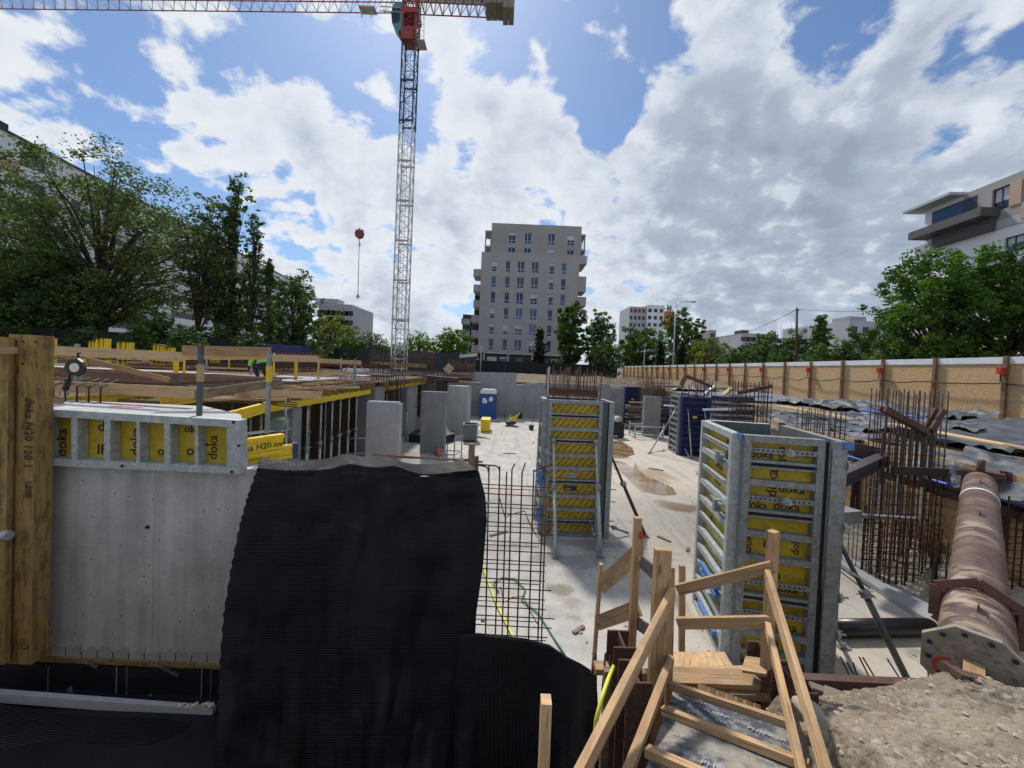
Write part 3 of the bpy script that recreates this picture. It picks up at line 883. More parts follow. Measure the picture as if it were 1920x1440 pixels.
def window(root, O, xd, x0, x1, z0, z1, dep=.2, leaf=1, frame='frame_white', gl='glass', rail=.28, name='window'):
    """a window: frame part with pane sub-part; leaf = casements; rail = share of the low fixed light"""
    xd = Vector(xd).normalized(); nrm = xd.cross(UP); O = Vector(O) - nrm * dep
    mb = MB(); t_ = .07; w, h = x1 - x0, z1 - z0
    def bar(xa, za, xb, zb):
        mb.beam(O + xd * xa + UP * za, O + xd * xb + UP * zb, t_, .08, up=nrm)
    bar(x0 + .02, z0 + t_ / 2, x1 - .02, z0 + t_ / 2); bar(x0 + .02, z1 - t_ / 2, x1 - .02, z1 - t_ / 2)
    for i in range(leaf + 1):
        x = x0 + t_ / 2 + (w - t_) * (i / leaf if leaf != 2 or i != 1 else .45)
        bar(x, z0 + t_, x, z1 - t_)
    if rail: bar(x0 + t_, z0 + h * rail, x1 - t_, z0 + h * rail)
    o = mb.build(name, M[frame], root, world=True)
    g_ = MB(); q = [(x0, z0), (x1, z0), (x1, z1), (x0, z1)]
    g_.face([O - nrm * .03 + xd * x + UP * z for x, z in q], q)
    if rail and name == 'window' and False: pass
    g_.build('pane', M[gl], o, world=True)
    if gl == 'glass' and name == 'window' and rnd.random() < .3:
        bh_ = h * rnd.uniform(.25, .6); bl_ = MB(); q = [(x0 + .06, z1 - bh_), (x1 - .06, z1 - bh_), (x1 - .06, z1 - .05), (x0 + .06, z1 - .05)]
        bl_.face([O - nrm * .02 + xd * x + UP * z for x, z in q], q); bl_.build('blind', M['white_strip'], o, world=True)
    return o
XA = Vector((1, 0, 0))
# --- the pale stone apartment tower in the middle
TY = 72.0
tw = thing('apartment_tower', 'nine storey stone coloured apartment tower standing beyond the pit', 'building', (at(1000, 700, TY).x, TY, 2.9))
x0 = at(903, 475, TY).x; x1 = at(1086, 504, TY).x; zc_ = at(1000, 476, TY).z; zr1 = at(952, 499.5, TY).z
zg = 2.9
zb0 = at(905, 661, TY).z                          # bottom of the stone part
rows = [zr1 - 2.96 * i for i in range(6)]
colx = [(at(926.5, 499, TY).x, .98, 1), (at(952.5, 500, TY).x, .98, 1), (at(977, 500, TY).x, 1.38, 2), (at(1003.5, 501, TY).x, 1.38, 2), (at(1035, 502, TY).x, .98, 1), (at(1057.5, 503, TY).x, .98, 1)]
ops = []
for z in rows:
    for cx, w, lf in colx: ops.append((cx - w / 2 - x0, cx + w / 2 - x0, z - 1.05 - zb0, z + 1.05 - zb0))
mb = MB()
openings_wall(mb, (x0, TY, zb0), XA, x1 - x0, zc_ - zb0, ops)
DEP = 14
mb.face([(x0, TY, zb0), (x0, TY, zc_), (x0, TY + DEP, zc_), (x0, TY + DEP, zb0)], [(0, 0), (0, 20), (14, 20), (14, 0)])
mb.face([(x1, TY, zb0), (x1, TY + DEP, zb0), (x1, TY + DEP, zc_), (x1, TY, zc_)], [(0, 0), (14, 0), (14, 20), (0, 20)])
mb.face([(x0, TY, zc_), (x1, TY, zc_), (x1, TY + DEP, zc_), (x0, TY + DEP, zc_)])
mb.face([(x0, TY + .6, zb0), (x1, TY + .6, zb0), (x1, TY + DEP, zb0), (x0, TY + DEP, zb0)])
mb.box((x1, TY + .002, zc_ - 1.5), (at(1101, 479, TY).x, TY + 6, zc_ + .002))
mb.build('facade', M['facade_panel'], tw, world=True)
for z in rows:
    for cx, w, lf in colx: window(tw, (0, TY, 0), XA, cx - w / 2, cx + w / 2, z - 1.05, z + 1.05, leaf=lf)
# balconies
for py in (508, 537, 566, 594, 622, 650):
    a = at(888, py + 9, TY + 1).x if py < 590 else at(884, py + 9, TY + 1).x; z = at(890, py + 4, TY + 1).z
    bb = MB(); bb.beam((a, TY + 2.6, z), (x0 - .01, TY + 2.6, z), 4.2, 1.35); bb.build('balcony', M['facade_panel'], tw, world=True)
for py in (534, 566):
    a = at(1098, py, TY + 1).x; z = at(1095, py, TY + 1).z
    bb = MB(); bb.beam((x1 + .01, TY + 2.6, z), (a, TY + 2.6, z), 4.2, 1.7 if py > 540 else 2.9); bb.build('balcony', M['facade_panel'], tw, world=True)
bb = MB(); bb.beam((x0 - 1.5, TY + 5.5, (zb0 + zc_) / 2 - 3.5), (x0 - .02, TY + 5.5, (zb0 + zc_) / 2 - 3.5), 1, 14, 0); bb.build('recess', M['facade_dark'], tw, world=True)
# set-back top
ux0, ux1 = at(920.5, 470, TY + .8).x, at(1089, 470, TY + .8).x; uz1 = at(1000, 421, TY + .8).z
mb = MB(); ops = []; uw = []
for cpx in (960.4, 990.4, 1035, 1072):
    cx = at(cpx, 445, TY).x
    for z in (zr1 + 2.96 + 2.75, zr1 + 2.8): uw.append((cx, z))
for cx, z in uw: ops.append((cx - .69 - ux0, cx + .69 - ux0, z - 1.05 - zc_ + .0, z + 1.05 - zc_))
ops = [(a, b2, max(c, .05), d2) for a, b2, c, d2 in ops]
openings_wall(mb, (ux0, TY + .8, zc_), XA, ux1 - ux0, uz1 - zc_, ops)
mb.face([(ux0, TY + .8, zc_), (ux0, TY + .8, uz1), (ux0, TY + 13, uz1), (ux0, TY + 13, zc_)])
mb.face([(ux1, TY + .8, zc_), (ux1, TY + 13, zc_), (ux1, TY + 13, uz1), (ux1, TY + .8, uz1)])
mb.face([(ux0, TY + .8, uz1), (ux1, TY + .8, uz1), (ux1, TY + 13, uz1), (ux0, TY + 13, uz1)])
mb.build('upper_storeys', M['facade_grey'], tw, world=True)
for cx, z in uw: window(tw, (0, TY + .8, 0), XA, cx - .69, cx + .69, max(z - 1.05, zc_ + .06), z + 1.05, leaf=2)
for xa, xb in ((at(910, 440, TY + 2).x, ux0), (ux1, at(1098, 440, TY + 2).x)):
    lo = MB(); top = at(1000, 437, TY + 2).z
    for zz in (top, top - 2.9, zc_ + .1): lo.beam((xa, TY + 3.5, zz - .2), (xb - .01, TY + 3.5, zz - .2), 4, .38)
    for xx in (xa + .12, xb - .15): lo.beam((xx, TY + 1.8, zc_ + .3), (xx, TY + 1.8, top - .4), .22, .3)
    lo.build('loggia_frame', M['facade_grey'], tw, world=True)
mb = MB(); gx0, gx1 = x0 + .3, x1 + .2
mb.box((gx0, TY + .62, zg - .3), (gx1, TY + DEP - .5, zb0)); mb.build('ground_floor', M['facade_dark'], tw, world=True)
for px in (922, 946, 977, 1043, 1060):
    cx = at(px, 670, TY).x; window(tw, (0, TY + .58, 0), XA, cx - 1.0, cx + 1.0, zb0 - 2.2, zb0 - .6, dep=0.0, leaf=1, frame='frame_dark', gl='glass', rail=0)
for i in range(3):
    xx = x0 + 1 + i * 4.6
    pl = MB(); pl.box((xx, TY + .2, zg - .2), (xx + .4, TY + .6, zb0)); pl.build('pillar', M['facade_grey'], tw, world=True)

# --- generic far block
def block(name, label, px0, px1, pyt, Y, dep, mat, storeys, nwin, floor_h=3.0, ww=1.3, wh=1.5, top_extra=1.1, group=None, side=True, gl='glass_dark', extra=None, pybase=None):
    a, c = at(px0, pyt, Y), at(px1, pyt, Y)
    zt = at((px0 + px1) / 2, pyt, Y).z
    r = thing(name, label, 'building', ((a.x + c.x) / 2, Y, 2.9), group=group)
    H = zt - 2.7; Wd = c.x - a.x
    ops = []
    for s in range(storeys):
        z1 = H - top_extra - s * floor_h
        for i in range(nwin):
            cx = Wd * (i + .5) / nwin
            ops.append((cx - ww / 2, cx + ww / 2, z1 - wh, z1))
    mb = MB(); openings_wall(mb, (a.x, Y, 2.7), XA, Wd, H, ops)
    for xx, s_ in ((a.x, 0), (c.x, 1)):
        q = [(xx, Y, 2.7), (xx, Y + dep, 2.7), (xx, Y + dep, zt), (xx, Y, zt)]
        mb.face(q if s_ else q[::-1], [(0, 0), (dep, 0), (dep, H), (0, H)])
    mb.face([(a.x, Y, zt), (c.x, Y, zt), (c.x, Y + dep, zt), (a.x, Y + dep, zt)])
    mb.build('wall', M[mat], r, world=True)
    for o in ops:
        g_ = MB(); q = [(o[0], o[2]), (o[1], o[2]), (o[1], o[3]), (o[0], o[3])]
        g_.face([(a.x + x, Y + .2, 2.7 + z) for x, z in q], q); g_.build('window', M[gl], r, world=True)
    if extra: extra(r, a.x, c.x, Y, zt)
    return r
def roofbox(fx0, fx1, h, mat, dy=3):
    def f(r, xa, xb, Y, zt):
        m_ = MB(); m_.box((xa + (xb - xa) * fx0, Y + dy, zt), (xa + (xb - xa) * fx1, Y + dy + 5, zt + h)); m_.build('roof_plant', M[mat], r, world=True)
    return f
block('apartment_block', 'pale flat roofed apartment block seen between the left trees and the crane', 598, 660, 570, 130, 20, 'facade_mid', 5, 7, 3.2, 2.6, 1.7, 2.2, extra=roofbox(-.25, .45, 2.2, 'facade_mid'))
def ext_or(r, xa, xb, Y, zt):
    m_ = MB(); w = xb - xa
    for i in range(3): m_.box((xa - .1, Y + 1 + i * 5.5, zt - 7), (xa - .02, Y + 3.5 + i * 5.5, zt - .3))
    m_.box((xb - w * .02, Y + 4, zt - 9), (xb + 6.5, Y + 14, zt - 1.8))
    m_.build('cladding', M['orange_panel'], r, world=True)
    sd2 = MB(); sd2.box((xa - 7.4, Y + .8, 2.7), (xa - .2, Y + 16, zt - .9)); sd2.build('side_wing', M['facade_mid'], r, world=True)
    for s in range(8):
        for i in range(4):
            x = xa - 6.6 + i * 1.8
            g_ = MB(); g_.box((x - .5, Y + .70, zt - 3.4 - s * 3.1), (x + .5, Y + .76, zt - 1.9 - s * 3.1)); g_.build('window', M['glass_dark'], r, world=True)
    o3 = MB()
    for i, s in ((1, 0), (2, 0), (3, 0), (3, 1)): o3.box((xa - 6.6 + i * 1.8 - .85, Y + .68, zt - 3.8 - s * 3.1), (xa - 6.6 + i * 1.8 - .52, Y + .74, zt - 1.2 - s * 3.1))
    o3.build('cladding', M['orange_panel'], r, world=True)
block('apartment_block', 'tall white block with orange panels rising far behind the trees', 1214, 1246, 572, 165, 18, 'facade_white', 8, 3, 3.1, 1.5, 1.6, 1.6, extra=ext_or)
block('apartment_block', 'small dark grey block peeping out right of the street lamp', 1330, 1343, 619, 170, 14, 'facade_grey', 3, 1, 3.2, 2.0, 1.6, 1.5)
block('apartment_block', 'long low grey building far behind trees near the pole', 1392, 1460, 626, 150, 20, 'facade_mid', 3, 6, 3.2, 3.2, 1.8, 1.4, extra=roofbox(.1, .3, 1.6, 'facade_dark'))
block('apartment_block', 'beige grey building with dark stairwell behind the right hand bushes', 1592, 1700, 603, 90, 22, 'facade_mid', 3, 5, 3.1, 1.5, 1.9, 1.4, extra=roofbox(.2, .5, 1.5, 'facade_grey'))
block('apartment_block', 'nearly black block with pale balconies just left of the tower', 868, 902, 590, 98, 16, 'facade_dark', 4, 2, 3.0, 3.0, 1.6, 1.0, gl='facade_mid')
block('low_building', 'low flat building with a pale roof edge left of the crane', 575, 706, 643, 62, 12, 'fence_green', 1, 6, 3, 2.2, 1.0, .8, extra=roofbox(.05, .2, .3, 'facade_mid'))

# --- long white block on the left
AL = math.radians(-8.8)
LU = Vector((math.sin(AL), math.cos(AL), 0)); LN = Vector((math.cos(AL), -math.sin(AL), 0))   # along / towards us
lb = thing('apartment_block', 'long white apartment block with balconies behind the left hand trees', 'building', LN * -51 + LU * 90 + Vector((0, 0, 2.9)))
t0, t1, zt, fh = 36.0, 140.0, 28.3, 3.05
def LP(t, z, out=0.0): return LN * (-51 + out) + LU * t + Vector((0, 0, z))
ops = []; wins = []
for s in range(8):
    z1 = zt - 1.15 - s * fh - 2.7
    t = 2.0; i = 0
    while t < t1 - t0 - 6:
        typ = (i + (s % 2 if i < 4 else 0)) % 3
        if t < 26: w, h = (3.0, 1.55) if i % 2 else (1.6, 1.55)
        else: w, h = (6.6, 2.3) if i % 2 else (1.6, 1.55)
        ops.append((t, t + w, z1 - h, z1)); wins.append((t, t + w, z1 - h, z1, w > 5, s))
        t += w + (2.6 if w > 5 else 3.0); i += 1
mb = MB(); openings_wall(mb, LP(t0, 2.7), LU, t1 - t0, zt - 2.7, ops, dep=.35)
def bothface(mb, q, uv=None): mb.face(q, uv)
mb.face([LP(t1, 2.7), LP(t1, 2.7, -16), LP(t1, zt, -16), LP(t1, zt)]); mb.face([LP(t0, 2.7), LP(t0, zt), LP(t0, zt, -16), LP(t0, 2.7, -16)])
mb.face([LP(t0, zt), LP(t1, zt), LP(t1, zt, -16), LP(t0, zt, -16)])
mb.build('wall', M['facade_white'], lb, world=True)
nb = 0
for (a, b2, c, d2, bal, s) in wins:
    g_ = MB(); q = [(a, c), (b2, c), (b2, d2), (a, d2)]
    g_.face([LP(t0 + x, 2.7 + z, -.3) for x, z in q], q)
    if nb < 95: nb += 1
    g_.build('window', M['glass_dark' if bal else 'glass'], lb, world=True)
for s in range(8):
    nbb = [(a, b2, c) for (a, b2, c, d2, bal, s2) in wins if bal and s2 == s]
    for a, b2, c in nbb:
        bl = MB(); bl.beam(LP(t0 + a - .5, 2.7 + c + .45, .9), LP(t0 + b2 + .5, 2.7 + c + .45, .9), .12, 1.1)
        bl.beam(LP(t0 + a - .5, 2.7 + c - .14, .45), LP(t0 + b2 + .5, 2.7 + c - .14, .45), .9, .18)
        bl.build('balcony', M['facade_white'], lb, world=True)
rf = MB(); rf.beam(LP(t0, zt + .12, -1), LP(t1, zt + .12, -1), 2.4, .25); rf.beam(LP(53, zt + .8, -3), LP(t0, zt + .8, -3), 4, 1.3); rf.build('roof_edge', M['facade_dark'], lb, world=True)
for (a, z) in ((51.0, 24.6), (46, 21.0)):
    bp = MB(); bp.beam(LP(a, z, .04), LP(a + 2.0, z, .04), .06, 1.6); bp.build('panel', M['beige_panel'], lb, world=True)

# --- grey and white block on the right
rb = thing('apartment_block', 'grey topped white apartment block with a canopy behind the right hand tree', 'building', PT(40, 38, 2.9))
def RP(t, z, out=0.0): return PT(40 - out, t, z)
RU = -DU
zt, zm = 22.3, 17.9
def ropen(t0, t1, z0, z1, ops, mat, name):
    """wall seen from the pit; x runs from far (t1) to near (t0)"""
    mb = MB(); o2 = [(t1 - b_, t1 - a_, c - z0, d2 - z0) for a_, b_, c, d2 in ops]
    openings_wall(mb, RP(t1, z0), RU, t1 - t0, z1 - z0, o2, dep=.3)
    mb.build(name, M[mat], rb, world=True)
    for a_, b_, c, d2 in ops: window(rb, RP(0, 0), RU, -b_, -a_, c, d2, dep=.22, leaf=2, frame='frame_dark', gl='glass', rail=.22)
ropen(12, 38.6, zm, zt, [(35.0, 36.3, 19.6, 21.6), (31.2, 32.5, 19.6, 21.6), (26, 27.3, 19.6, 21.6), (21, 22.3, 19.6, 21.6)], 'facade_grey', 'top_storey')
ropen(12, 42.9, 2.7, zm, [(33.8 - 5 * i, 35.2 - 5 * i, 15.6 - 3 * s, 17.0 - 3 * s) for i in range(4) for s in range(4)] + [(38.6, 39.6, 15.2 - 3 * s, 17.0 - 3 * s) for s in range(4)], 'facade_white', 'wall')
mb = MB(); mb.face([RP(42.9, 2.7), RP(42.9, zm), RP(42.9, zm, -16), RP(42.9, 2.7, -16)]); mb.face([RP(12, zm), RP(42.9, zm), RP(42.9, zm, -16), RP(12, zm, -16)]); mb.face([RP(12, zt), RP(38.6, zt), RP(38.6, zt, -16), RP(12, zt, -16)])
mb.beam(RP(42.2, (zm + zt) / 2, -.9), RP(38.7, (zm + zt) / 2, -.9), 1.6, zt - zm - .1); mb.build('end_wall', M['facade_white'], rb, world=True)
mb = MB(); mb.beam(RP(38.5, zt + .06, .3), RP(43.1, zt + .06, .3), 2.1, .26); mb.build('canopy', M['facade_mid'], rb, world=True)
mb = MB(); mb.beam(RP(37.4, 20.9, -.05), RP(41.4, 20.9, -.05), .1, 1.7); mb.build('pane', M['glass'], rb, world=True)
mb = MB(); mb.beam(RP(35.6, 19.45, .7), RP(42.0, 19.45, .7), 1.9, .75); mb.beam(RP(35.8, 18.5, .3), RP(40.7, 18.5, .3), .5, 1.15); mb.build('balcony', M['balcony_dark'], rb, world=True)
mb = MB(); mb.beam(RP(12, 18.3, .05), RP(42.9, 18.3, .05), .06, .75); mb.build('glass_railing', M['facade_mid'], rb, world=True)
for a_ in (34.2, 30.3, 25.1):
    bp = MB(); bp.beam(RP(a_, 20.6, .04), RP(a_ + .8, 20.6, .04), .06, 2.0); bp.build('cladding', M['beige_panel'], rb, world=True)
bp = MB(); bp.beam(RP(33.0, 18.9, .09), RP(34.1, 18.9, .09), .06, 1.3); bp.build('cladding', M['beige_panel'], rb, world=True)

# ---------------------------------------------------------------- trees
nrg = np.random.default_rng(11)
def leaves(centers, rad, n, size, flat=.75):
    """diamond leaf sprays round the clump centres; returns verts, faces"""
    c = np.asarray(centers); k = len(c)
    idx = nrg.integers(0, k, n)
    off = nrg.normal(size=(n, 3)); off /= np.linalg.norm(off, axis=1)[:, None] + 1e-6
    rr = np.asarray(rad)[idx] if np.ndim(rad) else rad
    off *= (nrg.random(n) ** .45 * rr)[:, None]; off[:, 2] *= flat
    p = c[idx] + off
    a = nrg.normal(size=(n, 3)); a[:, 2] *= .6; a /= np.linalg.norm(a, axis=1)[:, None]
    b2 = nrg.normal(size=(n, 3)); b2 -= a * (a * b2).sum(1)[:, None]; b2 /= np.linalg.norm(b2, axis=1)[:, None]
    s = size * nrg.uniform(.6, 1.35, n)[:, None]
    v = np.stack([p - a * s, p + b2 * s * .55 - a * s * .1, p + a * s, p - b2 * s * .55 + a * s * .1], 1).reshape(-1, 3)
    return v
def tree(name, label, base, H, R, style='round', mat='leaf_mid', n=7000, size=.16, seed=0, crown0=.28, group=None, trunk=None, lean=(0, 0), cat='tree', limbs=None, cl=.30):
    rg = random.Random(seed)
    root = thing(name, label, cat, base, group=group)
    tm = MB(); tr = trunk or H * .022
    top = Vector((lean[0], lean[1], H * (.93 if style == 'column' else .80)))
    def tp(f): return Vector((top.x * f ** 1.4 + .03 * H * math.sin(f * 5 + seed) * f * .6, top.y * f ** 1.4, top.z * f))
    tm.tube([tp(i / 8) for i in range(9)], [tr * (1.25 if i == 0 else 1) * (1 - .85 * i / 8) for i in range(9)], 7)
    cen = []; rad = []
    nl = limbs or {'round': 34, 'airy': 46, 'column': 46, 'cone': 50}[style]
    zc0 = H * crown0
    for i in range(nl):
        u = (i + .5) / nl; th = i * 2.39996 + rg.uniform(-.4, .4)
        if style in ('round', 'airy'):
            zz = 1 - 2 * u; zz = zz * .98
            rr = math.sqrt(max(0, 1 - zz * zz)) * rg.uniform(.72, 1.08)
            tip = Vector((math.cos(th) * rr * R, math.sin(th) * rr * R, zc0 + (H - zc0) * (.5 + .5 * zz * rg.uniform(.86, 1.03)))) + Vector((lean[0], lean[1], 0)) * .8
            f0 = min(.95, max(.22, (tip.z / H) * rg.uniform(.40, .8)))
        elif style == 'column':
            hf = rg.uniform(.0, 1) ** .8
            rr = R * math.sin(math.pi * min(1, hf * .75 + .2)) * rg.uniform(.4, 1)
            tip = Vector((math.cos(th) * rr, math.sin(th) * rr, zc0 + (H - zc0) * hf))
            f0 = max(.06, (tip.z - H * .34) / H)
        else:
            hf = u
            rr = R * (1 - hf) ** .8 * rg.uniform(.75, 1.05)
            tip = Vector((math.cos(th) * rr, math.sin(th) * rr, zc0 + (H * .97 - zc0) * hf))
            f0 = max(.06, tip.z / H - .06)
        s = tp(min(.98, f0)); mid = s.lerp(tip, .5) + Vector((0, 0, .10 * (tip - s).length * (1 if style != 'airy' else 1.2)))
        L_ = (tip - s).length
        r0 = max(.02, tr * (.42 if style != 'airy' else .30) * (1 - f0 * .6))
        tm.tube([s, mid, tip], [r0, r0 * .55, r0 * .15], 5, caps=False)
        ts = (.55, .8, 1.0) if style != 'airy' else (.62, .85, 1.02)
        for tt in ts:
            q = s.lerp(mid, tt * 2) if tt < .5 else mid.lerp(tip, (tt - .5) * 2)
            cr = R * cl * rg.uniform(.6, 1.15) * (1 if style != 'column' else 1.3)
            for _ in range(2 if style != 'airy' else 3):
                w = Vector((rg.gauss(0, 1), rg.gauss(0, 1), rg.gauss(0, .8))) * cr * .55
                cen.append(tuple(q + w)); rad.append(cr * rg.uniform(.45, .95))
                if style == 'airy': tm.tube([q, q + w * 1.2], [r0 * .22, r0 * .06], 3, caps=False)
    if style == 'column': cen += [tuple(tp(f)) for f in (.9, .96, 1.0)]; rad += [R * .3, R * .22, R * .15]
    tm.build('trunk', M['bark'], root)
    v = leaves(cen, np.array(rad), n, size)
    me = bpy.data.meshes.new('crown')
    k = len(v) // 4
    me.vertices.add(len(v)); me.vertices.foreach_set('co', v.astype(np.float32).ravel())
    me.loops.add(k * 4); me.loops.foreach_set('vertex_index', np.arange(k * 4, dtype=np.int32))
    me.polygons.add(k); me.polygons.foreach_set('loop_start', np.arange(0, k * 4, 4, dtype=np.int32)); me.polygons.foreach_set('loop_total', np.full(k, 4, dtype=np.int32))
    me.update(); me.validate()
    me.materials.append(M[mat])
    o = bpy.data.objects.new('crown', me); COL.objects.link(o); o.parent = root
    return root
def ptree(name, label, cx, hw, ytop, Y, style, mat, n, size, seed, zb=2.9, **k):
    """place a tree by where its crown top stands and how wide it is"""
    t_ = at(cx, ytop, Y); R = hw / F * Y
    return tree(name, label, (t_.x, Y, zb), t_.z - zb, R, style, mat, n, size, seed, **k)
ptree('willow_tree', 'huge spreading dark tree with bare lower limbs, tallest on the left', 198, 150, 292, 31, 'round', 'leaf_olive', 36000, .125, 3, crown0=.20, trunk=.50, limbs=66, cl=.23)
ptree('broadleaf_tree', 'dark tree cut off by the left edge of the photo', -15, 75, 335, 33, 'airy', 'leaf_dark', 9000, .16, 5, crown0=.2)
ptree('broadleaf_tree', 'low dense dark tree at the lower left in front of the white block', 60, 80, 455, 28, 'round', 'leaf_dark', 14000, .14, 8, crown0=.12, cl=.34)
ptree('broadleaf_tree', 'low dark tree with round crown under the huge left tree', 130, 62, 490, 29, 'round', 'leaf_dark', 9000, .14, 9, crown0=.12)
ptree('bush', 'dark shrub between the huge tree and the leaning trees', 290, 45, 585, 29, 'round', 'leaf_dark', 5000, .12, 10, crown0=.02, cat='bush')
ptree('broadleaf_tree', 'thin leaning tree with feathery crown left of the poplar', 372, 44, 362, 35, 'airy', 'leaf_olive', 6000, .14, 12, crown0=.30, lean=(1.2, 0), trunk=.24, cl=.26)
ptree('broadleaf_tree', 'second feathery tree touching the left side of the poplar', 412, 34, 372, 37, 'airy', 'leaf_olive', 3600, .14, 14, crown0=.3, trunk=.2, cl=.26)
ptree('poplar_tree', 'tallest narrow poplar with upright dark branches', 444, 27, 318, 37, 'column', 'leaf_dark', 6500, .15, 15, crown0=.06, trunk=.32)
ptree('poplar_tree', 'half bare poplar right of the tallest one', 478, 24, 395, 37.5, 'column', 'leaf_dark', 3600, .14, 16, crown0=.05, trunk=.26)
ptree('poplar_tree', 'short slim poplar at the right end of the poplar row', 505, 16, 488, 38, 'column', 'leaf_dark', 4200, .15, 17, crown0=.03, trunk=.2)
ptree('bush', 'green shrub at the foot of the poplars', 400, 40, 615, 33, 'round', 'leaf_mid', 4500, .11, 18, crown0=.0, cat='bush')
ptree('locust_tree', 'light green airy tree right of the poplars', 552, 46, 508, 46, 'airy', 'leaf_mid', 10000, .15, 19, crown0=.18, trunk=.25, cl=.26)
ptree('broadleaf_tree', 'yellowish green tree before the pale block left of the crane', 622, 46, 588, 56, 'round', 'leaf_yellow', 7500, .17, 20, crown0=.1)
ptree('bush', 'dull green shrub in front of the low flat building', 655, 34, 626, 48, 'round', 'leaf_mid', 4200, .14, 21, crown0=.0, cat='bush')
ptree('bush', 'scraggy shrub with bare spikes left of the crane mast', 697, 28, 622, 50, 'airy', 'leaf_mid', 3200, .14, 22, crown0=.0, cat='bush')
ptree('bush', 'small bright shrub just right of the crane foot', 785, 30, 624, 52, 'airy', 'leaf_bright', 3800, .15, 23, crown0=.0, cat='bush')
ptree('broadleaf_tree', 'round bright green tree left of the tower', 846, 38, 616, 54, 'round', 'leaf_bright', 7500, .17, 24, crown0=.08)
ptree('bush', 'low hedge like shrub behind the dark fence left of the tower', 745, 40, 645, 50, 'round', 'leaf_mid', 3500, .14, 25, crown0=.0, cat='bush')
ptree('thuja_tree', 'dark narrow conifer in front of the tower', 1013, 17, 612, 50, 'cone', 'leaf_thuja', 6000, .14, 26, crown0=.02)
ptree('broadleaf_tree', 'tall ragged tree hiding the right corner of the tower', 1074, 30, 564, 50, 'round', 'leaf_mid', 11000, .17, 27, crown0=.10)
ptree('broadleaf_tree', 'tree with dark lower half right of the tower', 1128, 27, 585, 52, 'airy', 'leaf_dark', 8000, .17, 28, crown0=.05)
ptree('bush', 'dark shrub under the tree right of the tower', 1135, 32, 640, 48, 'round', 'leaf_dark', 4500, .14, 29, crown0=.0, cat='bush')
ptree('broadleaf_tree', 'wide green tree below the white and orange block', 1200, 40, 611, 78, 'round', 'leaf_mid', 9000, .24, 30, crown0=.05)
ptree('broadleaf_tree', 'tallest dark tree behind the street lamp', 1272, 32, 572, 92, 'round', 'leaf_dark', 9500, .28, 31, crown0=.05)
ptree('broadleaf_tree', 'dark crown joined to the right side of the lamp tree', 1303, 22, 592, 94, 'round', 'leaf_dark', 6000, .28, 32, crown0=.05)
ptree('thuja_tree', 'dark pointed conifer left of the street lamp', 1240, 14, 640, 70, 'cone', 'leaf_thuja', 3800, .2, 33, crown0=.0)
ptree('thuja_tree', 'dark pointed conifer right of the street lamp', 1280, 13, 640, 70, 'cone', 'leaf_thuja', 3800, .2, 34, crown0=.0)
ptree('broadleaf_tree', 'olive yellow round tree right of the street lamp', 1325, 38, 634, 72, 'round', 'leaf_yellow', 8000, .2, 35, crown0=.0)
ptree('broadleaf_tree', 'green tree at the left end of the right hand tree belt', 1398, 30, 648, 62, 'round', 'leaf_mid', 6000, .18, 36, crown0=.0)
ptree('broadleaf_tree', 'dark tree just left of the wooden pole', 1440, 34, 624, 66, 'round', 'leaf_dark', 8000, .2, 37, crown0=.0)
ptree('broadleaf_tree', 'dark tree right behind the wooden pole', 1495, 30, 620, 64, 'airy', 'leaf_dark', 7000, .2, 38, crown0=.0)
ptree('pine_tree', 'dark tiered tree right of the wooden pole', 1542, 24, 587, 62, 'cone', 'leaf_dark', 7000, .2, 39, crown0=.1)
ptree('bush', 'mid green shrub behind the hoarding below the tiered tree', 1562, 38, 640, 48, 'round', 'leaf_mid', 6000, .15, 40, crown0=.0, cat='bush')
ptree('broadleaf_tree', 'round green tree left of the big right hand tree', 1618, 32, 612, 46, 'round', 'leaf_mid', 7500, .15, 41, crown0=.0)
ptree('bush', 'green shrub at the foot of the big right hand tree', 1665, 32, 640, 36, 'round', 'leaf_mid', 6000, .12, 42, crown0=.0, cat='bush')
ptree('maple_tree', 'biggest leafy green tree on the right behind the hoarding', 1765, 92, 462, 25, 'round', 'leaf_maple', 30000, .115, 43, crown0=.10, trunk=.25, limbs=70, cl=.26)
ptree('maple_tree', 'leafy tree cut off by the right edge of the photo', 1905, 85, 452, 24, 'round', 'leaf_mid', 22000, .115, 44, crown0=.10, trunk=.25, limbs=60, cl=.26)
for i, (px, pt, w_) in enumerate(((30, 606, 26), (165, 612, 30), (262, 606, 22), (352, 612, 28), (470, 622, 26), (590, 648, 26))):
    ptree('bush', 'low dark shrub before the dark screened fence, %s from the left' % ORD[i], px, w_, pt, 25 if i < 5 else 44, 'round', 'leaf_dark' if i % 2 else 'leaf_mid', 2600, .11, 80 + i, crown0=.0, cat='bush', group='low shrubs before the dark screened fence')
for i, px in enumerate((1365, 1385, 1462, 1520, 1590)):
    ptree('bush', 'low dark scrub behind the hoarding, %s from the left' % ORD[i], px, 22, 655, 55, 'round', 'leaf_dark', 2500, .16, 60 + i, crown0=.0, cat='bush', group='low scrub filling gaps behind the hoarding')
# bare twigs above the belt
tw_ = MB()
for px in (1446, 1452, 1458, 1463, 1485, 1492, 1510):
    a = at(px, 650, 63); c = at(px + rnd.uniform(-5, 5), 588 + rnd.uniform(0, 18), 63); tw_.tube([a, a.lerp(c, .5) + Vector((.2, 0, 0)), c], [.05, .03, .01], 4)
tag(tw_.build('bare_tree', M['bark'], world=True), 'cluster of thin leafless twigs rising beside the wooden pole', 'tree')

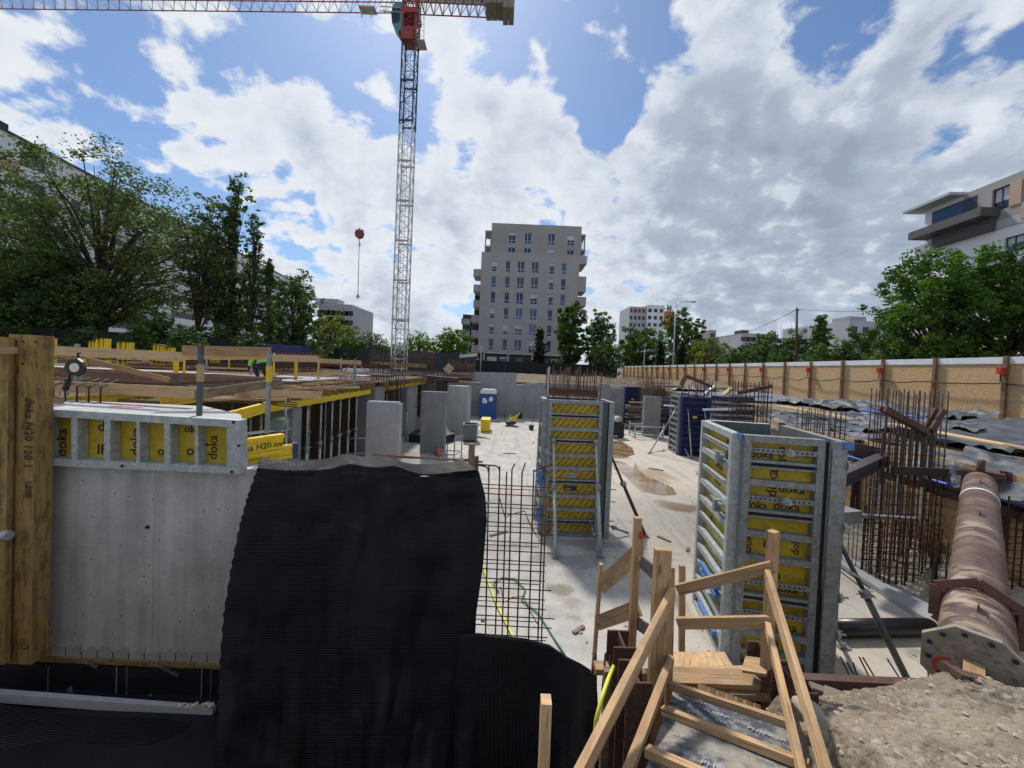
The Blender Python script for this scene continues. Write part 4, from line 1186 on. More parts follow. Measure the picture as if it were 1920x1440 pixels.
# ---------------------------------------------------------------- dark boundary fence and street furniture
def dark_fence(pts, zt_, mat, label, name='boundary_fence'):
    r = thing(name, label, 'fence', pts[0] + Vector((0, 0, 2.9 - pts[0].z)))
    for i in range(len(pts) - 1):
        a, c = pts[i], pts[i + 1]
        n_ = max(1, int((c - a).length / 2.6))
        for k in range(n_):
            p, q = a.lerp(c, k / n_), a.lerp(c, (k + 1) / n_)
            p_ = MB(); p_.beam(Vector((p.x, p.y, (2.7 + zt_) / 2)), Vector((q.x, q.y, (2.7 + zt_) / 2)).lerp(Vector((p.x, p.y, (2.7 + zt_) / 2)), .012), .05, zt_ - 2.7)
            p_.build('panel', M[mat], r, world=True)
            o_ = MB(); o_.beam((p.x, p.y - .06, 2.7), (p.x, p.y - .06, zt_ + .05), .07, .07); o_.build('post', M['frame_dark'], r, world=True)
def fl(px, Y): v = at(px, 690, Y); return Vector((v.x, Y, 2.9))
dark_fence([fl(-260, 24), fl(100, 27), fl(360, 30), fl(520, 34)], 5.5, 'fence_dark', 'tall dark screened fence behind the left deck')
dark_fence([fl(518, 40), fl(540, 46.5), fl(700, 47), fl(893, 48)], at(700, 655, 47).z, 'fence_green', 'grey green screened fence behind the crane foot')
dark_fence([fl(893, 48.2), fl(1000, 48), fl(1158, 47)], 4.85, 'fence_dark', 'black screened fence below the tower')
lp = thing('street_lamp', 'tall pale street lamp with a curved arm above the hoarding', 'street lamp', (at(1263, 660, 58).x, 58, 2.9))
m_ = MB(); b0 = Vector((at(1262, 675, 58).x, 58, 2.9)); tp_ = at(1270, 578, 58)
m_.tube([b0, Vector((b0.x, 58, tp_.z))], [.14, .08], 8); m_.build('pole', M['lamp_grey'], lp, world=True)
m_ = MB(); e = at(1296, 566, 58); m_.tube([Vector((b0.x, 58, tp_.z)), Vector((b0.x + .25, 58, tp_.z + .6)), Vector((b0.x + .9, 58, e.z - .05)), e], .06, 6); m_.build('arm', M['lamp_grey'], lp, world=True)
m_ = MB(); m_.beam(e, at(1304, 566, 58), .3, .14); m_.build('lamp_head', M['frame_dark'], lp, world=True)
for px, pt, Y, lab in ((1207, 655, 50, 'short pale lamp post above the far end of the hoarding'), (901, 649, 47, 'small pale lamp post at the foot of the tower')):
    lp = thing('street_lamp', lab, 'street lamp', (at(px, 690, Y).x, Y, 2.9)); t_ = at(px, pt, Y)
    m_ = MB(); m_.tube([(lp.location.x, Y, 2.9), (lp.location.x, Y, t_.z)], .06, 6); m_.build('pole', M['lamp_grey'], lp, world=True)
    m_ = MB(); m_.beam((t_.x - .35, Y, t_.z - .3), (t_.x + .35, Y, t_.z - .3), .2, .12); m_.build('lamp_head', M['lamp_grey'], lp, world=True)
a = at(1496, 672, 44); c = at(1496, 577, 44)
up_ = thing('utility_pole', 'dark wooden utility pole standing behind the hoarding', 'pole', (a.x, 44, 2.9))
m_ = MB(); m_.tube([(a.x, 44, 2.8), (c.x - .1, 44, c.z)], [.15, .10], 8); m_.build('post', M['bark'], up_, world=True)
m_ = MB(); m_.beam((c.x - .35, 44, c.z - .3), (c.x + .25, 44, c.z - .3), .08, .08); m_.build('crossarm', M['bark'], up_, world=True)
def wire(p, q, sag, r, lab):
    m_ = MB(); m_.tube([p.lerp(q, i / 14) - Vector((0, 0, sag * 4 * (i / 14) * (1 - i / 14))) for i in range(15)], r, 4)
    tag(m_.build('overhead_wire', M['ink'], world=True), lab, 'wire')
tpp = Vector((c.x - .1, 44, c.z - .2))
wire(tpp, at(1340, 632, 90), 1.0, .035, 'overhead wire running down left from the wooden pole')
wire(tpp, at(1860, 563, 30), .5, .02, 'overhead wire running right from the wooden pole into the tree')

# ---------------------------------------------------------------- tower crane
CY = 44.0
foot = at(748, 690, CY)
cr = thing('tower_crane', 'tall tower crane with pale and dark blue lattice mast and red head', 'crane', (foot.x, CY, 0))
cx = foot.x
MW = .72
def lattice(mb, z0, z1, hw, step, rl, rb_, m=0, cx_=None, cy_=None):
    X, Y_ = cx_ if cx_ is not None else cx, cy_ if cy_ is not None else CY
    cs = [(-hw, -hw), (hw, -hw), (hw, hw), (-hw, hw)]
    for a, b2 in cs: mb.beam((X + a, Y_ + b2, z0), (X + a, Y_ + b2, z1), rl, rl, m, up=(0, 1, 0))
    n = max(1, int(round((z1 - z0) / step)))
    for i in range(n):
        za, zb = z0 + (z1 - z0) * i / n, z0 + (z1 - z0) * (i + 1) / n
        for j in range(4):
            p, q = cs[j], cs[(j + 1) % 4]
            if (i + j) % 2: p, q = q, p
            mb.rod((X + p[0], Y_ + p[1], za), (X + q[0], Y_ + q[1], zb), rb_, 4, m)
            mb.rod((X + p[0], Y_ + p[1], zb), (X + q[0], Y_ + q[1], zb), rb_ * .9, 4, m)
zA = at(757, 240, CY).z; zB = at(768, 84, CY).z; zC = at(772, 22, CY).z
m_ = MB(); lattice(m_, 0, zA, MW, 1.15, .13, .038)
m_.build('mast', M['crane_pale'], cr, world=True)
m_ = MB(); lattice(m_, zA, zB, MW, 1.15, .14, .04); m_.build('mast', M['crane_blue'], cr, world=True)
m_ = MB()
for i in range(int(zB / .5)): m_.rod((cx - .2, CY - .25, i * .5), (cx + .15, CY - .25, i * .5), .02, 4)
for dx in (-.2, .15): m_.rod((cx + dx, CY - .25, 0), (cx + dx, CY - .25, zB), .025, 4)
m_.build('ladder', M['crane_grey'], cr, world=True)
for i in range(1, 9):
    m_ = MB(); z = i * (zB / 9); m_.box((cx - MW - .08, CY - MW - .08, z - .06), (cx + MW + .08, CY - MW + .06, z + .12)); m_.box((cx - MW - .08, CY + MW - .08, z - .06), (cx + MW + .08, CY + MW + .06, z + .12))
    m_.build('collar', M['crane_blue' if z > zA else 'crane_grey'], cr, world=True)
m_ = MB(); lattice(m_, zB, zC + 1.2, MW * 1.02, .9, .24, .07)
m_.box((cx - .75, CY - .9, zB - .05), (cx + .55, CY + .7, zB + 1.35)); m_.box((cx - .95, CY - .95, zC - .9), (cx + .95, CY + .95, zC - .3))
m_.build('slewing_head', M['red_crane'], cr, world=True)
m_ = MB()
cabp = [(-1.3, 0), (-1.95, .9), (-2.1, 2.2), (-1.95, 3.4), (-1.5, 3.75), (-.8, 3.7), (-.8, .2)]
m_.prism([(x, z) for x, z in cabp], CY - .85, CY + .5, 0, fr=lambda x, z, y: (cx + x * .95, y, zB + .75 + z * .86))
cb_ = m_.build('cab', M['teal'], cr, world=True)
m_ = MB(); m_.prism([(-1.98, .95), (-2.13, 2.2), (-2.0, 3.1), (-1.1, 3.1), (-1.1, 1.2)], CY - .87, CY - .855, 0, fr=lambda x, z, y: (cx + x * .95, y, zB + .75 + z * .86)); m_.build('cab_window', M['glass_dark'], cb_, world=True)
m_ = MB()   # rear platform and rails
m_.beam((cx + .8, CY, zB + .05), (cx + 1.75, CY, zB + .05), 1.4, .1)
for zz in (.6, 1.2, 1.9, 2.6, 3.3, 4.0): m_.rod((cx + .8, CY - .7, zB + zz), (cx + 1.7, CY - .7, zB + zz - .2), .03, 4)
for xx in (1.1, 1.7): m_.rod((cx + xx, CY - .7, zB), (cx + xx * .8 + .2, CY - .7, zB + 4.3), .035, 4)
m_.build('platform', M['crane_grey'], cr, world=True)
def truss(mb, A, B, h, w, bays, rc, rb_, m=0):
    a = (B - A); sd = a.cross(UP).normalized() * (w / 2); L_ = a.length
    for s_ in (-1, 1): mb.beam(A + sd * s_, B + sd * s_, rc * .62, rc * .62, 1)
    mb.beam(A + UP * h, B + UP * h, rc, rc, m)
    for i in range(bays):
        p, q = A + a * (i / bays), A + a * ((i + 1) / bays); mid = A + a * ((i + .5) / bays) + UP * h
        for s_ in (-1, 1): mb.rod(p + sd * s_, mid, rb_, 4, m); mb.rod(mid, q + sd * s_, rb_, 4, m)
        mb.rod(p - sd, q + sd, rb_ * .7, 4, m); mb.rod(p - sd, p + sd, rb_ * .7, 4, m)
JA = at(760, 14.8, CY); JB = at(0, 7.0, CY + 1.6); JB = JA + (JB - JA) * 1.15
m_ = MB(); truss(m_, JA, JB, 1.5, 1.3, 42, .13, .033); m_.build('jib', [M['crane_grey'], M['red_crane']], cr, world=True)
JC = at(962, 23.5, CY + .2)
m_ = MB(); truss(m_, JA, JC, 1.3, 1.5, 12, .15, .06)
m_.beam(JA + UP * 1.25, JC + UP * 1.25, 1.0, .18); m_.build('counter_jib', [M['crane_grey'], M['red_crane']], cr, world=True)
for i in range(5):
    p = at(917 + i * 10.5, 22, CY + .2); lo = at(917 + i * 10.5, 33 if i < 3 else 41.5, CY + .2)
    m_ = MB(); m_.beam((p.x, CY - .5, lo.z), (p.x, CY - .5, p.z + 1.5), .6, 2.2, up=(0, 1, 0)); m_.build('counterweight', M['ballast'], cr, world=True)
tr_ = at(690, 17, CY)
m_ = MB(); m_.box((tr_.x - .9, CY - .5, tr_.z - .18), (tr_.x + .9, CY + .5, tr_.z - .05))
for xx in (-.7, .4): m_.beam((tr_.x + xx, CY, tr_.z - .9), (tr_.x + xx, CY, tr_.z), .1, .1)
m_.build('trolley', M['crane_grey'], cr, world=True)
m_ = MB(); a = at(712, 20, CY - .9); c = at(758, 24, CY - .9)
for zz in (0, .5): m_.beam(a + UP * zz, c + UP * zz, .08, .06)
for i in range(7): m_.rod(a.lerp(c, i / 6), a.lerp(c, i / 6) + UP * .5, .02, 4)
m_.build('walkway', M['crane_grey'], cr, world=True)
hk = at(674, 440, CY)
m_ = MB()
for dx in (-.35, -.12, .12, .35): m_.rod((hk.x + dx * .8, CY, hk.z), (tr_.x + dx * 1.6, CY, tr_.z), .004, 4)
m_.build('hoist_rope', M['frame_white'], cr, world=True)
m_ = MB(); m_.prism([(-.5, .1), (-.35, .55), (-.1, .5), (0, .75), (.15, .5), (.4, .55), (.5, .1), (.38, -.3), (.15, -.45), (-.15, -.45), (-.38, -.3)], CY - .18, CY + .18, 0, fr=lambda x, z, y: (hk.x + x, y, hk.z + z))
m_.build('hook_block', M['red_crane'], cr, world=True)
h2 = at(671, 556, CY)
m_ = MB(); m_.rod((hk.x, CY, hk.z - .4), (h2.x, CY, h2.z), .045, 6); m_.tube([(h2.x, CY, h2.z + .3), (h2.x, CY, h2.z), (h2.x, CY, h2.z - .18)], [.09, .2, .12], 8)
m_.tube([(h2.x, CY, hk.z - .9), (h2.x, CY, hk.z - 1.3)], .1, 6)
m_.build('chain_sling', M['lamp_grey'], cr, world=True)
print('CRANE', foot, at(772, 60, CY), 'ZT', ZT, at(1163, 686, PT(17.6, A0 + 2.5 * 23).y).z)
# ================================================================ near left: wall, lying panel, posts, membranes
def mid(a, b): return (Vector(a) + Vector(b)) / 2
WY = 4.5
wall = thing('concrete_wall', 'near grey board marked concrete wall with tie holes at lower left', 'wall', (-3.5, WY, .4))
zwb = at(250, 1236, WY).z; zwt = at(468, 880, WY).z
m_ = MB(); m_.grid(lambda u, v: (-7.6 + 7.25 * u, WY + (0 if v > .02 else .0), zwb + (zwt - zwb) * v), 4, 4, sm=False)
m_.box((-7.6, WY + .003, zwb), (-.35, WY + .26, zwt)); m_.build('face', M['concrete_wall'], wall, world=True)
m_ = MB(); xe = at(456, 800, WY).x; m_.prism([(-7.6, WY + .004), (xe - .02, WY + .004), (xe - .25, WY + .3), (xe - 1.25, WY + .95), (-7.6, WY + .95)], zwt + .002, 3.36); m_.build('slab_edge', M['concrete_slab'], wall, world=True)
m_ = MB()
for px, py, r in ((277, 988, .022), (83, 979, .05)):
    p = at(px, py, WY - .003); m_.tube([p, p - Vector((0, .012, 0))], r, 14, 0)
m_.tube([at(79, 979, WY - .02), at(79, 979, WY - .09)], .03, 6, 1); m_.build('tie_hole', [M['ink'], M['wood_new']], wall, world=True)
m_ = MB()
for i in range(30):
    x = -6.2 + i * .19; z0 = zwb + .02
    m_.face([(x, WY - .004, z0 - .02), (x + .2, WY - .004, z0 - .02), (x + .2, WY - .004, z0 + rnd.uniform(.05, .12)), (x + .13, WY - .004, z0 + rnd.uniform(.08, .14)), (x + .06, WY - .004, z0 + rnd.uniform(.06, .14)), (x, WY - .004, z0 + rnd.uniform(.05, .12))])
m_.build('cement_smear', M['concrete_pale'], wall, world=True)
m_ = MB()
for i in range(14):
    x = -6.6 + i * .42; m_.box((x, WY - .03 - .008 * rnd.random(), zwb - .055), (x + .41, WY + .1, zwb - .004))
tag(m_.build('edge_batten', M['wood_form'], world=True), 'stained brown batten strip along the foot of the near concrete wall', 'batten')
m_ = MB(); m_.box((-7.6, WY - .012, -.01), (-.35, WY + .25, zwb - .06)); m_.build('footing', M['asphalt_membrane'], wall, world=True)
bs = thing('base_sheet', 'black printed waterproof sheet under the near concrete wall', 'membrane', (-5, WY - .1, .1))
m_ = MB(); m_.grid(lambda u, v: (-7 + 5.6 * u, WY - .05 - .02 * math.sin(u * 31), -.02 + (zwb - .05 + .02) * v), 60, 3); m_.build('sheet', M['asphalt_membrane'], bs, world=True)
m_ = MB(); ca = math.cos(math.radians(-24)); sa = math.sin(math.radians(-24))
for px, py, tx in ((150, 1240, 'nshield'), (296, 1252, 'noshield'), (140, 1306, 'shield'), (290, 1320, 'noshield'), (20, 1296, 'shield')):
    p = at(px, py, WY - .078); m_.text(tx, p, (ca, 0, sa), (-sa, 0, ca), .075, 0)
for px, py in ((131, 1294), (281, 1307)):
    p = at(px, py, WY - .078); a_, b2, c_ = p + Vector((-.05, 0, -.01)), p + Vector((.04, 0, -.045)), p + Vector((.02, 0, .055))
    m_.face([a_, b2, c_]); 
m_.build('printing', M['membrane_ink'], bs, world=True)
m_ = MB()
for px in (90, 218, 238, 378, 396):
    p = at(px, 1250, WY - .074); m_.box((p.x, WY - .078, 0), (p.x + (.006 if px in (90, 238, 396) else .015), WY - .072, p.z))
m_.build('lap_line', M['membrane_ink'], bs, world=True)
m_ = MB(); a = at(-60, 1300, 4.25); c = at(402, 1335, 4.25); m_.beam(a, c, .06, .105)
tag(m_.build('foam_strip', M['white_strip'], world=True), 'pale insulation strip running low across the lower left corner', 'strip')
m_ = MB()
for i in range(14): stone(m_, at(340 + i * 4.2 + rnd.uniform(-3, 3), 1324 + rnd.uniform(-2, 4), 4.24) + Vector((0, 0, .02)), rnd.uniform(.012, .035), 1)
tag(m_.build('foam_crumbs', M['foam'], world=True), 'little lumps of pale foam on the insulation strip beside the black drape', 'foam', kind='stuff')

def lerp_pts(P_, t):
    t = min(max(t, 0), 1) * (len(P_) - 1); i = min(int(t), len(P_) - 2); f = t - i
    f = f * f * (3 - 2 * f) * .35 + f * .65
    return tuple(P_[i][k] * (1 - f) + P_[i + 1][k] * f for k in range(len(P_[0])))
# main drape
LE = [(488, 859), (484, 878), (466, 930), (452, 980), (436, 1060), (421, 1150), (413, 1250), (409, 1350), (404, 1450), (400, 1580)]
RE = [(868, 866), (897, 884), (909, 930), (912, 975), (905, 1060), (892, 1150), (888, 1250), (882, 1350), (872, 1450), (868, 1580)]
DY = [4.58, 4.42, 4.34, 4.27, 4.14, 3.98, 3.78, 3.57, 3.35, 3.05]
def drape(u, v):
    l = lerp_pts(LE, v); r = lerp_pts(RE, v); y = lerp_pts([(d_,) for d_ in DY], v)[0]
    px = l[0] * (1 - u) + r[0] * u; py = l[1] * (1 - u) + r[1] * u
    amp = .03 + .17 * min(1, v * 1.2)
    fold = math.sin(u * 11 + 1.6 * math.sin(v * 2.3 + 2 * u) + .6) * .4 + .12 * math.sin(u * 27 + v * 3.2) + 1.6 * fbm(u * 2.6, v * 1.3, 5) + .5 * abs(mn.noise(Vector((u * 7 + v, v * 2.2, 3.3))))
    edge = 1 - .6 * abs(2 * u - 1) ** 6
    Y = y - amp * fold * edge
    Y += .14 * max(0, (u - .86) / .14) ** 2 * (1 if v > .1 else 0)
    if v < .14:
        py -= 7 * math.exp(-((u - .42) / .06) ** 2) + 5 * math.exp(-((u - .62) / .05) ** 2) - 4 * math.sin(u * 9) - 5 * math.exp(-((u - .75) / .08) ** 2) + 6 * math.exp(-((u - 1.0) / .05) ** 2) * (1 - v / .14)
    px += 1.2 * math.sin(v * 200) * (1 if u < .01 else 0)
    return at(px, py, Y)
m_ = MB(); m_.grid(drape, 170, 200, uvf=lambda u, v: (u * 2.75, v * 4.4))
dr = m_.build('studded_membrane', M['dimple'], world=True)
sol = dr.modifiers.new('thickness', 'SOLIDIFY'); sol.thickness = .012
tag(dr, 'big black studded membrane draped over the wall end in the foreground', 'membrane')
# lower sheet at right
TE = [(850, 1192), (895, 1188), (985, 1198), (1030, 1210), (1062, 1232), (1090, 1246), (1117, 1264)]
def low(u, v):
    t_ = lerp_pts(TE, u)
    if v < .08: p = at(t_[0] - 6, t_[1] + 10, 4.25).lerp(at(t_[0], t_[1], 3.98), v / .08)
    else:
        w = (v - .08) / .92
        px = t_[0] + 24 * w * u; py = t_[1] + (1640 - t_[1]) * w
        p = at(px, py, 3.98 - .85 * w - (.02 + .10 * w) * (math.sin(u * 11 + 2 * w) + fbm(u * 4, w * 2, 8)))
    return p
m_ = MB(); m_.grid(low, 80, 110, uvf=lambda u, v: (u * 1.5, v * 2.6)); lo = m_.build('studded_membrane', M['dimple'], world=True)
sol = lo.modifiers.new('thickness', 'SOLIDIFY'); sol.thickness = .012
tag(lo, 'lower black studded membrane hanging right of the main drape by the stairs', 'membrane')
# lying sheet at lower left
def lowl(u, v):
    p0 = at(-80 + 492 * u, 1318 + 52 * u + 5 * math.sin(u * 7), 4.12)
    if v < .4: return p0 + Vector((0, -.42 * v / .4, .03 - .08 * (v / .4) ** 2 + .03 * math.sin(u * 9)))
    w = (v - .4) / .6
    return p0 + Vector((0, -.42 - .35 * w ** .8, -.05 - .45 * w ** 1.5)) + Vector((0, 0, .05 * fbm(u * 5, w * 2)))
m_ = MB(); m_.grid(lowl, 90, 40, uvf=lambda u, v: (u * 3.0, v * 1.1)); ll = m_.build('studded_membrane', M['dimple'], world=True)
tag(ll, 'studded black sheet lying curled in the lower left corner below the pale strip', 'membrane')
m_ = MB(); m_.face([(-9, 1.0, .012), (.95, 1.0, .012), (.95, 4.7, .012), (-9, 4.7, .012)]); tag(m_.build('trench_floor', M['asphalt_membrane']), kind='structure')

# lying form panel on the slab edge
pn = thing('lying_formwork', 'galvanised form panel lying on its side along the top of the near wall', 'formwork', (-4.6, 4.4, 2.8))
def at_line(px, top): return at(px, (764 + (px - 68) * .0595) if top else (869 + (px - 68) * .0455), 4.42)
m_ = MB(); a, c = at_line(60, 1), at_line(456, 1); a2, c2 = at_line(60, 0), at_line(456, 0)
H_ = .085
m_.beam(a - UP * H_ / 2, c - UP * H_ / 2, .125, H_); m_.beam(a2 + UP * H_ / 2, c2 + UP * H_ / 2, .125, H_)
for px, w in ((96, .045), (150, .07), (211, .07), (268, .04), (322, .07), (376, .04)):
    t_, b3 = at_line(px, 1), at_line(px, 0); m_.beam(b3 + UP * H_, t_ - UP * H_, w, .115, up=(0, 1, 0))
t_, b3 = at_line(445.5, 1), at_line(445.5, 0); m_.beam(b3 + Vector((0, -.004, H_)), t_ + Vector((0, -.004, -H_)), .15, .13, up=(0, 1, 0))
m_.build('frame', M['galv_bright'], pn, world=True)
m_ = MB(); m_.beam(mid(a, a2) + Vector((0, .07, 0)), mid(c, c2) + Vector((-.05, .07, 0)), .012, (a - a2).length - .1, 0); m_.build('plywood', M['yellow_ply'], pn, world=True)
m_ = MB(); Yp = 4.42 + .060
for px, py, tx, s_, vert in ((124, 856, 'doka', .17, 1), (183, 808, 'do', .17, 0), (181, 851, 'IP', .17, 0), (262, 855, 'doka', .17, 1), (295, 853, 'ox', .15, 0), (345, 810, 'oka', .13, 0), (349, 853, 'o', .17, 0), (406, 862, 'doka', .15, 1)):
    p = at(px, py, Yp)
    if vert: m_.text(tx, p, (0, 0, 1), (-1, 0, 0), s_)
    else: m_.text(tx, p, (1, 0, .0), (0, 0, 1), s_)
m_.build('printing', M['ink'], pn, world=True)
m_ = MB()
for px, py in ((228, 874), (434, 885), (437, 792), (108, 823), (386, 834), (447, 836)):
    p = at(px, py, 4.35); m_.tube([p, p + Vector((0, .02, 0))], .018, 8)
m_.build('bolt_hole', M['ink'], pn, world=True)

# upright form boards at the left edge
ub = thing('form_board', 'weathered yellow brown formwork beam standing upright at the far left', 'formwork', (-5.4, 4.3, .5))
m_ = MB(); a = at(52, 628, 4.22); c = at(52, 1240, 4.22); m_.beam((a.x, 4.26, c.z), (a.x, 4.26, a.z), .30, .17, up=(0, 1, 0)); m_.build('board', M['wood_form'], ub, world=True)
m_ = MB(); p = at(47, 745, 4.165); m_.text('doka N20 120 1', p, (0, 0, -1), (1, 0, 0), .12); p = at(47, 900, 4.165); m_.text('1200', p, (0, 0, -1), (1, 0, 0), .10); m_.build('printing', M['ink_brown'], ub, world=True)
m_ = MB()
for px, py in ((29, 640), (43, 641), (66, 641), (42, 682), (52, 1215), (45, 1217)):
    p = at(px, py, 4.17); m_.tube([p, p + Vector((0, .01, 0))], .013, 7)
m_.build('nail_hole', M['ink'], ub, world=True)
for px0, px1, Y, zt_, zb_, lab, w_ in ((-40, 4, 4.2, 640, 1238, 'yellow brown upright board cut by the left edge of the photo', .34), (14, 14, 4.12, 632, 1243, 'narrow pale upright lath between the two left hand boards', .10)):
    a = at(px0 if px0 == px1 else -18, zt_, Y); c = at(px0 if px0 == px1 else -18, zb_, Y)
    m_ = MB(); m_.beam((a.x, Y, c.z), (a.x, Y, a.z), w_, .14 if w_ > .2 else .05, up=(0, 1, 0)); tag(m_.build('form_board', M['wood_form'], world=True), lab, 'board')
m_ = MB(); m_.beam(at(-40, 660, 4.0), at(30, 657, 4.0), .03, .07); tag(m_.build('batten', M['wood_tan'], world=True), 'short horizontal batten nailed at the top of the left boards', 'batten')
m_ = MB(); p = at(-10, 1004, 4.05); m_.tube([p, p + Vector((.16, 0, 0))], .018, 8); q = at(12, 1004, 4.05)
m_.tube([q - Vector((.03, 0, 0)), q + Vector((.03, 0, 0))], [.06, .05], 10); tag(m_.build('tie_nut', M['galv_bright'], world=True), 'shiny steel tie nut sticking out of the left boards', 'nut')
m_ = MB(); m_.beam(at(76, 1195, 4.4), at(94, 1190, 4.4), .05, .1); tag(m_.build('wood_offcut', M['wood_tan'], world=True), 'small wood offcut wedged at the foot of the left boards', 'offcut')
# stake stub at the drape's right end
for px, pt, w, lab in ((885, 832, .075, 'weathered stake rising behind the top right corner of the big drape'), (894, 855, .05, 'shorter grey stake touching the weathered stake behind the drape')):
    m_ = MB(); a = at(px, pt, 4.75 + (px - 885) * .01); m_.beam((a.x, a.y, 1.5), (a.x, a.y, a.z), w, .05, up=(0, 1, 0)); tag(m_.build('wooden_stake', M['wood_old'], world=True), lab, 'stake')

# vertical rebar mat at the wall's end
rc = thing('rebar_mat', 'open rusty reinforcement mat standing right of the big black drape', 'rebar', at(960, 1190, 4.7))
m_ = MB(); Yr = 4.62
def bar(p, q, r=.0085, m=0, mb=None): (mb or m_).rod(p, q, r, 5, m)
for i in range(17):
    y = 908 + i * 17.6
    a = at(860, y - 3, Yr); c = at(1022 + rnd.choice((0, 4, 12, 18)), y + 6, Yr); bar(a, c, .007)
    if i % 2 == 0: bar(at(860, y + 5, Yr + .22), at(1000 + rnd.choice((10, 24)), y + 12, Yr + .22), .006)
m_.build('horizontal_bars', M['rebar'], rc, world=True)
m_ = MB()
for px, pt, Y, lean_ in ((917, 874, Yr, 0), (937, 874, Yr + .04, -2), (960, 880, Yr, -2), (979, 886, Yr, -4), (1001, 880, Yr, -4), (1018, 940, Yr, -4), (1024, 925, Yr + .2, -3), (950, 885, Yr + .22, -3)):
    a = at(px, pt, Y); c = at(px + lean_ - 6, 1230, Y); m_.rod(a, (c.x, c.y, .0), .0095, 6)
for px, pt, dx in ((917, 874, -28), (937, 873, -45)):
    a = at(px, pt + 6, Yr); m_.tube([a - UP * .03, a + Vector((-.02, 0, .02)), a + Vector((-.06, 0, .035)), at(px + dx, pt - 3, Yr)], .0095, 6)
for px, py, qx, qy in ((960, 880, 965, 870), (979, 886, 985, 868), (1001, 884, 1030, 872), (1011, 868, 1026, 885), (1013, 872, 1028, 889)):
    m_.rod(at(px, py, Yr), at(qx, qy, Yr - .1), .009, 5)
m_.tube([at(936, 933, Yr - .03), at(948, 973, Yr - .03), at(953, 966, Yr - .03), at(984, 958, Yr - .03), at(990, 975, Yr - .03), at(1006, 1005, Yr - .03)], .007, 5)
m_.tube([at(938, 1100, Yr), at(945, 1130, Yr), at(960, 1120, Yr), at(982, 1118, Yr), at(990, 1140, Yr), at(1008, 1170, Yr)], .006, 5)
m_.build('vertical_bars', M['rebar'], rc, world=True)
for px, py in ((914, 943), (905, 1163)):
    m_ = MB(); p = at(px, py, Yr - .03); m_.tube([p - Vector((.02, 0, 0)), p + Vector((.025, 0, 0))], .022, 8); m_.build('spacer', M['concrete_pale'], rc, world=True)
m_ = MB(); m_.rod(at(700, 852, 4.8), at(905, 866, 4.8), .012, 5); m_.rod(at(720, 857, 4.85), at(890, 862, 4.85), .01, 5)
tag(m_.build('rebar_rod', M['rebar_red'], world=True), 'two tied rusty rods lying on the wall top behind the drape', 'rebar')
hs = MB(); hs.tube([G(905, 1060, .03), G(918, 1098, .03), G(930, 1130, .03), G(945, 1160, .03), G(960, 1190, .03), G(985, 1230, .03)], .018, 6)
tag(hs.build('yellow_hose', M['hose_yellow'], world=True), 'thin yellow hose on the floor behind the reinforcement mat', 'hose')
hs = MB(); hs.tube([G(935, 1110, .03), G(925, 1092, .03), G(940, 1083, .03), G(965, 1085, .03), G(985, 1105, .03), G(978, 1125, .03), G(1010, 1150, .03), G(1035, 1190, .03), G(1060, 1230, .03)], .014, 6)
tag(hs.build('green_hose', M['hose_green'], world=True), 'looped green hose on the floor behind the reinforcement mat', 'hose')

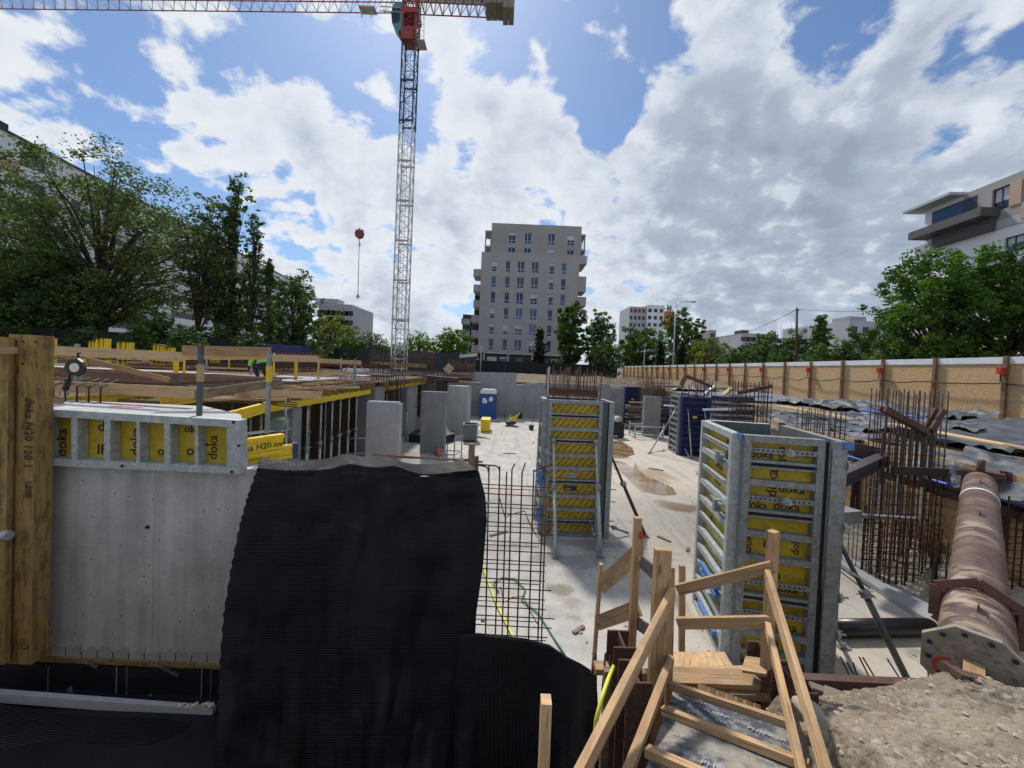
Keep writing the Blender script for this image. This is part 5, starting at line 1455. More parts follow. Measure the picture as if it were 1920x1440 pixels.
# ================================================================ column forms
def wing(mb, p, ax, r=.07, m=0):
    p = Vector(p); ax = Vector(ax).normalized()
    mb.tube([p, p + ax * .02], r, 14, m); mb.tube([p, p + ax * .13], .015, 6, m)
    s = ax.cross(UP).normalized()
    for i in range(3):
        a = i * math.pi / 3; d_ = (s * math.cos(a) + UP * math.sin(a)) * (r * .92)
        mb.beam(p + ax * .035 - d_, p + ax * .035 + d_, .018, .018, m, up=ax)
def panel(root, O, xd, W_, H_, levels, fm, pm, pairs=(), perf=(), texts=(), thick=.125, nm='panel', ink='ink', inset=.105):
    """framed panel: O lower left corner seen from outside, xd to the right, faces outward = xd x up"""
    xd = Vector(xd).normalized(); n = xd.cross(UP); O = Vector(O)
    def P3(x, z, o=0.0): return O + xd * x + UP * z + n * o
    fr = MB(); e = .09
    for x in (e / 2, W_ - e / 2): fr.beam(P3(x, 0, thick / 2), P3(x, H_, thick / 2), e, thick, up=n)
    for z in (e / 2, H_ - e / 2): fr.beam(P3(e, z, thick / 2), P3(W_ - e, z, thick / 2), thick - .004, e)
    fp = fr.build(nm, M[fm], root, world=True)
    cr_ = MB(); holes = MB()
    for z in levels: cr_.beam(P3(e, z, thick * .52), P3(W_ - e, z, thick * .52), thick * .85, .085)
    for z in pairs:
        cr_.beam(P3(e, z + .045, thick * .5), P3(W_ - e, z + .045, thick * .5), thick * .8, .04); cr_.beam(P3(e, z - .035, thick * .5), P3(W_ - e, z - .035, thick * .5), thick * .8, .022)
        holes.beam(P3(e, z, thick * .3), P3(W_ - e, z, thick * .3), thick * .4, .045)
    for z in perf:
        cr_.beam(P3(e, z, thick * .72), P3(W_ - e, z, thick * .72), .05, .065)
        k = int((W_ - 2 * e) / .062)
        for i in range(k):
            q = P3(e + .03 + i * (W_ - 2 * e - .03) / k, z, thick * .72 + .026); holes.tube([q, q + n * .003], .014, 8)
    cr_.build('cross_rail', M[fm], fp, world=True)
    if holes.f: holes.build('slot', M['ink'], fp, world=True)
    pl = MB(); q = [P3(0, 0, .012), P3(W_, 0, .012), P3(W_, H_, .012), P3(0, H_, .012)]
    pl.face(q, [(0, 0), (W_, 0), (W_, H_), (0, H_)]); pl.face([p - n * .012 for p in reversed(q)], [(0, 0)] * 4, 1)
    po = pl.build('plywood', [M[pm], M['ply_back']], fp, world=True)
    if texts:
        tx = MB()
        for s, x, z, sz, rot in texts:
            a = math.radians(rot); tx.text(s, P3(x, z, .016), xd * math.cos(a) + UP * math.sin(a), -xd * math.sin(a) + UP * math.cos(a), sz)
        tx.build('printing', M[ink], fp, world=True)
    return P3, n
def prop(name, label, p, q, r=.032, mat='galv_bright', cat='prop', group=None, plate=True, legs=None):
    """push-pull prop: outer tube, thinner inner tube, collar and foot"""
    p, q = Vector(p), Vector(q)
    t = thing(name, label, cat, q, group=group)
    m1 = MB(); k = p.lerp(q, .42); m1.tube([k, q], r, 8); m1.build('outer_tube', M[mat], t, world=True)
    m1 = MB(); m1.tube([p, k], r * .72, 8); m1.build('inner_tube', M[mat], t, world=True)
    m1 = MB(); d_ = (q - p).normalized(); m1.tube([k - d_ * .06, k + d_ * .06], r * 1.6, 8)
    s = d_.cross(Vector((.3, 1, 0))).normalized(); m1.rod(k - s * .11, k + s * .11, .009, 5); m1.build('collar', M['galv'], t, world=True)
    m1 = MB()
    if plate: m1.beam(q + Vector((-.09, 0, .01)), q + Vector((.09, 0, .01)), .12, .014); m1.tube([q + UP * .01, q + UP * .07], r * 1.3, 6)
    m1.tube([p - d_ * .02, p + d_ * .07], r * 1.5, 8); m1.build('foot', M['galv'], t, world=True)
    return t
simple('ply_back', (.10, .105, .10), .7, 0, .3, 3)
# --- B: the big galvanised form at right
HB = 3.3
afl = G(1367, 1241); ang = math.radians(-10.5); e1 = Vector((math.cos(ang), math.sin(ang), 0)); e2 = Vector((-math.sin(ang), math.cos(ang), 0))
WB, DB = .99, 1.42
fb = thing('column_form', 'big galvanised column form with yellow plywood at centre right', 'formwork', afl + e1 * .6 + e2 * .7)
fz = [2.65, 1.93, 1.59, .54, .26]
P3, n = panel(fb, afl, e1, WB, HB, fz, 'galv', 'yellow_ply', pairs=(2.90, 2.21, 1.03), perf=(3.10, 2.43, 1.25, .83),
      texts=[('doka', .12, 2.98, .15, 0), ('doka', .50, 2.52, .17, 0), ('doka', .62, 2.96, .16, 180), ('doka', .48, 2.44, .20, 90), ('doka', .48, 3.16, .16, -90), ('doka', .12, 2.68, .14, 90), ('doka', .45, 2.27, .17, 0), ('doka', .08, 2.26, .15, 0), ('ok', .46, 1.70, .24, 90), ('doka', .2, 1.62, .17, 90),
             ('doka', .10, 1.30, .16, 0), ('doka', .8, 1.66, .15, 90), ('doka', .3, 1.30, .15, 0), ('doka', .14, .60, .15, 90), ('o', .5, .32, .22, 0), ('doka', .5, .58, .17, 0), ('doka', .1, 2.0, .15, 90), ('doka', .52, 1.12, .15, 0), ('oka', .45, .06, .17, 0)])
for z, x in ((3.10, .56), (2.43, .56)):
    w_ = MB(); wing(w_, P3(x, z, .12), n, .055); w_.build('wing_nut', M['galv_bright'], fb, world=True)
sl_ = [3.05, 2.80, 2.52, 2.25, 1.95, 1.68, 1.40, 1.10, .82, .54, .27]
panel(fb, afl + e2 * DB - e1 * .0, -e2, DB, HB, [2.80, 2.25, 1.95, 1.40, 1.10, .54, .27], 'galv_bright', 'yellow_ply', perf=(3.05, 2.52, 1.68, .82),
      texts=[('doka', .5, 2.6, .16, 0), ('doka', .4, 2.05, .17, 0), ('doka', .9, 1.8, .17, 0), ('KO', .5, 2.33, .18, 0), ('doka', .5, 1.5, .17, 90), ('KO', .7, 1.2, .2, 0), ('doka', .9, .6, .17, 90), ('doka', .4, .35, .16, 0), ('YO', .6, .9, .2, 0), ('doka', 1.0, 2.83, .16, 90)])
panel(fb, afl + e2 * DB + e1 * WB, -e1, WB, HB, sl_[::2], 'galv_bright', 'yellow_ply')
# right panel: runs past the front panel, seen edge on
pr = afl + e1 * (WB + .13)
m_ = MB(); m_.beam(pr - e2 * .16 + UP * 0, pr - e2 * .16 + UP * HB, .15, .04, up=e2); m_.build('panel_edge', M['galv'], fb, world=True)
panel(fb, pr - e2 * .14, e2, DB + .12, HB + .002, sl_[1::2], 'galv', 'yellow_ply', perf=(2.9, 1.7, .6), nm='side_panel')
m_ = MB(); m_.beam(afl + e1 * (WB + .02) - e2 * .05, afl + e1 * (WB + .02) - e2 * .05 + UP * (HB - .02), .08, .10, up=e2); m_.build('corner_gap', M['ink'], fb, world=True)
for z in (2.98, 2.15, 1.2, .70):
    m_ = MB(); wing(m_, pr - e2 * .10 + e1 * .125 + UP * z, e1, .075); m_.build('wing_nut', M['galv_bright'], fb, world=True)
m_ = MB(); m_.beam(pr - e2 * .19 + e1 * .10 + UP * (HB - .1), pr - e2 * .19 + e1 * .10 + UP * (HB + .003), .12, .02, up=e2)
m_.beam(afl - e1 * .02 + e2 * .02 + UP * (HB - .08), afl - e1 * .02 + e2 * .02 + UP * HB, .05, .2, up=e2); m_.build('paint_mark', M['blue_clamp'], fb, world=True)
m_ = MB()
for z in (.98, .86, .30):
    a = afl + e2 * .12 - e1 * .17 + UP * z; m_.beam(a, a + e2 * .75 + UP * .0, .06, .06); m_.beam(a + e2 * .3 - UP * .03, a + e2 * .34 + e1 * .06, .07, .07)
m_.build('clamp', M['blue_clamp'], fb, world=True)
m_ = MB()
for z in (2.78, 2.05):
    a = afl + e2 * .35 - e1 * .16 + UP * z; m_.beam(a, a + UP * .18, .09, .10, up=e2); m_.beam(a + UP * .15 - e2 * .2, a + UP * .15 + e2 * .25, .04, .03)
m_.build('clamp', M['galv'], fb, world=True)
for zz in (2.55, 1.75, 1.0):
    m_ = MB(); m_.text('xxx', pr - e2 * .185 + UP * zz + e1 * -.06, e1, UP, .06); m_.build('printing', M['yellow_ply'], fb, world=True)
prop('push_pull_prop', 'dark muddy prop leaning from the big galvanised form down to the lower right floor', at(1566, 1000, 5.75), G(1706, 1284), .045, 'rust_steel' if False else 'galv_dark')
prop('push_pull_prop', 'short muddy prop at the foot of the big galvanised form', at(1555, 1166, 5.1), G(1580, 1214), .03, 'galv')
m_ = MB(); p = at(1593, 1073, 5.5); m_.beam(p - Vector((.09, 0, -.03)), p + Vector((.09, 0, -.03)), .03, .03); m_.beam(p, p + Vector((.12, 0, -.06)), .05, .02); tag(m_.build('steel_clip', M['lamp_grey'], world=True), 'small bright clip on the dark leaning prop', 'clip')
# --- A: striped form in the middle
aA = G(1017, 1001); bA = G(1117, 1004); xA = (bA - aA).normalized(); yA = Vector((-xA.y, xA.x, 0)); WA = (bA - aA).length; HA = 3.36
fa = thing('column_form', 'tall column form with yellow plywood printed in slanting red rows', 'formwork', aA + xA * WA * .5 + yA * .4)
lv = [2.65, 2.01, 1.69, 1.0, .67]
P3, n = panel(fa, aA, xA, WA, HA, lv, 'galv', 'striped_ply', pairs=(2.97, 2.35, 1.35, .36))
m_ = MB(); m_.beam(P3(WA * .38, 1.50, .02), P3(WA * .60, 1.50, .02), .006, .11); m_.build('label_plate', M['label_grey'], fa, world=True)
m_ = MB(); m_.text('M 3 071', P3(WA * .395, 1.475, .026), xA, UP, .085); m_.build('printing', M['ink'], fa, world=True)
m_ = MB(); m_.beam(P3(WA * .36, 1.17, .02), P3(WA * .60, 1.17, .02), .006, .11); m_.build('label_plate', M['blue_dark'], fa, world=True)
m_ = MB(); m_.text('doka', P3(WA * .38, 1.14, .026), xA, UP, .07); m_.build('printing', M['label_grey'], fa, world=True)
panel(fa, aA + yA * .75, -yA, .75, HA, lv, 'galv', 'yellow_ply')
panel(fa, bA + xA * .14 - yA * .20, yA, 1.05, HA - .003, lv, 'galv', 'galv_dark', nm='side_panel')
m_ = MB(); m_.beam(bA + xA * .07 - yA * .10, bA + xA * .07 - yA * .10 + UP * (HA - .02), .13, .05, up=yA); m_.build('corner_post', M['galv_dark'], fa, world=True)
panel(fa, bA + yA * .8, -xA, WA, HA, lv, 'galv', 'yellow_ply')
m_ = MB()
for z in (2.1,): wing(m_, aA + xA * .02 - yA * .13 + UP * z, -yA, .07)
m_.build('wing_nut', M['galv_bright'], fa, world=True)
for z, h in ((1.25, .36), (.35, .36)):
    m_ = MB(); a = aA - xA * .14 - yA * .06 + UP * z; m_.beam(a, a + UP * h, .10, .12, up=yA); m_.beam(a + xA * -.08 + UP * .1, a + xA * .1 + UP * .1, .05, .05); m_.beam(a + xA * -.08 + UP * .28, a + xA * .1 + UP * .28, .05, .05); m_.build('clamp', M['blue_clamp'], fa, world=True)
m_ = MB()
for z in (1.2, .9, .42): m_.rod(bA + xA * .2 - yA * .1 + UP * z, bA + xA * .42 - yA * .12 + UP * z, .012, 5)
m_.build('tie_rod', M['rebar'], fa, world=True)
# bars and steel standing out of the top of A
m_ = MB()
for i in range(26):
    x = (i + .5) / 26 * WA; o = aA + xA * x + yA * rnd.choice((.12, .6)); h = HA + .75 + rnd.uniform(-.1, .08)
    if i in (11, 15): h += .15
    m_.rod(o + UP * 2.8, o + UP * h + xA * rnd.uniform(-.02, .02), .011, 5)
for z in (HA + .12, HA + .3): m_.rod(aA + xA * .02 + yA * .1 + UP * z, aA + xA * WA + yA * .1 + UP * z, .007, 4)
m_.build('starter_bars', M['rebar'], fa, world=True)
pA1 = at(1038, 824, 9.15); pA2 = at(1117, 826, 9.15)
prop('push_pull_prop', 'left long grey prop bracing the front of the red striped form', pA1, G(1042, 1046), .04, 'galv_bright')
prop('push_pull_prop', 'right long grey prop bracing the front of the red striped form', pA2, G(1126, 1046), .045, 'galv_bright')
prop('push_pull_prop', 'short left foot strut under the red striped form', at(1035, 975, 9.3), G(1040, 1040), .025, 'galv', plate=False)
prop('push_pull_prop', 'short right foot strut under the red striped form', at(1107, 976, 9.3), G(1123, 1041), .028, 'galv', plate=False)
prop('push_pull_prop', 'long rusty dark prop leaning right from the red striped form to the floor', at(1139, 838, 9.9), G(1211, 1007), .045, 'rust_steel')
prop('push_pull_prop', 'low strut lying right from the foot of the red striped form', at(1133, 982, 9.35), G(1178, 1000, .05), .03, 'galv', plate=False)
m_ = MB(); a = G(1008, 1000); m_.beam((a.x, a.y + .9, 0), (a.x + .05, a.y + .9, 3.3), .12, .12, up=(0, 1, 0)); tag(m_.build('steel_post', M['galv'], world=True), 'grey upright post standing just left behind the red striped form', 'post')

# --- blue forms C, D and the pieces behind B
def blue_form(label, flx, fly, frx, fry, H, dep, side='galv', group=None, levels=9):
    a, c = G(flx, fly), G(frx, fry); xd = (c - a).normalized(); yd = Vector((-xd.y, xd.x, 0)); w = (c - a).length
    f = thing('column_form', label, 'formwork', a.lerp(c, .5) + yd * dep / 2, group=group)
    lv = [H * (i + 1) / (levels + 1) for i in range(levels)]
    panel(f, a, xd, w, H, lv, 'blue_form', 'blue_dark', thick=.14)
    lb_ = MB(); q = a + xd * w * .42 + UP * H * .66 - yd * .15; lb_.beam(q, q + xd * w * .16, .01, .12); lb_.build('label_plate', M['yellow'], f, world=True)
    lb_ = MB(); q2 = a + xd * w * .44 + UP * (H * .66 - .03) - yd * .157; lb_.text('doka', q2, xd, UP, w * .05); lb_.build('printing', M['ink'], f, world=True)
    panel(f, a + yd * dep, -yd, dep, H, lv, side, 'galv_dark', thick=.12)
    panel(f, c + xd * .01 , yd, dep, H, lv, 'blue_form', 'blue_dark', thick=.12)
    return f, a, xd, yd, w
fC, aC, xC, yC, wC = blue_form('larger navy blue column form with two leaning props', 1272, 853, 1322, 856, 3.0, 1.3)
blue_form('smaller navy blue column form farther back left of the grey column', 1169, 793, 1196, 794, 2.95, 1.2)
blue_form('navy form lying in shade right behind the larger blue form', 1344, 812, 1372, 814, 2.35, 1.2)
prop('push_pull_prop', 'left prop on the front of the larger blue form', aC + xC * .30 - yC * .16 + UP * 2.35, G(1297, 861), .035, 'lamp_grey')
prop('push_pull_prop', 'right prop on the front of the larger blue form', aC + xC * 1.1 - yC * .16 + UP * 2.35, G(1332, 862), .035, 'lamp_grey')
prop('push_pull_prop', 'low inner strut at the foot of the larger blue form', aC + xC * .25 - yC * .16 + UP * .35, G(1294, 860), .03, 'lamp_grey', plate=False)
prop('push_pull_prop', 'low outer strut at the foot of the larger blue form', aC + xC * .9 - yC * .16 + UP * .35, G(1326, 861), .03, 'lamp_grey', plate=False)
q = G(1217, 851)
prop('push_pull_prop', 'long prop leaning left from the larger blue form', at(1267, 768, 18.9), q, .035, 'lamp_grey')
prop('push_pull_prop', 'horizontal strut joining the left leaning prop to the larger blue form', at(1262, 842, 18.9), q + Vector((.05, 0, .06)), .025, 'galv', plate=False)
prop('push_pull_prop', 'thin prop leaning left of the smaller blue form', at(1166, 741, 28.5), G(1141, 790), .035, 'lamp_grey')
# steel angle sitting on the larger blue form and its bars
m_ = MB(); zt_ = 3.0; A_ = aC + xC * .15 + yC * .4
for s in (0, .25):
    m_.beam(A_ + yC * s + UP * (zt_ + .55), A_ + yC * s + xC * .2 + UP * (zt_ + 1.05), .08, .12); m_.beam(A_ + yC * s + xC * .2 + UP * (zt_ + 1.05), A_ + yC * s + xC * 1.5 + UP * (zt_ + .55), .08, .12)
for x in (0, .35, .75, 1.1): m_.rod(A_ + xC * x + UP * (zt_ - .2), A_ + xC * x + UP * (zt_ + .6), .03, 5)
m_.build('steel_angle', M['rust_steel'], fC, world=True)
def bars(name, label, x0, x1, py, Y, z0, z1, n_, r=.012, mat='rebar', rows=(0, .3), jit=.08, ties=2, group=None, dy=0.0):
    mb = MB(); a, c = at(x0, py, Y), at(x1, py, Y + dy)
    for row in rows:
        for i in range(n_):
            p = a.lerp(c, (i + .5) / n_) + Vector((rnd.uniform(-.02, .02), row, 0)); mb.rod((p.x, p.y, z0), (p.x + rnd.uniform(-.03, .03), p.y, z1 + rnd.uniform(-jit, jit)), r, 4)
        for k in range(ties):
            z = z0 + (z1 - z0) * (k + .6) / (ties + .3); mb.rod((a.x, a.y + row - .02, z), (c.x, c.y + row - .02, z), r * .7, 4)
    return tag(mb.build(name, M[mat], world=True), label, 'rebar', group)
def cage(name, label, cx_, cy_, wx, wy, z0, z1, nx, ny, st, r=.011, rot=0.0, mat='rebar', sz0=None, sz1=None, jit=.05, r2=None):
    mb = MB(); R = Matrix.Rotation(rot, 3, 'Z'); C = Vector((cx_, cy_, 0))
    def T3(x, y, z): return C + R @ Vector((x, y, 0)) + UP * z
    for i in range(nx):
        for s in (-1, 1):
            x = -wx / 2 + wx * i / (nx - 1) + rnd.uniform(-.01, .01); mb.rod(T3(x, s * wy / 2, z0), T3(x + rnd.uniform(-.015, .015), s * wy / 2, z1 + rnd.uniform(-jit, jit)), r, 5)
    for i in range(1, ny - 1):
        for s in (-1, 1):
            y = -wy / 2 + wy * i / (ny - 1); mb.rod(T3(s * wx / 2, y, z0), T3(s * wx / 2, y, z1 + rnd.uniform(-jit, jit)), r, 5)
    z = sz0 if sz0 is not None else z0 + .05
    while z < (sz1 if sz1 is not None else z1 - .1):
        dz = rnd.uniform(-.012, .012); q = [(-wx / 2 - .02, -wy / 2 - .02), (wx / 2 + .02, -wy / 2 - .02), (wx / 2 + .02, wy / 2 + .02), (-wx / 2 - .02, wy / 2 + .02)]
        for i in range(4): mb.rod(T3(*q[i], z + dz), T3(*q[(i + 1) % 4], z - dz), (r2 or r * .62), 4)
        z += st
    return tag(mb.build(name, M[mat], world=True), label, 'rebar cage')
g0 = G(1707, 1103)
cg = thing('rebar_cage', 'tall near reinforcement cage with rusty V shaped angle on top', 'rebar cage', (g0.x, g0.y, 0))
c1 = cage('main_bars', None, g0.x - .02, g0.y + .25, 1.05, .5, 0, 3.95, 10, 4, .2, .012, 0, 'rebar_dark', sz0=.1, sz1=3.2); del c1['category']; c1.parent = cg; c1.location = c1.location - cg.location
c2 = cage('starter_bars', None, g0.x - .02, g0.y + .22, .98, .56, 0, 1.35, 7, 4, .13, .017, 0, 'rebar', sz0=.05, sz1=1.25, jit=.16); del c2['category']; c2.parent = cg; c2.location = c2.location - cg.location
m_ = MB()
a, b2, c_ = at(1660, 766, g0.y - .1), at(1745, 812, g0.y - .1), at(1770, 768, g0.y - .1)
for s in (0, .12):
    o = Vector((0, s, 0)); m_.beam(a + o, b2 + o, .05, .11); m_.beam(b2 + o, c_ + o, .05, .11)
m_.build('steel_angle', M['rust_steel'], cg, world=True)
m_ = MB()
for i in range(8):
    p = at(1656 + i * 13, 812, g0.y + .0); m_.beam((p.x, p.y, 1.0 + rnd.uniform(1.0, 1.5)), (p.x, p.y, p.z + rnd.uniform(-.05, .1)), .035, .035, up=(0, 1, 0))
m_.build('upper_lap_bars', M['rebar_dark'], cg, world=True)
m_ = MB(); p = g0 + Vector((0, .2, 2.35)); m_.box((p.x - .56, p.y - .3, 2.30), (p.x + .5, p.y - .22, 2.46)); m_.build('tie_beam', M['rebar_dark'], cg, world=True)
for i, px in enumerate((1657, 1668, 1697, 1748)):
    m_ = MB(); p = PT(RL - .32, (9.48, 9.3, 8.93, 8.38)[i]); m_.beam((p.x, p.y, .95), (p.x, p.y, 2.05), .09, .06, up=(0, 1, 0)); tag(m_.build('pale_batten', M['pipe_pvc'], world=True), '%s pale upright batten from the left hanging behind the near tall cage' % ORD[i], 'batten', 'pale battens behind the near tall cage')
g1 = G(1540, 1003)
q1 = PT(7.55, 10.3); cage('rebar_cage', 'middle reinforcement cage rising behind the big galvanised form', q1.x, q1.y, .85, .5, 0, 3.33, 7, 4, .16, .012, AZ * -1, 'rebar_dark')
q1 = PT(7.55, 13.6); cage('rebar_cage', 'tall reinforcement cage right of the dark blue form', q1.x, q1.y, 1.15, .5, 0, 3.95, 9, 4, .17, .013, 0, 'rebar_dark')
m_ = MB(); m_.beam(at(1384, 737, 13.1), at(1446, 724, 13.1), .1, .12); tag(m_.build('steel_angle', M['rust_steel'], world=True), 'rusty angle bar resting across the tall cage right of the dark blue form', 'steel bar')
cage('rebar_cage', 'reinforcement cage cut off by the right edge beside the big strut', at(1945, 1000, 6.4).x, 6.6, 1.2, .5, 0, 2.2, 9, 4, .12, .013, 0, 'rebar_dark', jit=.2)
q1 = G(1860, 1060); 
bars('starter_bars', 'loose row of thin upright bars between the big grey form and the near tall cage', 1570, 1652, 1000, 8.6, 0, 1.75, 9, .010, 'rebar_dark', (0,), .35, 1, dy=-.9)
bars('starter_bars', 'short bars crossing beside the big strut left flank', 1772, 1786, 1050, 7.0, 0, 1.15, 4, .014, 'rebar_dark', (0, .2), .1, 0)
bars('starter_bars', 'fine short bars standing before the planked cut', 1575, 1660, 930, 10.6, .05, 1.2, 22, .006, 'rebar_dark', (0,), .1, 3, dy=-1.6)
bars('starter_bars', 'fine short bars standing by the sand cut beyond the near cage', 1765, 1812, 960, 8.2, .05, 1.0, 10, .006, 'rebar_dark', (0,), .1, 5, dy=-.6)
m_ = MB()
for (px, py, qx, qy) in ((1576, 1232, 1597, 1276), (1588, 1242, 1607, 1276), (1600, 1243, 1609, 1275), (1611, 1232, 1634, 1278), (1618, 1233, 1645, 1278), (1664, 1236, 1692, 1280), (1738, 1232, 1742, 1280)):
    a = G(qx, qy); m_.rod(a, at(px, py, a.y - .15), .010, 5)
tag(m_.build('starter_bars', M['rebar_dark'], world=True), 'few short bars sticking up from the floor just beyond the brown steel beam', 'rebar')
m_ = MB(); m_.rod(G(1563, 1055, .02), G(1632, 1103, .02), .010, 5); m_.rod(G(1563, 1062, .02), G(1641, 1120, .02), .010, 5)
tag(m_.build('rebar_rod', M['rebar_dark'], world=True), 'pair of thin bars lying on the floor behind the dark leaning prop', 'rebar')
# beams between B and the cage
wb = thing('steel_beam', 'dark purple steel beam running up right from the big galvanised form', 'beam', at(1575, 893, 5.9))
m_ = MB(); a, c = at(1560, 905, 6.1), at(1662, 858, 7.9); m_.beam(a + UP * .10, c + UP * .10, .18, .025); m_.beam(a - UP * .10, c - UP * .10, .18, .025); m_.beam(a, c, .03, .18); m_.build('flanges', M['purple_steel'], wb, world=True)
m_ = MB(); a, c = at(1560, 832, 8.2), at(1650, 852, 7.9); m_.beam(a, c, .12, .26); tag(m_.build('steel_beam', M['purple_steel'], world=True), 'flat dark beam behind the purple one meeting it at the cage', 'beam')
m_ = MB(); a, c = at(1565, 968, 7.6), at(1600, 965, 8.0); m_.beam(a, c, .3, .26); m_.beam(c, PT(RL, 8.5, c.z - .05), .14, .07); tag(m_.build('steel_strut', M['concrete_far'], world=True), 'thin grey brace with a thick end between big galvanised form and planked cut', 'strut')
# slab kerb along the edge bars
m_ = MB()
for a0_, a1_ in ((3.2, 9.0), (9.0, 16.0)): m_.beam(PT(7.15 if a0_ < 9 else 7.2, a0_, .05), PT(7.15, a1_, .05), .5, .1)
tag(m_.build('kerb', M['concrete_pale'], world=True), 'low pale concrete upstand along the right edge of the floor slab', 'kerb')
m_ = MB(); a = G(1562, 1178, .13); c = G(1742, 1176, .13); m_.tube([a, a.lerp(c, .5), c, c + (c - a).normalized() * .06, c + (c - a).normalized() * .09], [.135, .135, .135, .115, .06], 18)
tag(m_.build('black_pipe', M['black_pipe'], world=True), 'thick black roll lying on the floor right of the big galvanised form', 'pipe')

# ================================================================ the big strut
S0 = at(1830, 1244, 2.72); S1 = at(1837, 905, 6.5)
ax = (S1 - S0).normalized(); sx_ = ax.cross(UP).normalized(); sz_ = sx_.cross(ax)
st = thing('steel_strut', 'big brown muddy tubular strut running away along the right side', 'strut', S0)
m_ = MB(); k = 40; m_.tube([S0.lerp(S1, i / k) for i in range(k + 1)], [.205 if i / k < .16 else .192 for i in range(k + 1)], 36, caps=True); m_.build('tube', M['muddy_strut'], st, world=True)
def ring(mb, c, r0, r1, th, n_=8, rot=0, m=0):
    for i in range(n_):
        a0_, a1_ = rot + 2 * math.pi * i / n_, rot + 2 * math.pi * (i + 1) / n_
        def q(a, r, t): return c + (sx_ * math.cos(a) + sz_ * math.sin(a)) * r + ax * t
        mb.hexa([q(a0_, r0, 0), q(a0_, r1, 0), q(a0_, r1, th), q(a0_, r0, th), q(a1_, r0, 0), q(a1_, r1, 0), q(a1_, r1, th), q(a1_, r0, th)], m)
m_ = MB(); LN_ = (S1 - S0).length; C1 = S0 + ax * .86
ring(m_, C1, .195, .29, .03, 6, math.pi / 2); 
for i in range(6):
    a = math.pi / 2 + i * math.pi / 3; d_ = sx_ * math.cos(a) + sz_ * math.sin(a); m_.beam(C1 + d_ * .20, C1 + d_ * .28 - ax * .0, .02, .08, up=ax)
    a2 = a + math.pi / 3; d2 = sx_ * math.cos(a2) + sz_ * math.sin(a2); m_.beam(C1 + d_ * .285 + ax * -.03, C1 + d2 * .285 + ax * -.03, .012, .07, up=d_ + d2)
m_.build('collar', M['strut_paint'], st, world=True)
m_ = MB(); ring(m_, S0.lerp(S1, .78), .185, .199, .06, 32); m_.build('white_band', M['white_tarp'], st, world=True)
m_ = MB()
for f in (.16, .55, .86, .075):
    c = S0.lerp(S1, f) + sz_ * .20; m_.beam(c - ax * .05, c + ax * .06, .012, .09 if f > .1 else .13, up=sz_)
m_.build('fin', M['strut_paint'], st, world=True)
m_ = MB()   # end plate, cut-corner square
r = .265; cc = .10; poly = [(-r, -r + cc), (-r + cc, -r), (r - cc, -r), (r, -r + cc), (r, r - cc * 1.6), (r - cc * 1.6, r), (-r + cc * 1.6, r), (-r, r - cc * 1.6)]
m_.prism([(x * 1.02, y * .92) for x, y in poly], -.05, -.005, 0, fr=lambda x, y, z: S0 + sx_ * x + sz_ * y + ax * z)
m_.build('end_plate', M['label_grey'] if False else simple('mud_plate', (.25, .225, .185), .85, 0, .35, 7, .6, 30, dirt=(.16, .10, .06)), st, world=True)
m_ = MB()
for i in range(12):
    a = i * math.pi / 6 + .26; q = S0 + sx_ * math.cos(a) * .235 + sz_ * math.sin(a) * .215 - ax * .052; m_.tube([q, q - ax * .012], .016, 8)
m_.build('bolt_hole', M['ink'], st, world=True)
m_ = MB()
for i in range(24):
    a0_, a1_ = math.pi * .5 + i * .13, math.pi * .5 + (i + 1) * .13
    c = S0 - sx_ * .12 - sz_ * .10 - ax * .054
    if a1_ < math.pi * 1.75: m_.face([c + (sx_ * math.cos(a) + sz_ * math.sin(a)) * r_ for a, r_ in ((a0_, .07), (a0_, .088), (a1_, .088), (a1_, .07))])
m_.build('red_ring', M['red_paint'], st, world=True)
m_ = MB()   # bracket and far seat
c = S0 - ax * .06
for dx, dz, w, h in ((-.01, -.01, .10, .11), (.22, -.10, .12, .10)): m_.beam(c + sx_ * dx + sz_ * dz, c + sx_ * dx + sz_ * dz - ax * .22, w, h)
m_.build('bracket', M['wood_tan'], st, world=True)
m_ = MB(); m_.beam(S1, S1 + ax * .3, .42, .4); m_.beam(S1 + UP * .12 - sx_ * .27, S1 + UP * .16 + sx_ * .27, .10, .10); m_.tube([S1 + UP * .15, S1 + UP * .40], .05, 8)
m_.build('far_seat', M['rust_steel'], st, world=True)
m_ = MB()
for (a, c, w, h) in ((at(1775, 1290, 2.45), at(1782, 1248, 2.45), .08, .03), (at(1790, 1262, 2.4), at(1850, 1278, 2.4), .07, .035), (at(1808, 1300, 2.4), at(1813, 1264, 2.4), .14, .03)): m_.beam(a, c, w, h)
tag(m_.build('steel_bracket', M['rust_steel'], world=True), 'bent muddy steel bracket half buried in dirt under the strut end', 'bracket')
m_ = MB(); m_.beam(at(1505, 1286, 2.66), at(1806, 1301, 2.66), .02, .11); m_.beam(at(1505, 1277, 2.72), at(1806, 1291, 2.72), .14, .015)
tag(m_.build('steel_beam', M['rust_steel'], world=True), 'brown steel beam edging the dirt bank in front of the stairs', 'beam')

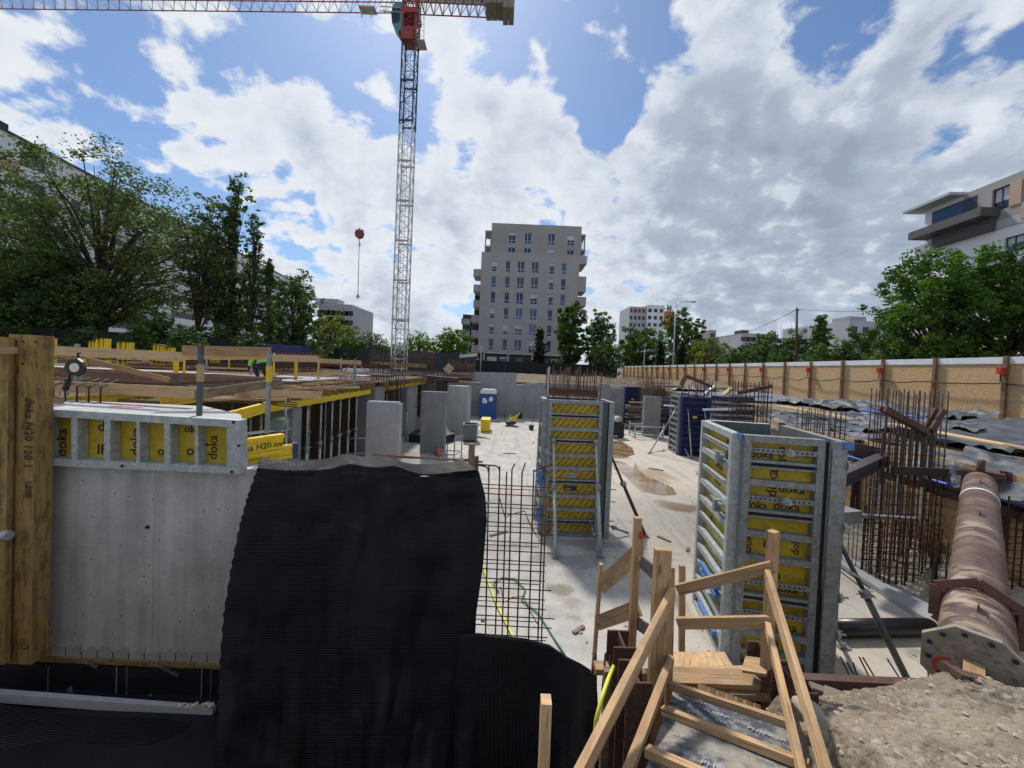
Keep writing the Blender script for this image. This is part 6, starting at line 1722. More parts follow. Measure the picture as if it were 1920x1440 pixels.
# ================================================================ the wooden stair and its rails
def board(label, a, c, w, th, mat='wood_new', name='board', up=UP, cat='board', group=None):
    m_ = MB(); m_.beam(a, c, th, w, up=up); o = m_.build(name, M[mat], world=True)
    return tag(o, label, cat, group)
sr = thing('stair_railing', 'rough wooden hand rails and posts of the site stair in the foreground', 'railing', at(1240, 1390, 2.5))
def rail(nm, px, py, Y, qx, qy, Y2, w, th, mat='wood_new', up=None):
    a, c = at(px, py, Y), at(qx, qy, Y2); m_ = MB(); m_.beam(a, c, th, w, up=up or UP); return m_.build(nm, M[mat], sr, world=True)
fy = (0, 1, 0)
def post(px, pt, Y, pb, qx, w, th, mat='wood_new', root=sr, nm='post', twist=0.0):
    a, c = at(px, pt, Y), at(qx, pb, Y); m_ = MB(); m_.beam(c, a, w, th, up=(math.sin(twist), math.cos(twist), 0)); return m_.build(nm, M[mat], root, world=True)
post(1243, 1030, 2.75, 1400, 1224, .115, .05, 'wood_tan')
post(1257, 1062, 2.82, 1390, 1250, .05, .05, 'wood_new')
post(1450, 996, 2.75, 1250, 1437, .072, .055, twist=-.5)
post(1196, 970, 3.35, 1215, 1184, .062, .05)
post(1200, 1000, 3.42, 1060, 1200, .05, .03, 'wood_tan')
post(1127, 1057, 3.9, 1262, 1112, .035, .045)
post(1279, 1060, 3.9, 1222, 1278, .055, .04, 'wood_tan')
rail('hand_rail', 1261, 1112, 2.72, 1083, 1462, 1.72, .10, .038)
rail('hand_rail', 1258, 1236, 2.72, 1172, 1462, 1.85, .058, .045)
rail('hand_rail', 1437, 1075, 2.70, 1556, 1470, 1.75, .085, .032)
rail('hand_rail', 1439, 1172, 2.70, 1507, 1465, 1.85, .06, .035)
rail('cross_rail', 1270, 1106, 3.0, 1450, 1062, 2.7, .078, .03, 'wood_old' if False else 'wood_tan')
rail('cross_rail', 1270, 1168, 3.0, 1450, 1166, 2.7, .085, .03, 'wood_tan')
rail('cross_rail', 1128, 1098, 3.85, 1197, 1036, 3.35, .14, .03)
rail('cross_rail', 1121, 1168, 3.85, 1197, 1140, 3.35, .13, .03)
rail('cross_rail', 1196, 1048, 3.4, 1245, 1090, 2.95, .10, .03, 'wood_grey')
rail('cross_rail', 1192, 1166, 3.4, 1245, 1202, 2.95, .10, .03, 'wood_grey')
m_ = MB(); p = at(1202, 1003, 3.32); m_.beam(p - UP * .03, p + UP * .03, .02, .05, up=fy); m_.build('paint_mark', M['red_paint'], sr, world=True)
board('lone pale stake standing in front of the black membrane at the bottom', at(1018, 1470, 1.62), at(1024, 1311, 1.62), .055, .045, 'wood_new', 'wooden_stake', fy, 'stake')
# ramp
rp = thing('stair_ramp', 'worn film faced board ramp with nailed wooden treads leading down', 'ramp', at(1380, 1380, 2.1))
r0, r1, r2, r3 = at(1262, 1296, 2.72), at(1490, 1372, 2.25), at(1600, 1500, 1.75), at(1190, 1500, 1.72)
nrm_ = (r1 - r0).cross(r3 - r0).normalized(); nrm_ = nrm_ if nrm_.z > 0 else -nrm_
m_ = MB(); m_.hexa([r0, r1, r1 - nrm_ * .021, r0 - nrm_ * .021, r3, r2, r2 - nrm_ * .021, r3 - nrm_ * .021]); m_.build('deck_board', M['film_board'], rp, world=True)
def on(px, py, off=.0):
    d_ = ray(px, py); t_ = (r0 - EYE).dot(nrm_) / d_.dot(nrm_); return EYE + d_ * t_ + nrm_ * off
for px, py, qx, qy, w in ((1258, 1290, 1530, 1382, .05), (1243, 1338, 1520, 1446, .055), (1213, 1416, 1330, 1468, .06)):
    m_ = MB(); a, c = on(px, py, .02), on(qx, qy, .02); m_.beam(a, c, w, .04, up=nrm_); m_.build('tread', M['wood_new'], rp, world=True)
m_ = MB()
for px, py, tx, sz in ((1270, 1304, 'PHENOX', .05), (1318, 1332, 'ELBOY', .05), (1400, 1366, 'PHENOX', .05), (1262, 1378, 'ELBOY', .045), (1312, 1432, 'PHENOX', .06), (1340, 1352, 'OY', .05)):
    a = on(px, py, .004); xd = (on(px + 30, py + 11, .004) - a).normalized(); yd = nrm_.cross(xd); m_.text(tx, a, xd, yd, sz)
m_.build('printing', M['pale_ink'], rp, world=True)
m_ = MB()
for i in range(7):
    x = 1316 + i * 17; a = at(x, 1284 + i * 6, 2.85); c = at(x + 3, 1306 + i * 6, 2.8); m_.beam(a, c, .05, .03, up=fy)
m_.beam(at(1300, 1296, 2.82), at(1440, 1345, 2.72), .04, .03)
tag(m_.build('wood_rack', M['wood_new'], world=True), 'short pale notched wood piece lying along the top side of the ramp', 'wood')
for (a, c, w, th, mat, lab) in ((at(1232, 1268, 3.0), at(1432, 1275, 3.0), .16, .04, 'wood_tan', 'wide tan plank across the stair head, topmost of the pile'),
        (at(1225, 1262, 3.1), at(1430, 1262, 3.1), .10, .05, 'wood_new', 'pale plank at the back of the pile across the stair head'),
        (at(1250, 1290, 2.95), at(1440, 1296, 2.95), .14, .05, 'wood_old', 'muddy plank under the tan one at the stair head'),
        (at(1235, 1302, 2.9), at(1320, 1310, 2.9), .10, .05, 'wood_old', 'short muddy plank lowest in the pile at the stair head'),
        (at(1545, 1298, 2.55), at(1600, 1318, 2.45), .12, .03, 'wood_grey', 'split grey board on the dirt beside the right hand rail'),
        (at(1520, 1285, 2.6), at(1575, 1306, 2.55), .06, .02, 'wood_grey', 'thin grey splinter beside the split board on the dirt'),
        (at(1395, 1245, 3.0), at(1440, 1252, 2.9), .2, .02, 'wood_tan', 'square tan plywood scrap beside the right stair post')):
    m_ = MB(); m_.beam(a, c, w, th, up=UP); tag(m_.build('plank' if 'plank' in lab else 'board', M[mat], world=True), lab, 'plank')
m_ = MB(); a, b2, c_, d_ = at(1262, 1222, 3.45), at(1358, 1222, 3.45), at(1378, 1254, 3.1), at(1255, 1256, 3.1)
m_.hexa([a, b2, b2 - UP * .02, a - UP * .02, d_, c_, c_ - UP * .02, d_ - UP * .02]); tag(m_.build('plywood_board', M['wood_new'], world=True), 'pale plywood landing sheet beyond the stair head', 'plywood')
m_ = MB(); m_.beam(at(1115, 1252, 3.2), at(1180, 1254, 3.2), .1, .05); tag(m_.build('board', M['wood_tan'], world=True), 'tan board stub left of the brown stair pile', 'board')
# steel piles under the stair
def hpile(lab, px, pt, Y, px1, zb=0.0, w=.16):
    a = at(px, pt, Y); c = at(px1, pt, Y); m_ = MB(); xm = (a.x + c.x) / 2; hw = abs(c.x - a.x) / 2
    m_.box((xm - hw, Y, zb), (xm + hw, Y + .015, a.z)); m_.box((xm - hw, Y + .2, zb), (xm + hw, Y + .215, a.z)); m_.box((xm - .008, Y + .016, zb), (xm + .008, Y + .199, a.z - .003))
    tag(m_.build('steel_pile', M['rust_steel'], world=True), lab, 'pile')
hpile('brown steel pile left of the main stair post, the taller one', 1151, 1214, 3.05, 1194)
hpile('brown steel pile right in front of the taller one under the left rail', 1176, 1280, 2.55, 1224)
hpile('muddy steel pile under the right stair post', 1432, 1238, 2.9, 1478)
hpile('rusty steel pile sunk in dirt right of the ramp', 1490, 1300, 2.35, 1536)
m_ = MB()
for (px, py, Y) in ((1120, 1258, 3.3), (1130, 1262, 3.2), (1140, 1262, 3.2), (1108, 1250, 3.4), (1150, 1240, 3.3)):
    a = at(px, py + 8, Y); m_.rod(a - UP * .2, at(px + rnd.uniform(-3, 8), py - rnd.uniform(15, 40), Y), .009, 5)
tag(m_.build('starter_bars', M['rebar_dark'], world=True), 'few rusty bar ends sticking up left of the stair piles', 'rebar')
m_ = MB()
for i in range(5): m_.box((at(1135, 1200, 3.1).x, 3.06 + .01 * rnd.random(), .0 + i * .33), (at(1440, 1200, 3.1).x, 3.12, i * .33 + .31))
tag(m_.build('shoring_boards', M['wood_old'], world=True), 'horizontal shoring boards holding the earth under the stair', 'shoring')
hs = MB(); hs.tube([at(1150, 1250, 2.9), at(1140, 1275, 2.6), at(1128, 1310, 2.45), at(1118, 1350, 2.4), at(1112, 1420, 2.4), at(1105, 1520, 2.4)], .014, 8)
tag(hs.build('yellow_hose', M['hose_yellow'], world=True), 'bright yellow hose hanging between the black membrane and the left rail', 'hose')
# ================================================================ the left deck
def X_at(px, py, Y): return at(px, py, Y).x
EX = -5.45
dk = thing('unfinished_slab', 'raw concrete floor deck on props filling the left half of the pit', 'floor deck', (-14, 15, 0))
m_ = MB(); m_.box((-30, 10.6, 3.17), (-6.6, 15.2, 3.40)); m_.build('slab', M['concrete_slab'], dk, world=True)
m_ = MB(); m_.box((-30, 6.3, 3.26), (EX + .1, 10.598, 3.30)); m_.build('form_sheeting', M['sheet_brown'], dk, world=True)
m_ = MB(); m_.box((-30, 15.202, 3.24), (EX + .15, 29.5, 3.30)); m_.box((-6.598, 10.6, 3.25), (EX + .1, 15.2, 3.30)); m_.build('form_sheeting', M['sheet_brown'], dk, world=True)
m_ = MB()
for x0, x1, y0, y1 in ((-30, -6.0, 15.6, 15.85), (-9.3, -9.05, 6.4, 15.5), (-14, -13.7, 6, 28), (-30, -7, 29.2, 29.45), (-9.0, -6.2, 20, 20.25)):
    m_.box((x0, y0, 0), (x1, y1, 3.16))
m_.build('shade_wall', M['sheet_brown'], dk, world=True)  # walls added to darken the space under the deck; dark brown paints its shade
def h20(mb, p, q, m=0, s=1.0):
    p, q = Vector(p), Vector(q)
    mb.beam(p + UP * .08 * s, q + UP * .08 * s, .08 * s, .04 * s, m); mb.beam(p - UP * .08 * s, q - UP * .08 * s, .08 * s, .04 * s, m); mb.beam(p, q, .028 * s, .118 * s, m)
def beam_thing(lab, p, q, s=1.0, group=None, txt=None, mat='yellow_beam', tip=None):
    r = thing('formwork_beam', lab, 'beam', mid(p, q), group=group)
    m_ = MB(); h20(m_, p, q, 0, s); m_.build('beam', M[mat], r, world=True)
    p, q = Vector(p), Vector(q)
    if txt:
        d_ = (q - p).normalized(); n = d_.cross(UP); m_ = MB(); m_.text(txt, p.lerp(q, .08) + n * .017 * s - UP * .03 * s, d_, UP, .085 * s); m_.build('printing', M['ink'], r, world=True)
    if tip: m_ = MB(); d_ = (q - p).normalized(); m_.beam(q, q + d_ * .06, .09, .21); m_.build('end_cap', M[tip], r, world=True)
    return r
beam_thing('long yellow beam carrying the deck edge above the row of props', (EX, 8.1, 2.97), (EX, 14.6, 2.97), mat='yellow_bright')
beam_thing('yellow beam under the near corner of the left deck', at(420, 786, 6.3), at(502, 762, 8.2), mat='yellow_bright')
beam_thing('yellow edge beam of the farther deck behind the props', (EX, 15.4, 2.97), (EX, 24, 2.97))
beam_thing('yellow beam low in the gap behind the near wall, left half', at(110, 756, 5.9), at(290, 742, 6.6))
beam_thing('yellow beam low in the gap behind the near wall, right half', at(300, 752, 6.0), at(400, 738, 6.6))
for i in range(13):
    y = 8.3 + i * .49
    m_ = MB(); h20(m_, (EX + .28 + .05 * rnd.random(), y, 3.17), (EX - 2.4, y, 3.17)); r = m_.build('deck_joist', M['wood_form'], world=True)
    tag(r, '%s brown joist end from the near corner over the long yellow deck edge beam' % ORD[i], 'joist', 'joists over the yellow deck edge beam')
for i in range(12):
    y = 15.8 + i * .8
    m_ = MB(); h20(m_, (EX + .3, y, 3.15), (EX - 2.4, y, 3.15)); tag(m_.build('deck_joist', M['wood_form'], world=True), '%s brown joist end along the farther deck edge' % ORD[i], 'joist', 'joists over the farther deck edge')
# props under the deck: one built, the rest copied
pp = thing('steel_prop', 'slim steel prop in the row under the deck edge', 'prop', (EX, 10.2, 0), group='props holding up the left deck')
m_ = MB(); m_.tube([(0, 0, 0), (0, 0, 1.7)], .036, 8); m_.build('outer_tube', M['galv_bright'], pp)
m_ = MB(); m_.tube([(0, 0, 1.7), (0, 0, 2.86)], .026, 8); m_.build('inner_tube', M['galv_bright'], pp)
m_ = MB(); m_.tube([(0, 0, 1.6), (0, 0, 1.76)], .052, 8); m_.rod((-.13, 0, 1.7), (.13, 0, 1.72), .010, 5); m_.build('collar', M['galv'], pp)
m_ = MB(); m_.box((-.07, -.07, 0), (.07, .07, .01)); m_.box((-.09, -.06, 2.85), (.09, .06, 2.87)); m_.build('plate', M['galv'], pp)
spots = []
for px in (576, 601, 622, 637, 653, 667):
    Y = 10.0
    for _ in range(20): Y = Y * (EX) / at(px, 800, Y).x
    spots.append((EX, Y))
spots += [(-6.7, 8.6), (-6.8, 9.9), (-6.8, 11.2), (-6.7, 12.6), (-6.8, 13.9), (-8.0, 8.9), (-8.1, 11.0), (-8.0, 13.0), (EX, 16.6), (EX, 18.2), (EX, 19.9), (EX, 21.8), (-7, 17.5), (-7, 19.5), (-5.2, 6.9), (-5.9, 7.4), (-7.2, 7.0), (-8.4, 7.0), (-5.8, 8.8)]
for i, (x, y) in enumerate(spots):
    rz = rnd.uniform(0, 3)
    if i == 0: pp.location = (x, y, 0); pp.rotation_euler.z = rz; o = pp
    else: o = dup(pp, (x, y, 0), rz)
    o['label'] = '%s steel prop from the near end of the row under the deck edge' % ORD[i] if i < 6 else 'slim steel prop standing in the dark behind the front row under the deck'
    o['group'] = 'front row of props under the deck edge' if i < 6 else 'props standing in the dark under the deck'
def column(label, x0, x1, y0, y1, z, mat='concrete_column', bars_=0, bh=.9, bcol='rebar_red', name='concrete_column'):
    r = thing(name, label, 'column', ((x0 + x1) / 2, (y0 + y1) / 2, 0))
    m_ = MB(); m_.box((x0, y0, 0), (x1, y1, z)); o = m_.build('shaft', M[mat], r, world=True)
    bv = o.modifiers.new('bevel', 'BEVEL'); bv.width = .012; bv.segments = 1
    if bars_:
        m_ = MB()
        for i in range(bars_):
            for yy in (y0 + .06, y1 - .06): m_.rod((x0 + .05 + (x1 - x0 - .1) * i / (bars_ - 1), yy, z - .05), (x0 + .05 + (x1 - x0 - .1) * i / (bars_ - 1) + rnd.uniform(-.03, .03), yy, z + bh + rnd.uniform(-.1, .1)), .012, 4)
        for k in range(2): m_.rod((x0 + .03, y0 + .04, z + bh * (.3 + .3 * k)), (x1 - .03, y0 + .04, z + bh * (.3 + .3 * k)), .008, 4)
        m_.build('starter_bars', M[bcol], r, world=True)
    return r
def pxcol(label, pl, pr, pyb, Yf, dep, z, **k):
    x0, x1 = at(pl, pyb, Yf).x, at(pr, pyb, Yf).x
    return column(label, x0, x1, Yf, Yf + dep, z, **k)
pxcol('nearest free standing concrete wall column right of the props, wide and pale', 686, 748, 800, 11.4, .34, 2.86, mat='concrete_pale')
m_ = MB(); x0, x1 = at(686, 800, 11.4).x, at(748, 800, 11.4).x
for i in range(9): m_.box((x0 + .03 + i * (x1 - x0 - .06) / 9, 11.39, 2.865), (x0 + .03 + (i + .55) * (x1 - x0 - .06) / 9, 11.7, 2.905))
tag(m_.build('cap_row', M['white_strip'], world=True), 'row of small pale caps along the top of the nearest free standing column', 'caps')
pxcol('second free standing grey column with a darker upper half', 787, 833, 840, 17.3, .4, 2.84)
pxcol('third free standing pale column left of the grey skip', 838, 874, 800, 22.5, 2.2, 2.86, mat='concrete_pale', bars_=7, bh=.25, bcol='rebar')
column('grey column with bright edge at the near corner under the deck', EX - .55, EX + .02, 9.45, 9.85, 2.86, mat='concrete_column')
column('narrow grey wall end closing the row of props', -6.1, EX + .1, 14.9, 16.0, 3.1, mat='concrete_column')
column('tall grey column behind the nearest free standing one, under the brown bars', -6.4, -5.75, 21.3, 23.2, 3.22, mat='concrete_pale')
pxcol('small far grey column between the second and third free standing ones', 820, 838, 760, 27, .4, 3.0)
pxcol('flat grey column with pale edge between the two blue forms', 1206, 1237, 815, 24.6, .4, 2.6, bars_=12, bh=1.0, bcol='rebar')
pxcol('wide dark grey column left of the smaller blue form', 1140, 1168, 790, 29.0, .5, 2.85)
pxcol('narrow grey column just behind the right side of the red striped form', 1121, 1140, 790, 27.0, .4, 3.2)
# rack round the flat grey column
rk = thing('steel_rack', 'low galvanised frame standing round the foot of the flat grey column', 'rack', G(1222, 822))
m_ = MB(); a, c = G(1190, 822), G(1243, 824)
for z in (.25, .75): m_.beam(a + UP * z, c + UP * z, .07, .07); m_.beam(a + UP * z + Vector((0, 1.1, 0)), c + UP * z + Vector((0, 1.1, 0)), .07, .07)
for p in (a, c): m_.beam(p, p + UP * .95, .07, .07, up=fy); m_.beam(p + Vector((0, 1.1, 0)), p + Vector((0, 1.1, .95)), .07, .07, up=fy); m_.beam(p + UP * .25, p + UP * .25 + Vector((0, 1.1, 0)), .07, .07)
m_.build('frame', M['galv_bright'], rk, world=True)
# rebar mats and cages on the deck
def mat_(lab, x0, x1, y0, y1, z, sx__=.2, sy__=.2, r=.009, mat='rebar', chairs=True, curl=0):
    m_ = MB(); x = x0
    def zz(x, y): return z + .03 * fbm(x * .8, y * .8, z) + curl * 0
    while x <= x1: m_.tube([(x + rnd.uniform(-.03, .03), y0 + (y1 - y0) * k / 4, zz(x, y0 + (y1 - y0) * k / 4)) for k in range(5)], r, 4); x += sx__
    y = y0
    while y <= y1: m_.tube([(x0 + (x1 - x0) * k / 6, y + rnd.uniform(-.02, .02), zz(x0 + (x1 - x0) * k / 6, y) + .02) for k in range(7)], r, 4); y += sy__
    if chairs:
        x = x0
        while x < x1:
            m_.rod((x, y0 + .05, 3.3), (x, y0 + .05, z), r * .8, 4); x += .3
    return tag(m_.build('rebar_mat', M[mat], world=True), lab, 'rebar')
mat_('dense rusty reinforcement mat on the near part of the left deck', -13.2, -5.45, 6.35, 10.4, 3.45, .2, .17, mat='rebar_dark')
mat_('upper layer of rusty bars over the near deck mat', -12.5, -5.6, 6.4, 10.3, 3.56, .3, .25, mat='rebar')
mat_('reddish bars laid close together over the deck edge above the props', -7.6, -5.15, 8.4, 14.6, 3.36, .13, .5, .012, 'rebar_red', False)
mat_('rusty reinforcement mat on the middle deck beyond the white slab', -18, -5.4, 15.5, 22, 3.45, .3, .25, .010, 'rebar')
mat_('rusty reinforcement mat on the farthest deck', -16, -4.8, 22.2, 28.5, 3.5, .35, .3, .011, 'rebar_dark')
m_ = MB()
for i in range(14):
    x = -7.9 + i * .165; m_.tube([(x - .9, 6.4, 3.62), (x, 5.35, 3.60), (x, 5.30, 3.58), (x, 5.30, 3.36)], .011 if i > 3 else .018, 5)
tag(m_.build('bent_bars', M['rebar_dark'], world=True), 'row of bent dark bars hooking down onto the near pale slab edge', 'rebar')
m_ = MB(); p = at(200, 769, 5.0); q = at(262, 774, 5.0)
m_.face([(p.x, 5.0, 3.366), (q.x, 5.02, 3.366), (q.x - .1, 5.2, 3.366), (p.x + .1, 5.22, 3.366)]); tag(m_.build('paint_mark', M['pink_paint'], world=True), 'pink sprayed paint smudge on the near pale slab edge', 'paint mark')
bars('rebar_wall', 'dense curtain of upright bars on the deck behind the worker', 516, 600, 700, 17, 3.3, 4.35, 34, .012, 'rebar', (0, .25), .05, 3)
bars('rebar_wall', 'long low row of upright bars on the left part of the middle deck', 330, 480, 700, 19.5, 3.3, 3.95, 46, .010, 'rebar_dark', (0, .3), .06, 3)
bars('rebar_wall', 'row of tall rusty bars left of the crane foot', 690, 735, 700, 20, 2.9, 4.55, 13, .016, 'rebar', (0, .4), .3, 3)
bars('rebar_wall', 'row of tall rusty bars right of the crane foot', 738, 815, 700, 24, 2.9, 4.8, 22, .016, 'rebar', (0, .4), .3, 4)
bars('rebar_wall', 'hanging dark bars between the props and the nearest free standing column', 692, 758, 760, 16.3, 2.1, 3.5, 14, .015, 'rebar_dark', (0, .3), .1, 1)
bars('rebar_wall', 'rusty bars hanging under the deck right of the crane foot', 770, 838, 730, 25, 2.3, 3.6, 22, .018, 'rebar_dark', (0, .3), .25, 1)
bars('rebar_wall', 'thicket of rusty bars on top of the third free standing column', 838, 890, 700, 26, 3.0, 4.35, 16, .016, 'rebar', (0, .4), .2, 2)
bars('rebar_wall', 'rusty curtain of bars behind the red striped form', 1022, 1125, 720, 27, 2.6, 3.95, 24, .013, 'rebar_dark', (0, .7), .25, 3)
bars('rebar_wall', 'distant rusty bars at the foot of the hoarding near the left end', 1128, 1200, 700, 33, 2.6, 3.9, 22, .014, 'rebar_dark', (0, .5), .2, 2)
bars('rebar_wall', 'upright bars over the flat grey column against the hoarding', 1200, 1262, 715, 28, 2.0, 4.0, 22, .016, 'rebar', (0, .5), .2, 2)
bars('rebar_wall', 'bars rising between the larger blue form and the tall cage', 1300, 1345, 735, 20, 2.0, 3.9, 10, .015, 'rebar_dark', (0, .4), .3, 2)
m_ = MB(); a, c = at(1026, 733, 28), at(1120, 738, 28); m_.beam(a, c, .4, .5); tag(m_.build('steel_girder', M['rust_steel'], world=True), 'rusty brown girder behind the bars over the red striped form', 'girder')
for (pa, pb, Y, w, h, mat, lab) in (((1030, 688), (1026, 742), 12, .07, .07, 'lamp_grey', 'pale leaning post rising above the left top corner of the red striped form'),
        ((1085, 688), (1084, 742), 12, .04, .04, 'rust_steel', 'single tall post above the middle of the red striped form')):
    m_ = MB(); m_.beam(at(*pb, Y), at(*pa, Y), w, h, up=fy); tag(m_.build('post', M[mat], world=True), lab, 'post')
# far centre clutter on the deck
for i, (a, c, Y, w, h, mat, lab) in enumerate((((772, 706), (858, 712), 24, .8, .25, 'rust_steel', 'dark rusty panel stack beside the crane foot'),
     ((838, 700), (880, 702), 26, 1.0, .12, 'wood_grey', 'upper grey board stack over the third free standing column'), ((836, 712), (884, 712), 25, .8, .35, 'rust_steel', 'dark brown form stack over the third free standing column'),
     ((860, 716), (902, 720), 24, .6, .12, 'wood_old', 'old plank sticking out right of the third free standing column'), ((645, 695), (730, 697), 22, .3, .3, 'white_tarp', 'white rolled sheet lying on the middle deck'),
     ((735, 683), (800, 686), 26, .05, .25, 'wood_rail', 'pale board railing right of the crane foot'), ((695, 681), (735, 682), 26, .05, .2, 'wood_rail', 'pale board railing left of the crane foot'),
     ((862, 668), (895, 665), 30, .3, .25, 'lamp_grey', 'pale pipe lying high on shrubs left of the tower'), ((836, 697), (846, 686), 24, .1, .5, 'wood_rail', 'tilted pale board over the third free standing column'))):
    m_ = MB(); m_.beam(at(*a, Y), at(*c, Y), w, h); tag(m_.build(('panel_stack' if 'stack' in lab else 'board' if 'board' in lab else 'plank' if 'plank' in lab else 'rolled_sheet' if 'sheet' in lab else 'pipe'), M[mat], world=True), lab, 'stack' if 'stack' in lab else 'board' if ('board' in lab or 'plank' in lab) else 'sheet' if 'sheet' in lab else 'pipe')
m_ = MB(); p = at(545, 655, 24); m_.box((p.x - 1.3, 23.5, 3.6), (p.x + 1.0, 24.5, p.z + .25))
for k in range(6): m_.box((p.x - 1.35, 23.4, 3.7 + k * .2), (p.x + 1.05, 23.48, 3.74 + k * .2))
tag(m_.build('blue_crate', M['blue_form'], world=True), 'dark blue stack of panels behind the second stretch of railing', 'stack')
# dark bundles and pale slab strips across the left deck
for i, (x0, x1, py, Y, h, mat, lab) in enumerate(((72, 330, 697, 15.6, .16, 'galv_dark', 'long dark steel bundle lying left on the deck beyond the white slab'), (72, 240, 703, 14.6, .12, 'galv', 'grey pipes lying on the far left of the white slab'), (240, 345, 691, 17, .25, 'rust_steel', 'rusty bundle behind the yellow posts on the left deck'),
      (345, 480, 693, 15.4, .10, 'rebar_dark', 'long dark bar bundle beyond the middle railing board'), (85, 330, 675, 21, .2, 'wood_rail', 'pale plank stack running behind the yellow posts'), (330, 530, 684, 18, .22, 'rebar', 'brown heap of bars behind the two tone railing board'), (480, 720, 688, 24, .5, 'rebar', 'far heap of brown bars behind the worker'))):
    m_ = MB()
    n_ = 7
    for k in range(n_):
        a, c = at(x0 + rnd.uniform(0, 12), py + rnd.uniform(-1, 1), Y + k * .12), at(x1 - rnd.uniform(0, 25), py + (x1 - x0) * .035 + rnd.uniform(-1, 1), Y + k * .12)
        m_.beam(a + UP * rnd.uniform(0, h), c + UP * rnd.uniform(0, h), .07, max(.04, h * .35))
    tag(m_.build('bar_bundle', M[mat], world=True), lab, 'bundle')
for (x0, x1, py, Y, lab) in ((355, 480, 702, 12.5, 'thin white sheet strip lying right of the white slab'), (600, 690, 700, 16, 'white plastic strip on the deck left of the crane foot')):
    a, c = at(x0, py, Y), at(x1, py + 5, Y); m_ = MB(); m_.beam(a, c, .7, .05); tag(m_.build('white_strip', M['white_tarp'], world=True), lab, 'strip')
# yellow post bundles
yb = thing('yellow_post_bundle', 'bundle of upright yellow beam ends', 'bundle', (0, 0, 3.4), group='bundles of yellow posts standing on the left deck')
m_ = MB()
for i in range(7):
    x = -.28 + .56 * (i / 6); y = rnd.uniform(-.2, .2); m_.beam((x, y, 0), (x + rnd.uniform(-.03, .03), y, 1.42 + rnd.uniform(-.04, .04)), .09, .16, up=fy)
m_.build('posts', M['yellow_bright'], yb)
m_ = MB(); m_.box((-.34, -.3, .3), (.34, .3, .36)); m_.box((-.30, -.28, 1.44), (.30, .28, 1.47)); m_.build('strap', M['frame_dark'], yb)
labs = ['leftmost bundle of upright yellow posts on the left deck', 'tilted small bundle of yellow posts second from the left', 'tallest bundle of yellow posts third from the left', 'wide bundle of yellow posts in the middle of the row', 'bundle of yellow posts fifth from the left near the brown railing post', 'lowest bundle of yellow posts at the right end of the row', 'small distant bundle of yellow posts above the worker']
for i, (px, pt, Y, s) in enumerate(((96, 633, 17.5, 1.0), (177, 640, 19, .75), (198, 634, 18.5, 1.0), (240, 641, 18.5, 1.15), (300, 646, 19.5, .95), (321, 651, 19.5, .8), (405, 664, 22, .9))):
    p = at(px, pt, Y); s2 = (p.z - 3.4) / 1.46
    if i == 0: o = yb; o.location = (p.x, Y, 3.4)
    else: o = dup(yb, (p.x, Y, 3.4))
    o['label'] = labs[i]; o.scale = (s * .9, s, s2); o.rotation_euler = (0, .08 if i in (1, 4) else 0, 0)
# guard rails on the deck
gr = thing('guard_rail', 'long pale board guard rail with steel posts crossing the left deck', 'railing', at(250, 720, 5.4))
def gb(px, py, Y, qx, qy, Y2, h, mat='wood_rail', nm='board', th=.03): 
    m_ = MB(); m_.beam(at(px, py, Y), at(qx, qy, Y2), th, h); return m_.build(nm, M[mat], gr, world=True)
gb(62, 655, 5.7, 343, 669, 5.35, .135)
gb(342, 657, 5.25, 508, 660, 5.6, .14, 'wood_tan'); gb(342, 671, 5.3, 508, 670, 5.65, .06)
gb(506, 671, 6.6, 597, 673, 7.4, .125)
gb(596, 676, 9.0, 677, 680, 11.5, .115)
gb(62, 722, 5.6, 370, 737, 5.25, .155)
gb(366, 741, 5.0, 528, 716, 6.6, .13, 'wood_old'); gb(440, 736, 6.2, 603, 741, 7.2, .13)
gb(355, 728, 6.0, 470, 742, 6.3, .09, 'wood_tan')
gb(560, 702, 9.5, 668, 700, 11.0, .09)
for px, pt, pb, Y, mat, yel in ((382, 647, 782, 4.60, 'galv_dark', (683, 715)), (509, 660, 812, 5.0, 'galv', (686, 716)), (151, 645, 715, 5.75, 'galv', None), (161, 672, 712, 6.0, 'galv', (672, 700)), (335, 668, 722, 6.2, 'galv_dark', (671, 700)), (667, 675, 722, 10.6, 'galv', None), (557, 678, 712, 10.0, 'yellow', None)):
    a, c = at(px, pt, Y), at(px, pb, Y); m_ = MB(); m_.beam((a.x, Y - .04, c.z), (a.x, Y - .04, a.z), .045 if Y < 7 else .07, .04, up=fy); o = m_.build('post', M[mat], gr, world=True)
    if yel:
        a, c = at(px, yel[0], Y), at(px, yel[1], Y); m_ = MB(); m_.beam((a.x, Y - .045, c.z), (a.x, Y - .045, a.z), .055, .05, up=fy); m_.build('sleeve', M['yellow'] if px != 382 else M['wood_new'], o, world=True)
board('loose plank leaning diagonally behind the left guard rail', at(112, 662, 5.9), at(318, 713, 6.4), .085, .03, 'wood_tan', 'plank', cat='plank')
board('short brown board end lying beside the left upright boards', at(62, 752, 5.1), at(117, 757, 5.1), .16, .05, 'wood_tan', 'board')
board('thin batten lying on the pale slab edge near the steel post', at(272, 778, 4.7), at(350, 777, 4.75), .03, .04, 'wood_tan', 'batten', cat='batten')
